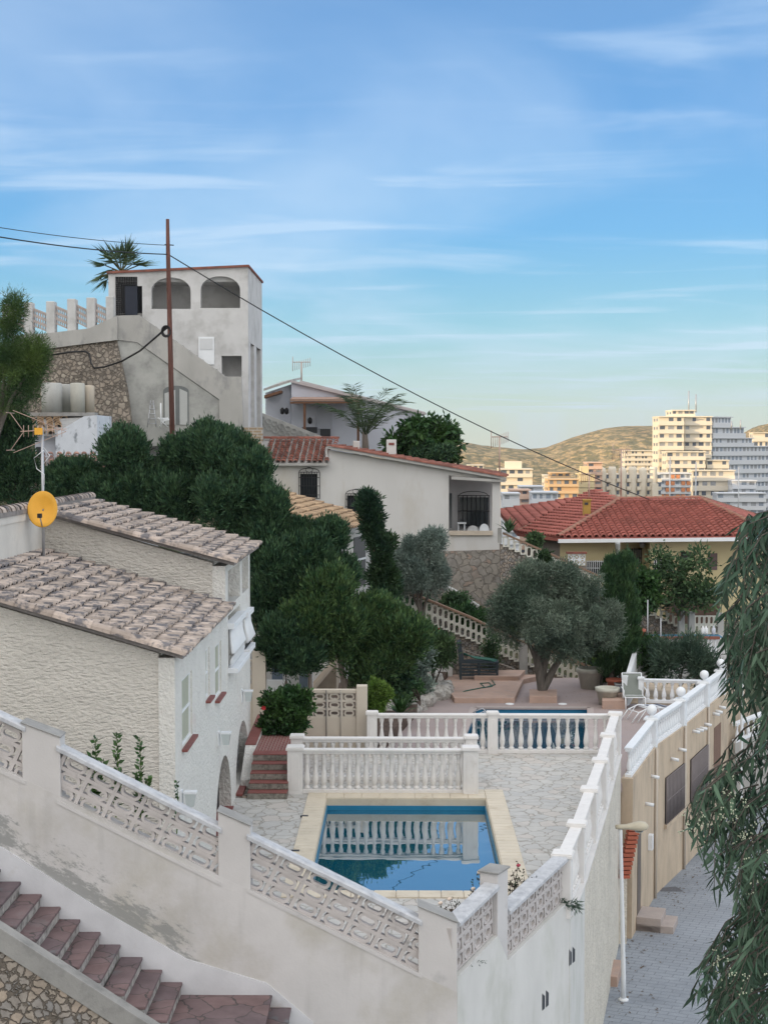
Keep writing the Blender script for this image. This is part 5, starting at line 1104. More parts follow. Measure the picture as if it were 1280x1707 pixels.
# roof: slopes down to the right
RA=V3(546,744,Y2-.35); RB=V3(843,796,Y2-.35); dr=(RB-RA); RDp=8.
MB().prism([RA,RB,RB-Vector((0,0,.10)),RA-Vector((0,0,.10))],(0,RDp,0)).build('roof_deck',m_conc2,t)
vv=(RA-RB).normalized(); roof_tiles('roof_tiles',m_tilered,t,RB+Vector((.05,.05,.01)),(0,1,0),vv,[(0,0),(RDp,0),(RDp,dr.length),(0,dr.length)],pitch=.26,length=.34,rad=.10)
b=MB(); ridge_tiles(b,RB+Vector((0,.05,.02)),RA+Vector((0,.05,.02)),.11,.32); b.build('verge_tiles',m_tilered,t)
MB().prism([V3(752,792,Y2-.3)+Vector((0,0,-.05)),V3(842,800,Y2-.3)+Vector((0,0,-.0)),V3(842,804,Y2-.3),V3(752,797,Y2-.3)+Vector((0,0,-.05))],(0,.2,0)).build('eave_board',m_conc2,t)
# left roof facing the viewer
LA=V3(427,771,Y2-.35); LB=V3(547,769,Y2-.35); LT=V3(440,733,Y2+3.2); vv=(LT-LA); vv.x=0
roof_tiles('roof_tiles',m_tilered,t,LA,(1,0,0),vv,[(0,0),(LB.x-LA.x,0),(LB.x-LA.x+.3,vv.length),(.3,vv.length)],pitch=.255,length=.34,rad=.10)
MB().prism([LA-Vector((0,0,.03)),Vector((LB.x-.02,LB.y,LA.z-.03)),Vector((LB.x-.02,LB.y,LA.z-.03))+vv,LA-Vector((0,0,.03))+vv],(0,0,-.1)).build('roof_deck',m_conc2,t)
b=MB(); ridge_tiles(b,LA+vv+Vector((0,0,.05)),Vector((V3(565,733,Y2+3.2).x,LA.y+vv.y,LA.z+vv.z+.05)),.12,.35); b.build('ridge_tiles',m_tilered,t)
for a_,c_,y0,y1,yy in ((644,660.6,732.7,775,63.5),(588.7,599.5,735,765,64.5)):
    MB().box(X_(a_,yy),X_(c_,yy),yy-.2,yy+.2,Z_(y1,yy),Z_(y0,yy)).build('chimney',m_w2,t,bevel=.02)
MB().box(X_(648,63.25),X_(657,63.25),63.28,63.299,Z_(742,63.3),Z_(738,63.3)).build('chimney_vent',m_red,t)
t=thing('plastic_table','small white plastic table on the corner terrace of the white house','table',V3(768,888,63)); b=MB().box(X_(762,63),X_(777,63),62.8,63.4,Z_(872.5,63),Z_(871,63)); b.build('tabletop',m_paint,t)
for x in (764,774): MB().tube([V3(x,888,63),V3(x,872.6,63)],.03,6).build('leg',m_paint,t)
for k,(xa,xb) in enumerate(((779,797),(799,815))):
    t=thing('plastic_chair',('grey white plastic chair in the middle of the corner terrace','white plastic chair nearest the right column of the corner terrace')[k],'chair',V3(xa+9,890,63.2),'chairs on the corner terrace')
    pts=[V3((xa+xb)/2+(xb-xa)/2*math.cos(a_),886-(13 if k else 10)*math.sin(a_)**.7,63.2) for a_ in np.linspace(0.02,3.12,10)]
    MB().prism(pts,(0,.05,0)).build('backrest',m_paint if k else m_wh,t); MB().box(pts[-1].x,pts[0].x,62.8,63.19,Z_(887,63.2),Z_(885,63.2)).build('seat',m_paint,t)
# ---------------------------------------------------------------- tan roofed house
t=thing('tan_roof_house','small white house with a tan tile roof rising from the dark trees','house',(-2.5,50,0))
E1=V3(578,886,48.); E2=V3(631,870,52.); T2=V3(452,815,52.); up=(T2-E2); T1=E1+up
ue=(E2-E1).normalized(); un=(up-ue*up.dot(ue)); 
MB().prism([E1,E2,T2,T1],(0,0,-.12)).build('roof_deck',m_conc2,t)
sh=up.dot(ue); L1=(E2-E1).length; Lv=un.length
roof_tiles('roof_tiles',m_tiletan,t,E1+Vector((0,0,.02)),ue,un,[(0,0),(L1,0),(L1+sh,Lv),(sh,Lv)],pitch=.25,length=.33,rad=.10)
b=MB(); ridge_tiles(b,E1+Vector((0,0,.04)),T1+Vector((0,0,.04)),.11,.33); b.build('verge_tiles',m_tiletan,t)
ofs=Vector((-.25,.05,-.14)); p0=E1+ofs+Vector((.0,.25,0)); p1=E2+ofs+Vector((0,-.1,0))
MB().prism([p0,p1,Vector((p1.x,p1.y,-1)),Vector((p0.x,p0.y,-1))],(-.3,.1,0)).build('side_wall',m_w2,t)
p2=p0+(T1-E1)*.97; MB().prism([p0+Vector((-.3,.0,-.1)),p2+Vector((0,0,-.1)),Vector((p2.x,p2.y,-1)),Vector((p0.x-.3,p0.y,-1))],(0,.3,0)).build('front_wall',m_w2,t)
wa=p0+(p1-p0)*.42; wb=p0+(p1-p0)*.78; nn=Vector((ue.y,-ue.x,0)); o=MB().prism([Vector((wa.x,wa.y,4.2)),Vector((wb.x,wb.y,4.2)),Vector((wb.x,wb.y,2.5)),Vector((wa.x,wa.y,2.5))],nn*.03).build('shutter',mat('grey_shutter',(.12,.12,.12),.7,.05),t)
o=MB().prism([Vector((wa.x,wa.y,3.45)),Vector((wb.x,wb.y,3.45)),Vector((wb.x,wb.y,3.38)),Vector((wa.x,wa.y,3.38))],nn*.05).build('shutter_rail',m_paint,o)
t=thing('low_white_house','white lower wall with openings glimpsed between the tree trunks behind the breeze block wall','building',(-3,40.5,0))
MB().box(-5.6,X_(520,40.5),40.5,40.8,-1.5,2.2).build('wall',m_wh,t); MB().box(X_(440,40),X_(478,40),40.3,40.48,-1,Z_(1140,40)).build('parapet',m_paint,t)
for x0_,x1_,y0,y1 in ((452,470,1095,1135),(498,512,1095,1150)): fr_wall([(x0_,y1),(x1_,y1),(x1_,y0),(x0_,y0)],40.47,.02).build('opening',mat('blue_opening%d'%x0_,(.13,.17,.22),.4,.1),t)
t=thing('garden_ramp','tan stone edged ramp rising behind the tree trunks','ramp',V3(550,1150,42)); MB().prism([V3(505,1175,41),V3(560,1110,41),V3(560,1160,41),V3(520,1190,41)],(0,3,0)).build('ramp_body',mat('ramp_stone',(.33,.27,.21),.9,.2,3),t)
# ---------------------------------------------------------------- red roofed yellow house
t=thing('yellow_house','yellow house with a broad bright red hipped tile roof','house',V3(1060,990,61))
A=V3(930,897,60);B=V3(1290,893,60);R1=V3(1031,834,66.5);R2=V3(1165,832,66.5);C=V3(862,889,64);R3=V3(993,826,72);D=V3(830,852,74);Bk=V3(1262,862,73); 
faces=[('front',[A,B,R2,R1]),('left',[C,A,R1,R3]),('far',[D,C,R3]),('right',[B,Bk,R2]),('rear',[R1,R2,Bk,R3])]
for nm,pl in faces:
    o=pl[0]; u_=(pl[1]-pl[0]).normalized(); w_=pl[2]-pl[0]; v_=(w_-u_*w_.dot(u_)).normalized()
    deck=MB().prism(pl,(0,0,-.12)).build('roof_slope',m_tilenew,t,bevel=None)
    if nm=='rear': continue
    poly=[((p_-o).dot(u_),(p_-o).dot(v_)) for p_ in pl]
    roof_tiles('roof_tiles',m_tilenew,deck,o+Vector((0,0,.01)),u_,v_,poly,pitch=.285 if nm!='far' else .3,length=.40,rad=.115,jitter=.006)
m_ridge=mat('ridge_cement',(.33,.17,.12),.9,.15,2)
for a_,c_ in ((A,R1),(R1,R2),(B,R2),(C,R3),(R3,R1),(R2,Bk)):
    b=MB(); ridge_tiles(b,a_+Vector((0,0,.07)),c_+Vector((0,0,.07)),.12,.38); b.build('ridge_tiles',m_ridge,t)
m_yel=mat('yellow_render',(.62,.53,.32),.9,.05,.6,c2=(.53,.44,.25),c2s=.6,c2lo=.5,c2hi=.8)
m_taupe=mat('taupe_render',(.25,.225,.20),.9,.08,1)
wf=60.5
MB().box(X_(936,wf),X_(1038,wf),wf+.5,68,Z_(1040,wf),A.z-.14).build('wall',m_yel,t)
MB().box(X_(1038,wf)+.0,X_(1084,wf),wf+1.2,68,Z_(1040,wf),A.z-.14).build('wall',m_yel,t)
MB().box(X_(1084,wf)+.0,X_(1178,wf),wf+.2,68,Z_(1040,wf),A.z-.14).build('wall',m_yel,t)
MB().box(X_(1178,wf)+.0,X_(1285,wf),wf+1.0,68,Z_(1040,wf),A.z-.14).build('wall',m_yel,t)
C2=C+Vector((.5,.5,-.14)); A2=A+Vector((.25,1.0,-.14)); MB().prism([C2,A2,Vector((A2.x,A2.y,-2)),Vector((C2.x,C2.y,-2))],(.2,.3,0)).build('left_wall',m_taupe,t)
MB().prism([A+Vector((0,-.07,-.04)),B+Vector((0,-.07,-.04)),B+Vector((0,-.07,-.19)),A+Vector((0,-.07,-.19))],(0,.12,0)).build('gutter',m_paint,t)
for x in (1029,): MB().tube([V3(x,903,59.95),V3(x,915,60.6),V3(x,1000,60.6)],.10,8).build('downpipe',m_paint,t)
def grille(x0,x1,y0,y1,Y,mm,parent=t,gm=m_black,n_=8,rows=3):
    o=fr_wall([(x0,y1),(x1,y1),(x1,y0),(x0,y0)],Y,.03).build('window',mm,parent); b=MB()
    for k in range(n_+1): x=x0+(x1-x0)*k/n_; b.tube([V3(x,y1+1,Y-.1),V3(x,y0-2,Y-.1)],.016,4)
    for k in range(rows): y=y0+(y1-y0)*k/(rows-1); b.tube([V3(x0-1,y,Y-.1),V3(x1+1,y,Y-.1)],.016,4)
    b.build('window_grille',gm,o)
grille(1044,1069,915,945,wf+1.15,mat('pale_pane',(.30,.29,.24),.3,.05)); grille(978,1006,936,958,wf+.45,m_glass,gm=m_paint); grille(1135,1151,921,950,wf+.15,mat('brown_pane',(.12,.09,.10),.3,.1)); grille(1090,1120,933,950,wf+.15,m_glass,gm=m_paint)
fr_wall([(1179.5,950),(1195,950),(1195,922),(1179.5,922)],wf+.95,.02).build('window',mat('brown_shutter',(.16,.11,.11),.6,.1),t)
MB().sphere(V3(1070,908,61.3),.13,10).build('porch_lamp',MATS['galvanised'],t)
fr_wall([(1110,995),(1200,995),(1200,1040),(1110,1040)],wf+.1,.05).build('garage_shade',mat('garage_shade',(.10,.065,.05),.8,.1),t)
o=MB().box(X_(971,64),X_(983,64),63.8,64.15,Z_(862,64),Z_(834,64)).build('chimney',mat('ochre_chimney',(.42,.27,.07),.9,.1),t); MB().box(X_(970,64),X_(984,64),63.75,64.2,Z_(834,64)+.001,Z_(832,64)).build('chimney_cap',MATS['ochre_chimney'],o); MB().box(X_(974,63.7),X_(980,63.7),63.77,63.799,Z_(841,64),Z_(837,64)).build('vent_hole',m_dark,o)
t=thing('vent_screen','white star pattern breeze block screen under the left end of the red roof','screen wall',V3(960,945,59.6))
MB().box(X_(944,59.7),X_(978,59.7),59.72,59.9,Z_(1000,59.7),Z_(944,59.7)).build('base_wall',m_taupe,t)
b=MB(); ang8=np.linspace(0,6.2832,9)[:-1]+.39
for i in range(3):
    for j in range(2):
        c=V3(951.5+i*9.5,928+j*9.5,59.7); rr_=.115; ring3(b,rect_match([(rr_*math.cos(a_),rr_*math.sin(a_)) for a_ in np.linspace(.01,6.2932,17)[:-1]],.23,.23),[(.095*math.cos(a_),.095*math.sin(a_)) for a_ in np.linspace(.01,6.2932,17)[:-1]],c,Vector((1,0,0)),Vector((0,0,1)),Vector((0,1,0)),.08)
        for s_ in (-1,1): b.tube([c+Vector((-.09,0,-.09*s_)),c+Vector((.09,0,.09*s_))],.018,4)
b.build('star_blocks',m_paint,t); MB().box(X_(944,59.7),X_(978,59.7),59.6,59.9,Z_(923,59.7),Z_(920,59.7)).build('tile_cap',m_tilered,t)
# aerials on and behind the red roof
aerial('small aerial left of the chimney, seen against the orange block',981,842,790,69,.35)
aerial('aerial rising from the middle of the red roof before the curved flats',1034,832,750,70,.4)
# ---------------------------------------------------------------- stair walls of pierced blocks
def stair_blocks(name,label,px,Y,rows,cw,bh,m,railm,org_y,drop=.12,th=.12,rise=True):
    t=thing(name,label,'garden wall',V3(px[0][0],org_y,Y)); q=[V3(x,y,Y) for x,y in px]; rail=MB(); pb=MB()
    for i in range(len(q)-1):
        a,c=q[i],q[i+1]; n_=max(1,round((c.x-a.x)/cw)); w_=(c.x-a.x)/n_
        for k in range(n_):
            f_=(k+.5)/n_; zt=a.z+(c.z-a.z)*f_-drop
            for r_ in range(rows):
                ce=Vector((a.x+(c.x-a.x)*f_,Y,zt-bh*(r_+.5))); st=stadium(w_*.60,bh*.80,5)
                ring3(pb,rect_match(st,w_*.96,bh*.985),st,ce,Vector((1,0,0)),Vector((0,0,1)),Vector((0,1,0)),th)
        rail.prism([a+Vector((0,-.14,0)),c+Vector((0,-.14,0)),c+Vector((0,-.14,-.08)),a+Vector((0,-.14,-.08))],(0,.28,0))
    pb.build('pierced_blocks',m,t); rail.build('hand_rail',railm,t); return t
m_pb=mat('cream_pierced_block',(.68,.66,.585),.9,.08,3); m_rail=mat('brown_coping',(.26,.17,.12),.85,.15,4)
YL=52.
t=stair_blocks('stair_wall','long stair wall of two rows of pierced cream blocks running down behind the olive tree',[(636,972),(702,994),(785,1028),(857,1063),(929,1087),(1004,1120)],YL,2,.19,.36,m_pb,m_rail,1050)
MB().box(X_(866,YL),X_(880,YL),YL-.12,YL+.12,-1,Z_(1066,YL)).build('pier',m_conc2,t)
fr_wall([(700,1035),(785,1066),(857,1100),(929,1124),(1004,1153),(1004,1170),(700,1170)],YL+.02,.5).build('rubble_base',m_rock,t)
Yu=58.5
t=stair_blocks('stair_wall','upper stair wall with one row of pierced cream blocks descending beside the yellow house',[(838,887),(925,925),(1010,964),(1062,993),(1133,1024)],Yu,1,.225,.42,m_pb,m_rail,930)
fr_wall([(834,907),(925,945),(1010,984),(1062,1011),(1133,1044),(1133,1070),(1000,1070),(834,1010)],Yu+.03,.5).build('rubble_base',m_rock,t)
fr_wall([(830,905),(836,905),(836,880),(830,880)],Yu,.3).build('top_pier',m_conc2,t)
t=thing('terrace_wall','pierced cream block wall with concrete piers at the foot of the upper stair','garden wall',V3(1165,1056,57.5))
for a_,c_,y0 in ((1131,1141,1018),(1148,1158,1020),(1196,1206,1022)): MB().box(X_(a_,57.5),X_(c_,57.5),57.4,57.7,Z_(1060,57.5),Z_(y0,57.5)).build('pier',m_conc2,t,bevel=.02)
pb=MB()
for k in range(5):
    for r_ in range(2):
        st=stadium(.1,.27,5); 
        for d_ in (0,):
            c=V3(1162+k*8,1034+r_*15.5,57.5); ring3(pb,rect_match(stadium(.11,.28,5),.178,.35),stadium(.11,.28,5),c,Vector((1,0,0)),Vector((0,0,1)),Vector((0,1,0)),.1)
pb.build('pierced_blocks',m_pb,t)
# small stone outcrop wall between stair and house base
t=thing('stepped_stone_wall','stepped rubble wall with a pale concrete edge below the fieldstone base','retaining wall',V3(740,1060,55))
fr_wall([(690,975),(730,975),(760,990),(800,1015),(800,1075),(690,1075)],55,.6).build('rubble_face',m_rock,t); fr_wall([(690,971),(731,971),(761,986),(801,1012),(801,1018),(760,993),(730,977),(690,977)],54.95,.7).build('concrete_edge',m_conc2,t)
t=thing('rubble_wall','low rubble wall below the pierced blocks beside the dark bench','retaining wall',V3(760,1130,51.4)); fr_wall([(715,1075),(760,1080),(860,1118),(860,1150),(735,1150)],51.45,.4).build('stone_face',m_rock,t)
t=thing('white_steps','white rendered garden steps beside the planted bed left of the bench','steps',V3(728,1150,50))
for k in range(4): MB().box(X_(712+k*7,49.6),X_(757,49.6)if k==9 else X_(722+k*8,49.6),49.6,50.6,TZ,Z_(1116+k*9,49.6)).build('step',m_w2,t,bevel=.01)
MB().box(X_(690,50.3),X_(755,50.3),50.65,50.8,TZ,Z_(1113,50.5)).build('rendered_wall',m_w2,t); MB().box(X_(700,50.9),X_(755,50.9),50.81,52,TZ,Z_(1100,51)).build('top_landing',m_conc2,t)
t=thing('planter_bed','tan rendered planter box with red flowers under the pierced block stair wall','planter',V3(725,1090,51)); MB().box(X_(705,51),X_(745,51),51.05,51.4,Z_(1085,51),Z_(1063,51)).build('box',m_kerb,t,bevel=.02)
# ---------------------------------------------------------------- neighbour's pool deck with white balusters
Yd=55.
t=thing('balustrade','faded white balusters under a red brown rail along the neighbouring pool deck, behind the shrubs','balustrade',V3(1110,1095,Yd))
MB().box(X_(1020,Yd),X_(1200,Yd),Yd-.08,Yd+.08,Z_(1066,Yd),Z_(1061.5,Yd)).build('top_rail',m_tilered,t); MB().box(X_(1020,Yd),X_(1200,Yd),Yd-.08,Yd+.08,Z_(1102,Yd),Z_(1095,Yd)).build('bottom_rail',m_wh,t)
for k in range(24): baluster(t,(X_(1025+k*7.3,Yd),Yd,Z_(1095,Yd)),Z_(1066,Yd)-Z_(1095,Yd),m_paint,1.0)
t=thing('pool_deck','pale rimmed raised pool deck behind the red brown rail','pool deck',V3(1110,1058,57)); MB().box(X_(1025,57),X_(1205,57),56.2,57.4,Z_(1090,57)-1,Z_(1060,57)).build('deck_body',m_wh,t,bevel=.02); MB().box(X_(1030,57),X_(1200,57),56.4,57.2,Z_(1060,57),Z_(1059.5,57)+.01).build('water',m_pool,t)
t=thing('mesh_fence','thin wire mesh fence with slim posts in front of the neighbouring deck','fence',V3(1110,1100,54)); 
b=MB()
for x in range(1035,1200,9): b.tube([V3(x,1100,54.2),V3(x,1068,54.2)],.006,3)
for y in (1068,1079,1090,1100): b.tube([V3(1033,y,54.2),V3(1200,y,54.2)],.006,3)
b.build('mesh',MATS['galvanised'],t)
for x in (1080,1102): MB().tube([V3(x,1100,54.2),V3(x,1000+(x-1080)*1.4,54.2)],.025,5).build('post',MATS['galvanised'],t)
for k,x in enumerate((1172,1177.5,1190)):
    o=MB().lathe(V3(x,1058,56.1),[(.05,0),(.075,.03),(.075,.22),(.03,.28),(.03,.33)],8).build('bottle',m_paint if k<2 else m_lilac); tag(o,('white plastic bottle on the deck edge, left one of the pair','white plastic bottle on the deck edge, right one of the pair','pale lilac container on the deck edge, apart from the two bottles')[k],'bottle','bottles on the pool deck')
# ---------------------------------------------------------------- far town
m_flat=mat('sunlit_facade',(.66,.60,.50),.9,.03,.05); m_flat2=mat('shaded_facade',(.60,.62,.66),.9,.03,.05); m_orange=mat('orange_facade',(.60,.42,.25),.9,.04,.05); m_och=mat('ochre_facade',(.60,.50,.31),.9,.04,.05); m_pk=mat('pink_facade',(.60,.42,.33),.9,.04,.05)  # first two: one pale render, sun and shade tinted into the colour
m_win=mat('far_window',(.10,.12,.16),.3,.3,.2); m_win3=mat('far_window_mid',(.30,.31,.33),.4,.3,.3); m_awn=mat('orange_awning',(.55,.22,.10),.8,.05)
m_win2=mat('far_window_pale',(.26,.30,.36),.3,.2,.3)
def apt(label,x0,x1,yt,yb,Y,dep=14,fl=4,m=None,ang=0,band=.42,win=None,npier=6,proud=1.0,base=None,top=None,cat='apartment building',awn=None,seed=0):
    """block of flats: px extent of the front at depth Y; ang turns it about its left front corner"""
    m=m or m_flat; a=V3(x0,yb,Y); W=X_(x1,Y)-a.x; zt=Z_(yt,Y); zb=min(a.z,-24) if base is None else a.z; c,s_=math.cos(ang),math.sin(ang)
    W=W/max(.3,c) if abs(ang)>.01 else W
    t=thing('apartment_block',label,cat,(a.x,Y,zb),'blocks of flats in the far town')
    def Q(u,d,z): return Vector((a.x+u*c-d*s_, Y+u*s_+d*c, z))
    def bx_(mb,u0,u1,d0,d1,z0,z1): mb.hexa([Q(u0,d0,z0),Q(u1,d0,z0),Q(u1,d1,z0),Q(u0,d1,z0),Q(u0,d0,z1),Q(u1,d0,z1),Q(u1,d1,z1),Q(u0,d1,z1)])
    b=MB(); bx_(b,0,W,proud,dep,zb,zt); b.build('walls',m,t,bevel=None)
    fh=(zt-Z_(yb,Y))/fl; r=random.Random(seed+int(x0)); nf=fl+(max(0,int((Z_(yb,Y)-zb)/fh)) if base is None else 0)
    for k in range(nf):
        z0=zt-fh*(k+1); b=MB(); bx_(b,0,W,0,proud+.02,z0,z0+fh*band)
        b.build('balcony',m,t,bevel=None)
        b=MB(); n_=npier; 
        for j in range(n_):
            u0=W*(j+.12+r.uniform(0,.15))/n_; u1=W*(j+.88-r.uniform(0,.25))/n_
            if r.random()<.85 and k<10: bx_(b,u0,u1,proud-.06,proud,z0+fh*band,z0+fh*.93); b.build('window',(win or m_win) if r.random()<.6 else m_win3,t,bevel=None); b=MB()
        if awn and k in awn:
            b=MB()
            for j in range(n_):
                if r.random()<.6: u0=W*(j+.15)/n_; b=MB(); bx_(b,u0,u0+W*.7/n_,-.25,-.05,z0+fh*band-.2,z0+fh*.9); b.build('awning',m_awn,t,bevel=None)
    b=MB(); bx_(b,-.15,W+.15,-.1,dep+.1,zt,zt+.35); b.build('roof_parapet',m,t,bevel=None)
    bs=MB() ; nb=MB()
    # side returns of windows on the left face
    for k in range(nf):
        z0=zt-fh*(k+1)
        for j in range(2 if k<8 else 0): nb=MB(); bx_(nb,-.05,.0,dep*(.2+.4*j),dep*(.38+.4*j),z0+fh*.5,z0+fh*.85); nb.build('side_window',win or m_win,t,bevel=None)
    if top:
        for (u0,u1,h) in top:
            b=MB(); bx_(b,W*u0,W*u1,3,dep*.7,zt+.35,zt+.35+h); b.build('penthouse',m,t,bevel=None)
    return t
TB=[
 # tower group, stepped
 ('topmost sunlit block of the big stepped apartment tower',1118,1156,685,696,555,14,1,m_flat,0,.55,None,4),
 ('tall narrow sunlit left column of the stepped apartment tower',1096,1138,695.5,832,548,14,10,m_flat,0,.5,None,3),
 ('middle sunlit column of the tower, right of the narrow left column',1139,1184,695.5,832,552,14,10,m_flat,0,.5,None,4),
 ('sunlit stepped block low on the tower front with a wide roof terrace',1109,1174,754,832,536,10,6,m_flat,0,.5,None,5),
 ('small sunlit cube block stepping out right of the wide terrace block',1176,1213,768,832,538,8,5,m_flat,0,.5,None,3),
 ('low sunlit block in front of the tower, below the cube block',1152,1223,785,834,522,8,3,m_flat,0,.5,None,5),
 ('pale low block at the right foot of the tower',1219,1259,802,840,515,8,3,m_flat2,0,.5,m_win2,3),
 ('lowest wide pale block before the tower, just above the red roof',1194,1275,823,850,500,8,2,m_flat2,0,.5,m_win2,6)]
for i,a_ in enumerate(TB): apt(*a_,seed=i)
RS=[('shaded right wing of the tower, top step',1186,1224,696,713,560,12,1),
    ('shaded right wing of the tower, second step from the top',1186,1250,713,731,560,12,1),
    ('shaded right wing of the tower, third step from the top',1186,1267,731,745,560,12,1),
    ('long shaded lower body of the tower running to the picture edge',1186,1340,745,834,560,12,6)]
for i,a_ in enumerate(RS): apt(*a_,m_flat2,.60,.5,m_win2,(6,9,11,20)[i],seed=20+i,base=True if i<3 else None)
apt('white block with orange awnings at the left foot of the tower',1098,1150,790,834,505,8,4,m_flat2,0,.42,m_win2,6,awn=(0,1,2,3),seed=40)
FB=[('long low white block of flats on the hill behind the curved flats',1040,1095,752,776,640,10,3,m_flat,0,.5,None,10),
 ('pink topped block beside the ochre tower',978,1003,772,792,470,10,2,m_pk,0,.5,None,2),
 ('plain ochre block standing between the orange flats and the curved flats',964,990,791,834,455,10,4,m_och,0,.9,None,1),
 ('orange block of flats with wide balconies left of the ochre block',913,964,800,834,440,10,3,m_orange,0,.4,None,4),
 ('small peach upper block behind the orange flats',917,950,789,800,470,8,1,m_orange,0,.6,None,3),
 ('cream stepped apartment block at the foot of the hill, left of the orange flats',832,887,783,834,450,10,4,m_flat,0,.5,None,4),
 ('low peach building below the cream stepped block',850,884,818,846,380,8,2,m_pk,0,.6,None,2),
 ('low pale blue white house by the edge of the white house terrace',838,866,824,866,360,8,2,m_flat2,0,.6,m_win2,2),
 ('pale blue white low building in front of the orange flats',866,905,812,868,400,8,3,m_flat2,0,.6,m_win2,3),
 ('white low building with flat roof just over the red roof ridge',886,930,822,868,370,8,2,m_flat2,0,.6,m_win2,4),
 ('slim white slab building between the orange flats and the hill',906,914,793,834,520,8,4,m_flat,0,.9,None,1),
 ('small cream villa at the hill foot behind the terrace roof',779,806,776,796,620,8,2,m_flat,0,.6,None,3),
 ('white villas on the orange hill right of the tower',1252,1290,722,736,700,8,1,m_flat,0,.5,None,4)]
for i,a_ in enumerate(FB): apt(*a_,seed=60+i,top=[(.2,.7,2.2)] if i in (5,2) else None)
# curved flats: row of rounded bays
t=thing('curved_flats','row of flats with rounded tower-like bays rising above the red roof','apartment building',V3(1045,834,480),'blocks of flats in the far town')
zt=Z_(790,480); zb=-24; MB().box(X_(992,480),X_(1096,480),482,494,zb,zt).build('walls',m_flat,t)
for k in range(6):
    x=1004+k*17; 
    MB().lathe((X_(x,480),482.5,zb),[(1.35,0),(1.35,Z_(786-(k%2)*3,480)-zb),(1.1,Z_(784-(k%2)*3,480)-zb+.6),(.05,Z_(784,480)-zb+1.1)],16).build('rounded_bay',m_flat,t)
    for j in range(4):
        z0=zt-2.6*(j+1); MB().box(X_(x+7,480),X_(x+13,480)+.1,481.1,482.4,z0,z0+1.1).build('balcony',m_flat,t); MB().box(X_(x+7,480),X_(x+13,480),481.9,481.99,z0+1.1,z0+2.3).build('windows',m_win,t)
MB().box(X_(1086,478),X_(1096,478),478,480,zb,Z_(806,478)).build('white_slab',m_flat,t)
for i,(x,y0,y1) in enumerate(((1145,690,652),(1157,684,658),(1231,712,700),(1216,712,702))):
    o=MB().tube([V3(x,y0+4,556),V3(x,y1,556)],.25,4).build('roof_mast',MATS['galvanised']); tag(o,('tallest thin mast on top of the apartment tower','shorter mast right of the tallest on the tower top','mast on the second step of the shaded wing','left short mast on the shaded wing')[i],'mast','masts on the apartment tower')
for i,(x,Y) in enumerate(((1115,300),(1158,290),(1229,300))):
    t=thing('sports_mast',('tall thin mast over the red roof, leftmost of three','tall thin mast over the red roof, middle of three','tall thin mast over the red roof, rightmost of three')[i],'mast',V3(x,860,Y),'tall masts beyond the red roof'); MB().tube([V3(x,900,Y),V3(x,(762,770,778)[i],Y)],.13,5).build('pole',MATS['galvanised'],t)
# ---------------------------------------------------------------- vegetation
m_bark=mat('grey_bark',(.13,.115,.10),.95,.3,6,bump=1,bs=25,bdist=.03,stretch=(2,2,.5)); m_bark2=mat('pale_bark',(.24,.20,.17),.95,.3,6,bump=1,bs=25,bdist=.02,stretch=(2,2,.4))
l_jun=leafmat('juniper_foliage',(.021,.058,.034),(.07,.13,.058),.5,5.5,.12); l_jun2=leafmat('bright_juniper_foliage',(.028,.075,.032),(.095,.155,.052),.5,5.5,.12)
l_cyp=leafmat('cypress_foliage',(.022,.055,.033),(.045,.085,.035),.4,2,.1)
l_cyp2=leafmat('upright_cypress_foliage',(.03,.075,.035),(.07,.13,.05),.45,3,.1)
l_olive=leafmat('olive_foliage',(.08,.125,.09),(.16,.20,.15),.4,1.1,.15); l_oliv2=leafmat('young_olive_foliage',(.13,.18,.155),(.21,.26,.22),.4,1.1,.15)
l_pine=leafmat('pine_needles',(.035,.08,.03),(.095,.15,.038),.4,1.2,.15)
l_broad=leafmat('glossy_leaves',(.028,.075,.028),(.06,.12,.035),.45,2,.2,.4); l_lime=leafmat('lime_leaves',(.09,.17,.03),(.14,.22,.045),.35,2,.25)
l_fig=leafmat('fig_leaves',(.04,.085,.04),(.085,.14,.06),.45,1.5,.25); l_olea=leafmat('oleander_leaves',(.05,.09,.065),(.09,.135,.09),.4,2,.2)
l_euc=leafmat('eucalyptus_leaves',(.032,.075,.05),(.085,.14,.09),.5,1.2,.18,.42); l_palm=leafmat('palm_fronds',(.055,.095,.05),(.10,.14,.07),.35,1,.2); l_palm2=leafmat('dry_fronds',(.13,.14,.06),(.20,.17,.08),.3,1,.2)
m_flw=mat('white_blossom',(.42,.45,.33),.8,.1,5); m_redf=mat('red_petals',(.45,.02,.03),.6,.1); m_darkstem=mat('dark_stem',(.05,.04,.03),.9,.2)
def bl(x,y,Y,rx,ry,rd=None):
    p_=V3(x,y,Y); k=Y/F; rx*=k; ry*=k; return (p_.x,p_.y,p_.z,rx,rd or rx,ry)
def clumpy(mains,dens,rs,seed=0,amp=.22,zcut=None):
    r=np.random.default_rng(seed); o=[]
    for b in mains:
        R_=(b[3]*b[4]*b[5])**(1/3); rad=rs if rs else R_*.28
        n_=max(6,int(dens*4*((b[3]*b[4]+b[4]*b[5]+b[3]*b[5])/3)/(rad*rad)))
        d=unit(r.normal(0,1,(n_,3))); lo_=lobed(d,seed+7,amp)
        for q,l_ in zip(d,lo_):
            k=(r.uniform(.72,.95) if r.random()<.8 else r.uniform(.3,.7))*l_; s_=rad*r.uniform(.65,1.25)
            o.append((b[0]+q[0]*max(.02,b[3]-rad*.5)*k,b[1]+q[1]*max(.02,b[4]-rad*.5)*k,b[2]+q[2]*max(.02,b[5]-rad*.5)*k,s_,s_,s_*1.1))
    return o
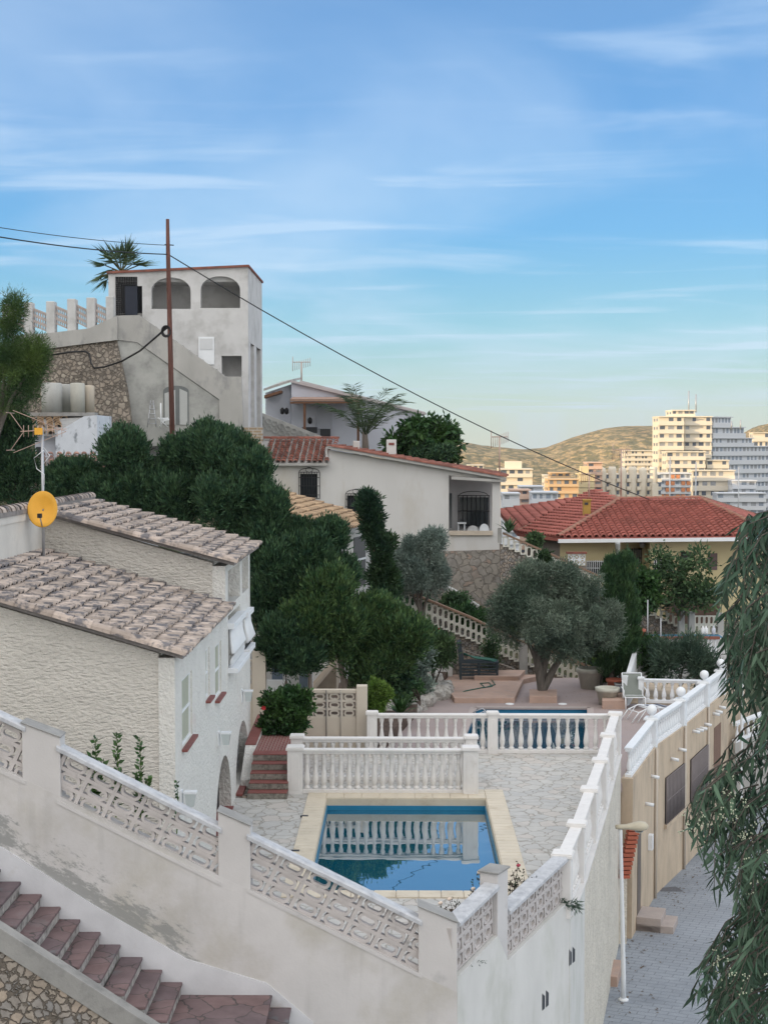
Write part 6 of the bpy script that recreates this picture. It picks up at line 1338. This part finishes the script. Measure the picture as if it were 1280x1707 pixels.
def trunk(parent,base,tips,r0,m,nseg=6,seed=0,fork=.55,bend=.12,rt=None):
    r=random.Random(seed); base=Vector(base); b=MB()
    for tp in tips:
        tp=Vector(tp); mid=Vector((base.x*.8+tp.x*.2,base.y*.8+tp.y*.2,base.z+(tp.z-base.z)*fork))+Vector((r.uniform(-1,1),r.uniform(-1,1),0))*bend*(tp-base).length; pts=[]
        for i in range(nseg+1):
            f_=i/nseg; pts.append(base*(1-f_)**2+mid*2*f_*(1-f_)+tp*f_*f_+Vector((r.uniform(-1,1),r.uniform(-1,1),0))*.02*(1 if 0<i else 0))
        b.tube(pts,[r0*(1-.78*i/nseg) for i in range(nseg+1)],8)
    return b.build('trunk',m,parent,bevel=None)
def tree(name,label,cat,base,mains,leafm,n,per,L,W,rc,up=.3,r0=.12,bark=None,tips=None,dens=.5,rs=None,group=None,seed=0,jit=.5,inner=.15,amp=.15):
    t=thing(name,label,cat,base,group); sub=clumpy(mains,dens,rs,seed)
    p_,d_=crown(sub,n,per,rc,up,amp,inner,seed); leaves('crown',leafm,t,p_,d_,L,W,jit)
    if r0: trunk(t,base,tips or [m_[:3] for m_ in mains[:5]],r0,bark or m_bark,seed=seed)
    return t
JG='dark junipers between the houses'
def jun(label,base,mains,seed,m=l_jun,n=900,per=26,r0=.11,tips=None,L=.15):
    r=random.Random(seed); ex=[]
    mains=[(b[0],b[1],b[2],b[3]*.93,b[4]*.93,b[5]*.95) for b in mains]
    for b in mains:      # upright plumes round the top of each mass
        for k in range(9): a=r.uniform(0,6.28); q=r.uniform(.2,.85); ex.append((b[0]+b[3]*q*math.cos(a),b[1]+b[4]*q*math.sin(a),b[2]+b[5]*(.45+.28*r.random())*(1.15-q*.5),b[3]*.13,b[3]*.13,b[5]*r.uniform(.34,.52)))
    return tree('juniper_tree',label,'tree',base,mains+ex,m,int(n*1.7),44,.125,.038,.17,1.3,r0,m_bark2,tips,.6,.24,JG,seed,.34,.10)
jun('broad dark juniper at the left edge below the pine',V3(20,850,43),[bl(14,745,43,38,52),bl(18,800,43,45,50)],1,n=700)
jun('juniper behind the ridge of the upper house roof, leftmost of the long row',V3(130,860,41),[bl(128,815,41,42,45),bl(105,840,41,30,30)],2,n=650)
jun('juniper in the long row, left of the wooden pole',V3(215,880,40.5),[bl(212,775,40.5,52,52),bl(200,835,40.5,60,48)],3,n=900)
jun('juniper in the long row, just right of the wooden pole',V3(300,880,40),[bl(300,785,40.5,48,55),bl(290,840,40,58,48)],4,n=900)
jun('tallest juniper of the long row, below the grey stair wall',V3(380,930,39.5),[bl(375,775,40,62,50),bl(345,745,40,35,30),bl(408,800,39.5,40,50),bl(385,845,39,62,55)],5,n=1300)
jun('tall dark juniper directly beside the upper roof edge of the stucco house',V3(432,1170,38.5),[bl(447,868,39,24,50),bl(455,925,38.8,42,55),bl(475,970,38.5,50,70),bl(430,915,39,26,60),bl(450,1010,38.5,42,45)],6,n=1500,r0=.08,tips=[V3(455,960,38.5)])
jun('juniper rising to a point left of the shuttered tan roofed house wall',V3(577,1175,38.3),[bl(550,912,38.8,17,38),bl(520,960,38.5,42,62),bl(568,972,38.8,20,36),bl(500,912,39,20,34)],7,n=1200,r0=.10,tips=[V3(560,1000,38.4)])
jun('brighter green juniper in the middle of the group above the block wall',V3(520,1165,37.6),[bl(543,1012,37.8,46,60),bl(515,1060,37.6,46,50),bl(575,1062,37.8,36,45)],8,l_jun2,1400,r0=.055,tips=[V3(505,1060,37.6),V3(528,1040,37.7)])
jun('low dark juniper bough hanging in front of the white lower wall',V3(475,1175,37.2),[bl(478,1080,37.2,38,48),bl(455,1095,37.2,22,26),bl(500,1105,37.2,26,22)],9,n=700,r0=.055,tips=[V3(478,1080,37.2)])
jun('round bright juniper at the right end of the group, beside the planted bed',V3(580,1165,38.5),[bl(655,1075,38.6,50,55),bl(625,1045,38.6,40,45),bl(620,1110,38.4,45,40),bl(685,1080,38.6,28,35)],10,l_jun2,1500,r0=.08,tips=[V3(600,1090,38.5),V3(625,1090,38.6)])
tree('slim_conifer','slim pointed dark conifer against the white house wall, left of the young olive','tree',V3(625,1000,47),[bl(613,846,47,7,28),bl(620,885,47,12,38),bl(634,940,47,18,50),bl(644,985,47,20,30)],l_cyp,1100,22,.16,.05,.14,.7,.08,m_bark,None,.5,.22,None,11,.4)
# cypresses on the terrace
for k,(x,yt,w_,lab) in enumerate(((1020,925,15,'left of the two spiky cypresses behind the pale pots'),(1042,925,20,'right and broader of the two spiky cypresses behind the pale pots'))):
    Y=48.7; mains=[bl(x+dx_*min(1,f_*3),yt+dy_+16+f_*(165-dy_),Y+dx_*.01,w_*(.16+.5*math.sin(min(1,f_*1.2+.05)*math.pi*.6)),24) for dx_,dy_ in ((0,8),(-w_*.5,30),(w_*.55,22)) for f_ in np.linspace(0,1,8)]+[bl(x+dx_,yt+dy_,Y,2.2,22) for dx_,dy_ in ((0,14),(-w_*.4,34),(w_*.45,26))]
    tree('cypress_tree',lab,'tree',V3(x-2,1152,Y),mains,l_cyp2,1500,26,.16,.03,.10,2.2,.09,m_bark,[V3(x,1000,Y)],.6,.16,'spiky cypresses on the far terrace',20+k,.25)
# olives
oc=V3(905,1160,47.4); OM=[bl(878,985,47.4,48,48),bl(935,978,47.4,42,40),bl(860,1035,47.2,40,42),bl(915,1030,46.8,58,48),bl(975,1010,47.4,45,46),bl(985,1055,47.4,42,38),bl(1010,1040,47.6,24,30),bl(940,1065,47.,40,32)]
t=tree('olive_tree','big grey green olive tree in the salmon planter by the far pool','tree',(oc.x,47.5,TZ+.2),OM,l_olive,4200,26,.12,.026,.15,.35,.15,m_bark,[V3(868,1050,47.3),V3(905,1030,47.2),V3(935,1050,47.2),V3(975,1045,47.5),V3(890,1010,47.5)],.42,.30,'olive trees',30,.7,.2,.2)
t=tree('olive_tree','young silvery olive tree in front of the fieldstone base of the white house','tree',V3(703,1030,50.5),[bl(695,930,50.5,34,38),bl(725,920,50.5,24,32),bl(690,970,50.5,36,30),bl(728,965,50.5,20,28),bl(668,950,50.6,20,26)],l_oliv2,1700,24,.12,.028,.14,.45,.06,m_bark,None,.38,.28,'olive trees',31,.7,.2,.2)
for k,(x,y,lab) in enumerate(((975,1075,'thin tree with a bare stem just right of the big olive'),(1000,1060,'thin dark stemmed sapling between the olive and the cypresses'))):
    tree('sapling',lab,'tree',V3(x+3,1145,49.8),[bl(x,y,49.8,20,28)],l_olive,260,18,.15,.035,.16,.3,.06,m_bark,None,.4,.25,None,33+k,.7)
# pine
tree('pine_tree','open pine with yellow green needles at the left edge above the tile roofs','tree',V3(-20,800,42),[bl(15,545,42,16,26),bl(10,590,42,26,24),bl(54,582,42,20,18),bl(62,605,42,18,14),bl(20,635,42,42,32),bl(50,650,42,25,22),bl(0,675,42,40,20),bl(25,515,42,9,16)],l_pine,760,44,.16,.014,.20,.5,.12,m_bark,None,.35,.26,None,40,.8,.1,.2)
# broadleaf trees before the yellow house
tree('fig_tree','loose broad leaved tree standing in front of the yellow house','tree',V3(1133,1035,57),[bl(1098,972,57,28,17),bl(1140,978,57,34,16),bl(1172,984,57,24,15),bl(1090,995,57,28,18),bl(1140,998,57,30,14),bl(1100,935,57,6,18),bl(1162,938,57,7,18),bl(1180,992,57,20,16),bl(1125,950,57,10,12)],l_fig,360,12,.20,.09,.28,.15,.05,m_bark,[V3(1100,975,57),V3(1150,970,57),V3(1175,985,57),V3(1130,950,57)],.36,.40,None,50,.8,.2,.25)
tree('shrub','dark leafy shrub between the cypresses and the fig tree','shrub',V3(1075,1010,56.5),[bl(1078,972,56.5,16,18),bl(1074,995,56.5,18,16)],l_broad,260,14,.22,.11,.22,.2,.05,m_bark,None,.4,.35,None,51,.8)
tree('shrub','grey green oleander behind the widely spaced white balusters','shrub',V3(1135,1145,48.2),[bl(1115,1098,48.2,28,26),bl(1150,1095,48.2,32,27),bl(1175,1115,48.2,18,20)],l_olea,520,18,.20,.035,.20,.7,.05,m_bark,None,.45,.32,None,52,.5)
tree('shrub','narrow green bush between the pillar with the flower pot and the oleander','shrub',V3(1090,1140,49.5),[bl(1088,1098,49.5,17,35)],l_broad,260,16,.14,.07,.16,.4,.04,m_bark,None,.5,.25,None,53,.6)
tree('shrub','low shrub behind the pale pots under the cypresses','shrub',V3(1045,1140,50.5),[bl(1050,1110,50.5,20,20),bl(1015,1115,50.5,16,14)],l_broad,240,14,.14,.07,.16,.3,.03,m_bark,None,.5,.25,None,54,.6)
# garden shrubs
def bush(label,base,mains,lm,n,per,L,W,rc=.12,up=.3,seed=0,r0=.03,jit=.7,name='shrub',cat='shrub',dens=.5,rs=None): return tree(name,label,cat,base,mains,lm,n,per,L,W,rc,up,r0,m_darkstem,None,dens,rs,None,seed,jit)
t=bush('dark glossy hibiscus shrub with a few red flowers beside the brick steps',V3(475,1245,33.9),[bl(478,1185,33.9,34,30),bl(470,1215,33.9,34,26),bl(500,1175,33.9,18,18),bl(452,1175,33.9,14,14)],l_broad,900,14,.11,.065,.10,.1,60)
for k,(x,y) in enumerate(((438,1183),)):
    b=MB(); c=V3(x,y,33.2 if k else 33.5); [b.add([c,c+Vector((.04*math.cos(a_),-.02,.04*math.sin(a_))),c+Vector((.06*math.cos(a_+.6),-.03,.06*math.sin(a_+.6))),c+Vector((.05*math.cos(a_+1.1),-.02,.05*math.sin(a_+1.1)))],[(0,1,2,3)]) for a_ in np.arange(0,6.2,1.25)]; b.build('flower',m_redf,t,bevel=None)
bush('bright yellow green bush just right of the breeze block wall pillar',V3(631,1195,36.6),[bl(631,1160,36.6,17,27),bl(628,1180,36.6,18,16)],l_lime,600,16,.08,.035,.07,.3,61)
bush('dark round shrub behind the bright yellow green bush',V3(700,1170,39.5),[bl(665,1130,39,24,26),bl(640,1120,38.9,20,22)],l_jun,380,20,.12,.06,.12,.3,62)
def agave(label,c,n_,L_,lm,w_=.05,seed=0,name='spiky_plant'):
    t=thing(name,label,'plant',c); r=np.random.default_rng(seed); b=MB(); c=Vector(c)
    for k in range(n_):
        a_=k*2.4; el=r.uniform(.35,1.35); d=Vector((math.cos(a_)*math.cos(el),math.sin(a_)*math.cos(el),math.sin(el))); s_=Vector((-math.sin(a_),math.cos(a_),0))*w_; L1=L_*r.uniform(.7,1.1)
        p1=c+d*L1*.5; p2=c+d*L1+Vector((0,0,-L1*.15)); b.add([c-s_*.5,c+s_*.5,p1+s_,p1-s_,p2],[(0,1,2,3),(3,2,4)])
    b.build('leaves',lm,t,bevel=None); return t
agave('dark spiky plant in the bed right of the bright bush',G(668,1192,-.5),46,.75,l_broad,.045,1)
agave('small agave on top of the pier by the terrace corner of the white house',V3(848,888,58.2),26,.8,l_fig,.06,2)
bush('young leafy tree with a slim bare stem above the white garden steps',V3(722,1150,47.5),[bl(733,1080,47.5,22,22),bl(722,1100,47.5,18,14),bl(745,1095,47.5,14,18)],l_fig,300,13,.17,.05,.15,.5,63,.035,name='young_tree',cat='tree',dens=.4)
bush('airy shrub with small pale leaves in the bed left of the slim young tree',V3(697,1165,46),[bl(700,1100,46,22,26),bl(695,1130,46,16,22),bl(708,1145,46,16,14)],l_oliv2,300,13,.13,.055,.15,.4,64,.03,dens=.35)
bush('low shrub with white flowers at the foot of the planted bed',V3(700,1160,44.5),[bl(672,1165,44,18,14),bl(690,1150,44.5,14,12)],l_broad,200,13,.11,.05,.12,.4,65,.03)
bush('dry thin shrub climbing the rubble wall behind the dark bench',V3(818,1130,51),[bl(818,1085,51,14,34)],l_fig,110,10,.16,.05,.15,.4,66,.03,dens=.3)
bush('green shrub on the bank left of the big olive crown',V3(800,1050,53.4),[bl(800,1035,53.4,30,18),bl(835,1050,53.4,25,14),bl(770,1025,53.4,20,14)],l_broad,520,14,.15,.06,.15,.3,67,.03)
bush('low shrub between the olive trees under the stepped rubble wall',V3(770,1020,53.6),[bl(758,1003,54.2,22,12)],l_fig,160,13,.15,.06,.15,.3,68,.03)
bush('dark green shrubs on the bank just behind the stair wall and young olive',V3(670,1010,53),[bl(660,990,53,30,24),bl(690,1010,53,24,20),bl(640,960,52.8,22,34)],l_jun,700,20,.15,.06,.15,.4,69,.03)
bush('small round leaved shrub beside the left end of the upper stair wall',V3(893,925,59.5),[bl(893,902,59.5,8,8)],l_fig,130,12,.16,.09,.15,.3,70,.03)
bush('small dark conifer poking above the big olive crown',V3(905,975,50),[bl(907,935,50,7,20)],l_cyp,160,18,.14,.05,.1,.8,71,.03,cat='tree',name='small_conifer')
bush('green undergrowth beneath the trees right of the stair wall foot',V3(1000,1120,52.6),[bl(985,1098,53,34,16),bl(1020,1105,53,26,14)],l_lime,420,14,.13,.06,.14,.3,72,.02)
bush('leafy plant in the terracotta pot on the white pillar',Vector((7.95,49.7,1.05)),[bl(1070,1072,49.7,14,14)],l_fig,90,12,.16,.05,.12,.7,73,.02,name='potted_plant',cat='plant')
t=bush('red geraniums in the tan planter under the pierced stair wall',V3(722,1060,51.2),[bl(718,1057,51.2,18,8)],l_broad,130,12,.12,.06,.1,.4,74,.02,name='geraniums',cat='plant')
b=MB()
for k in range(14): b.sphere(V3(704+k*2.2+random.uniform(-2,2),1055+random.uniform(-5,5),50.9+random.uniform(-.15,.15)),.045,5)
o=b.build('flowers',m_redf,t,bevel=None); o['kind']='stuff'
# schefflera and dense bush behind the white house
t=thing('umbrella_tree','dark umbrella tree with drooping leaf rosettes behind the white house roof','tree',V3(705,790,69.5))
P_=[];D_=[]
mains=[bl(715,730,69.5,42,26),bl(690,720,69.5,28,20),bl(740,722,69.5,22,22),bl(665,745,69.5,22,16),bl(735,750,69.,28,20)]
sub=clumpy(mains,.45,.5,80)
for s_ in sub:
    for k in range(3):
        d=unit(rng.normal(0,1,(1,3)))[0]; d[2]=abs(d[2]); c=np.array(s_[:3])+d*s_[3]
        for a_ in np.linspace(0,6.28,13)[:-1]:
            P_.append(c); D_.append(np.array([math.cos(a_),math.sin(a_),-.55]))
leaves('crown',l_broad,t,np.array(P_),np.array(D_),.48,.20,.12); p_,d_=crown(sub,500,14,.2,.1,.1,.5,81); leaves('inner_foliage',l_broad,t,p_,d_,.25,.12,.6); trunk(t,V3(705,800,69.5),[m_[:3] for m_ in mains],.1,m_bark)
bush('dense fine leaved bush under the umbrella tree',V3(725,790,68.5),[bl(722,762,68.4,34,20),bl(700,765,68.4,22,14)],l_jun,700,22,.16,.07,.15,.3,82,.05)
# feather palm
def fronds(name,m,parent,c,n_,L_,el0,el1,droop,leafL,leafW,nl=26,seed=0,az=None):
    r=np.random.default_rng(seed); P_=[];D_=[];b=MB()
    for k in range(n_):
        a_=(k*2.399 if az is None else az[k]); el=el0+(el1-el0)*r.random(); d=Vector((math.cos(a_)*math.cos(el),math.sin(a_)*math.cos(el),math.sin(el))); L1=L_*r.uniform(.8,1.1); pts=[]
        for i in range(9): f_=i/8; pts.append(Vector(c)+d*L1*f_+Vector((0,0,-droop*L1*f_**2.2)))
        b.tube(pts,.025,4,.008)
        for i in range(nl):
            f_=.15+.85*i/nl; j=min(7,int(f_*8)); q=pts[j]+(pts[j+1]-pts[j])*(f_*8-j); tg=(pts[j+1]-pts[j]).normalized(); s_=tg.cross(Vector((0,0,1))).normalized()
            for sg in (-1,1): P_.append(q); D_.append(tg*.55+s_*sg*.8+Vector((0,0,-.25)))
    b.build('frond_stems',m,parent,bevel=None); return leaves(name,m,parent,np.array(P_),np.array([list(x) for x in D_]),leafL,leafW,.12)
t=thing('feather_palm','young feather palm with thin arching fronds before the lilac white house','palm tree',V3(610,760,71.5))
MB().tube([V3(610,765,71.5),V3(609,740,71.5),V3(608,720,71.5)],[.2,.16,.12],8).build('trunk',m_bark2,t)
fronds('fronds',l_palm,t,V3(608,728,71.5),20,3.7,.75,1.45,.34,.60,.035,34,3)
# fan palm behind the arched house
t=thing('fan_palm','fan palm with a shaggy crown behind the left corner of the arched house','palm tree',V3(205,560,74))
c=V3(205,455,74); MB().tube([V3(206,620,74),V3(206,540,74),c],[.28,.24,.22],8).build('trunk',m_bark2,t); r_=np.random.default_rng(4); P_=[];D_=[];P2=[];D2=[];b=MB()
for k in range(30):
    a_=k*2.399; el=r_.uniform(-.75,1.4); d=np.array([math.cos(a_)*math.cos(el),math.sin(a_)*math.cos(el),math.sin(el)]); L1=r_.uniform(.7,1.05); e_=np.array(c)+d*L1; b.tube([c,Vector(e_)],.03,4)
    s_=unit(np.cross(d,[[0,0,1.]]))[0]; u2=np.cross(s_,d)
    for j in range(17):
        th=(j-8)/8*1.35; v_=d*math.cos(th)+s_*math.sin(th)+u2*0; (P2 if el<-.4 else P_).append(e_); (D2 if el<-.4 else D_).append(v_*1.0+np.array([0,0,-.45 if el<.3 else -.12]))
leaves('fronds',l_palm,t,np.array(P_),np.array(D_),.85,.07,.06); leaves('dead_fronds',l_palm2,t,np.array(P2),np.array(D2),.7,.06,.1); b.build('frond_stems',l_palm2,t,bevel=None)
# shoots behind the front wall
for k,(x,yt,yb,Y,lab) in enumerate(((154,1236,1300,20.3,'leftmost citrus shoot behind the breeze block panel'),(190,1226,1310,20.3,'second citrus shoot from the left, thin and upright'),(229,1233,1330,20.3,'largest and bushiest citrus shoot behind the breeze block panel'),(291,1308,1350,20.3,'short citrus shoot close to the house corner'))):
    base=V3(x-2,yb+60,Y); t=thing('citrus_shoot',lab,'plant',base,'citrus shoots behind the front wall'); tops=[(x,yt)]+([(x+14,yb-28),(x-6,yb-35)] if k in (0,2) else [(x+8,yb-20)] if k==1 else [])
    b=MB(); P_=[];D_=[]
    for (tx,ty) in tops:
        a=V3(x,yb+40,Y); c=V3(tx,ty,Y+random.uniform(-.1,.1)); b.tube([base,a,(a+c)/2+Vector((.02,0,0)),c],[.012,.01,.008,.003],5); n_=int((c-a).length/.017)
        for i in range(n_):
            f_=i/n_; P_.append(a+(c-a)*f_); an=i*2.4; D_.append(Vector((math.cos(an),math.sin(an),.7)))
    b.build('stems',l_lime,t,bevel=None); leaves('leaves',l_broad if k!=2 else l_broad,t,np.array([list(p__) for p__ in P_]),np.array([list(p__) for p__ in D_]),.105 if k<3 else .06,.055,.25)
# rose bushes by the corner
def rose(label,base,tops,nf,fl,seed,L=.045):
    r=np.random.default_rng(seed); t=thing('rose_bush',label,'rose bush',base,'rose bushes by the corner pillar'); b=MB(); P_=[];D_=[]; ends=[]
    for tp in tops:
        c=V3(*tp); m_=(Vector(base)+c)/2+Vector((r.uniform(-.1,.1),0,.05)); pts=[Vector(base),m_,c]; b.tube(pts,[.008,.006,.003],4); ends.append(c)
        for i in range(nf):
            f_=.25+.75*r.random(); q=(pts[0].lerp(m_,f_*2) if f_<.5 else m_.lerp(c,f_*2-1)); tw=Vector(r.normal(0,.06,3)); b.tube([q,q+tw],.0025,3)
            for j in range(3): P_.append(q+tw*(.4+.3*j)); D_.append(r.normal(0,1,3)+np.array([0,0,.3]))
    b.build('canes',m_darkstem,t,bevel=None); leaves('leaves',leafmat('rose_leaves%d'%seed,(.035,.065,.035),(.085,.05,.045),.4,6,.2),t,np.array([list(x) for x in P_]),np.array([list(x) for x in D_]),L,L*.6,.3)
    for e_ in ends[:fl]: MB().sphere(e_,.03,8,.8).sphere(e_+Vector((.012,-.01,.008)),.022,7).build('bloom',mat('bloom%d%d'%(seed,int(e_.x*100)),(.72,.60,.50) if seed%2 else (.35,.05,.08),.7,.1),t,bevel=None)
    return t
rose('rose bush with pale blooms left of the square pillar',G(812,1540,.0),[(800,1462,20.9),(812,1468,20.9),(790,1490,20.8),(822,1475,21),(785,1500,20.8),(806,1490,20.9),(826,1490,21),(797,1505,20.8)],12,3,1)
rose('darker rose bush right of the square pillar',G(860,1530,.0),[(866,1450,21.8),(856,1458,21.7),(876,1470,21.9),(885,1475,22),(852,1475,21.7),(870,1490,21.9),(858,1495,21.8),(880,1490,22),(864,1475,21.8)],16,1,2)
rose('trailing rose shoots low behind the sloping wall top',G(765,1560,.0),[(735,1515,20.3),(750,1508,20.3),(765,1505,20.4),(780,1515,20.5),(790,1508,20.6),(745,1525,20.3)],6,2,3)
t=thing('wall_plant','tuft of trailing plant growing from the street side wall top','plant',V3(948,1520,23.1)); P_=[];D_=[]
for k in range(170): f_=random.random(); P_.append(list(V3(932+f_*36,1512+random.uniform(-7,7)+f_*6,22.85+random.uniform(-.1,.1)))); D_.append([random.uniform(0,1),-.4,random.uniform(-.8,.4)])
leaves('leaves',l_olea,t,np.array(P_),np.array(D_),.10,.02,.3)
t=thing('wall_plant','small sprig on the street side wall below the nearer block panel','plant',V3(798,1616,20.0)); P_=[];D_=[]
for k in range(50): f_=random.random(); P_.append(list(V3(786+f_*26,1618-f_*5+random.uniform(-3,3),19.7+f_*.45))); D_.append([random.uniform(-.5,1),-.3,random.uniform(-.5,.5)])
leaves('leaves',l_olea,t,np.array(P_),np.array(D_),.04,.015,.3)
# ---------------------------------------------------------------- eucalyptus at the right
t=thing('eucalyptus_tree','near eucalyptus with long hanging leaves filling the right edge','tree',(4.6,9.6,st_z(9.6)))
Eb=[(850,1228),(880,1212),(920,1200),(955,1198),(985,1178),(1030,1185),(1060,1184),(1155,1190),(1193,1200),(1215,1236),(1240,1250),(1262,1225),(1275,1212),(1295,1205),(1320,1190),(1337,1130),(1382,1138),(1431,1163),(1492,1186),(1515,1225),(1545,1235),(1570,1214),(1600,1232),(1612,1165),(1667,1150),(1740,1175)]
ey=[a_ for a_,_ in Eb]; ex=[b_ for _,b_ in Eb]
b=MB(); re_=np.random.default_rng(9); tr=[Vector((4.6,9.6,-5)),Vector((4.3,9.4,0)),Vector((3.95,9.3,4.5)),Vector((3.6,9.2,7.6))]
b.tube(tr,[.22,.17,.12,.05],10); P_=[];D_=[];BP=[]
def V9(x,y,Y): return V3(x,y,Y)
ntw=0
for k in range(860):
    y=re_.uniform(850,1790); xl=np.interp(y,ey,ex)
    # tip of the twig near (x,y); branch comes from the upper right
    x=xl+(7 if y>1325 else 20)+(re_.random()**1.35)*(1420-xl) ; Y=re_.uniform(8.3,10.4)
    if 1195<y<1330 and x<1270 and re_.random()<.8: continue
    tip=V9(x,y,Y); L1=re_.uniform(.18,.42); s_=tip+Vector((L1*re_.uniform(.2,1.0)*(1 if x<1330 else re_.uniform(-1,1)),re_.uniform(-.1,.1),L1))
    xs_=669+F*s_.x/s_.y; ys_=738-(s_.z-CZ)*F/s_.y
    if ys_>850 and xs_<np.interp(ys_,ey,ex)+3: s_.x+= (np.interp(ys_,ey,ex)+6-xs_)/F*s_.y
    if ys_<862: s_.z=CZ-(870-738)/F*s_.y
    m_=s_.lerp(tip,.45)+Vector((-.03,0,.05)); pts=[s_,m_,tip]; b.tube(pts,[.006,.004,.002],4); n_=int(re_.uniform(13,20))
    for i in range(n_):
        f_=(i+.5)/n_; q=(s_.lerp(m_,f_/.5) if f_<.5 else m_.lerp(tip,(f_-.5)/.5)); P_.append(list(q)); a_=re_.uniform(0,6.28); h_=re_.uniform(.2,.95); D_.append([math.cos(a_)*h_,math.sin(a_)*h_,-.85])
    if k%8==0: BP.append(s_)
for s_ in BP:
    j=min(range(len(tr)),key=lambda i_:(tr[i_]-s_).length+ (3 if tr[i_].z<s_.z-2.5 else 0)); zt=min(7.4,max(-4,s_.z+re_.uniform(-.2,.7))); 
    f_=(zt+5)/12.6; o_=tr[0].lerp(tr[3],f_); o_.x+= .0; c_=(s_+o_)/2+Vector((0,0,.22)); b.tube([o_,c_,s_],[.022,.014,.006],5)
b.build('trunk',m_bark,t,bevel=None)
# lanceolate, slightly curved leaves: two quads and a tip
P_=np.array(P_); D_=np.array(D_); n_=len(P_); d=unit(D_+rng.normal(0,.2,(n_,3))); s_=unit(np.cross(d,rng.normal(0,1,(n_,3)))); Ls=rng.uniform(.07,.15,n_)[:,None]; Ws=rng.uniform(.014,.024,n_)[:,None]; cv=np.cross(s_,d)*rng.normal(0,.14,n_)[:,None]+s_*rng.normal(0,.12,n_)[:,None]
a=P_; p1=P_+d*Ls*.3+cv*Ls*.10; p2=P_+d*Ls*.65+cv*Ls*.45; p3=P_+d*Ls+cv*Ls
V=np.stack([a-s_*Ws*.12,a+s_*Ws*.12,p1+s_*Ws*.5,p1-s_*Ws*.5,p2+s_*Ws*.42,p2-s_*Ws*.42,p3+s_*Ws*.03,p3-s_*Ws*.03],1).reshape(-1,3); base_=np.arange(n_)[:,None]*8
FQ=np.concatenate([base_+np.array([[0,1,2,3]]),base_+np.array([[3,2,4,5]]),base_+np.array([[5,4,6,7]])],1).reshape(-1,4)
npmesh('leaves',V,FQ,l_euc,t,True)
b=MB()
for (x,y,sx,sy,nn_) in ((1180,1370,38,28,60),(1225,1350,35,35,60),(1255,1400,30,50,60),(1215,1615,30,22,40),(1240,1650,35,35,45),(1262,1200,20,30,20),(1165,1395,18,14,14),(1265,1480,20,15,14)):
    for k in range(nn_//3):
        c=V9(x+re_.normal(0,sx*.45),y+re_.normal(0,sy*.45),re_.uniform(8.2,8.8)); [b.sphere(c+Vector(re_.normal(0,.009,3)),.0045,5) for _ in range(3)]
o=b.build('blossom',m_flw,t,bevel=None); o['kind']='stuff'

# fallen leaves
def litter(nm,pts,mm,L=.06):
    P_=np.array(pts); a=rng.uniform(0,6.28,len(P_)); D_=np.stack([np.cos(a),np.sin(a),np.full(len(a),.08)],1); d=D_; s_=np.stack([-np.sin(a),np.cos(a),np.full(len(a),.1)],1); Ls=rng.uniform(.5,1.3,len(a))[:,None]*L
    V=np.stack([P_,P_+d*Ls*.5+s_*Ls*.22,P_+d*Ls,P_+d*Ls*.5-s_*Ls*.22],1).reshape(-1,3); o=npmesh(nm,V,np.arange(len(a)*4).reshape(-1,4),mm); o['kind']='stuff'
pl_=[]
for k in range(420):
    y=random.uniform(26,46); xw=(np.interp(y,[19,35,39.2,42.1,45.2,48],[1.7,5.15,6.85,8.15,9.45,10.5])); x=xw+.15+abs(random.gauss(0,.5)) if random.random()<.6 else xw+random.uniform(.2,6); pl_.append((x,y,st_z(y)+.012))
litter('leaf_litter',pl_,mat('dry_leaf',(.14,.10,.065),.9,.3,5),.08)
litter('leaf_litter',[(random.uniform(0,7),random.choice([random.uniform(46.5,50),random.uniform(46,51)]),TZ+.012) for k in range(150)]+[(random.uniform(-2,3.8),random.uniform(31,34.8),.012) for k in range(40)],MATS['dry_leaf'],.06)
# ---------------------------------------------------------------- air
o=MB().box(-1300,1900,-320,2300,-60,60).build('haze',m_white); o.data.materials.clear()
hm=bpy.data.materials.new('haze'); hm.use_nodes=True; t=hm.node_tree; t.nodes.clear(); vo=t.nodes.new('ShaderNodeVolumePrincipled'); mo=t.nodes.new('ShaderNodeOutputMaterial')
vo.inputs['Density'].default_value=.00007; vo.inputs['Color'].default_value=(.75,.83,.9,1); vo.inputs['Anisotropy'].default_value=0; t.links.new(vo.outputs[0],mo.inputs['Volume'])
o.data.materials.append(hm); o['kind']='stuff'; sc.cycles.volume_bounces=0
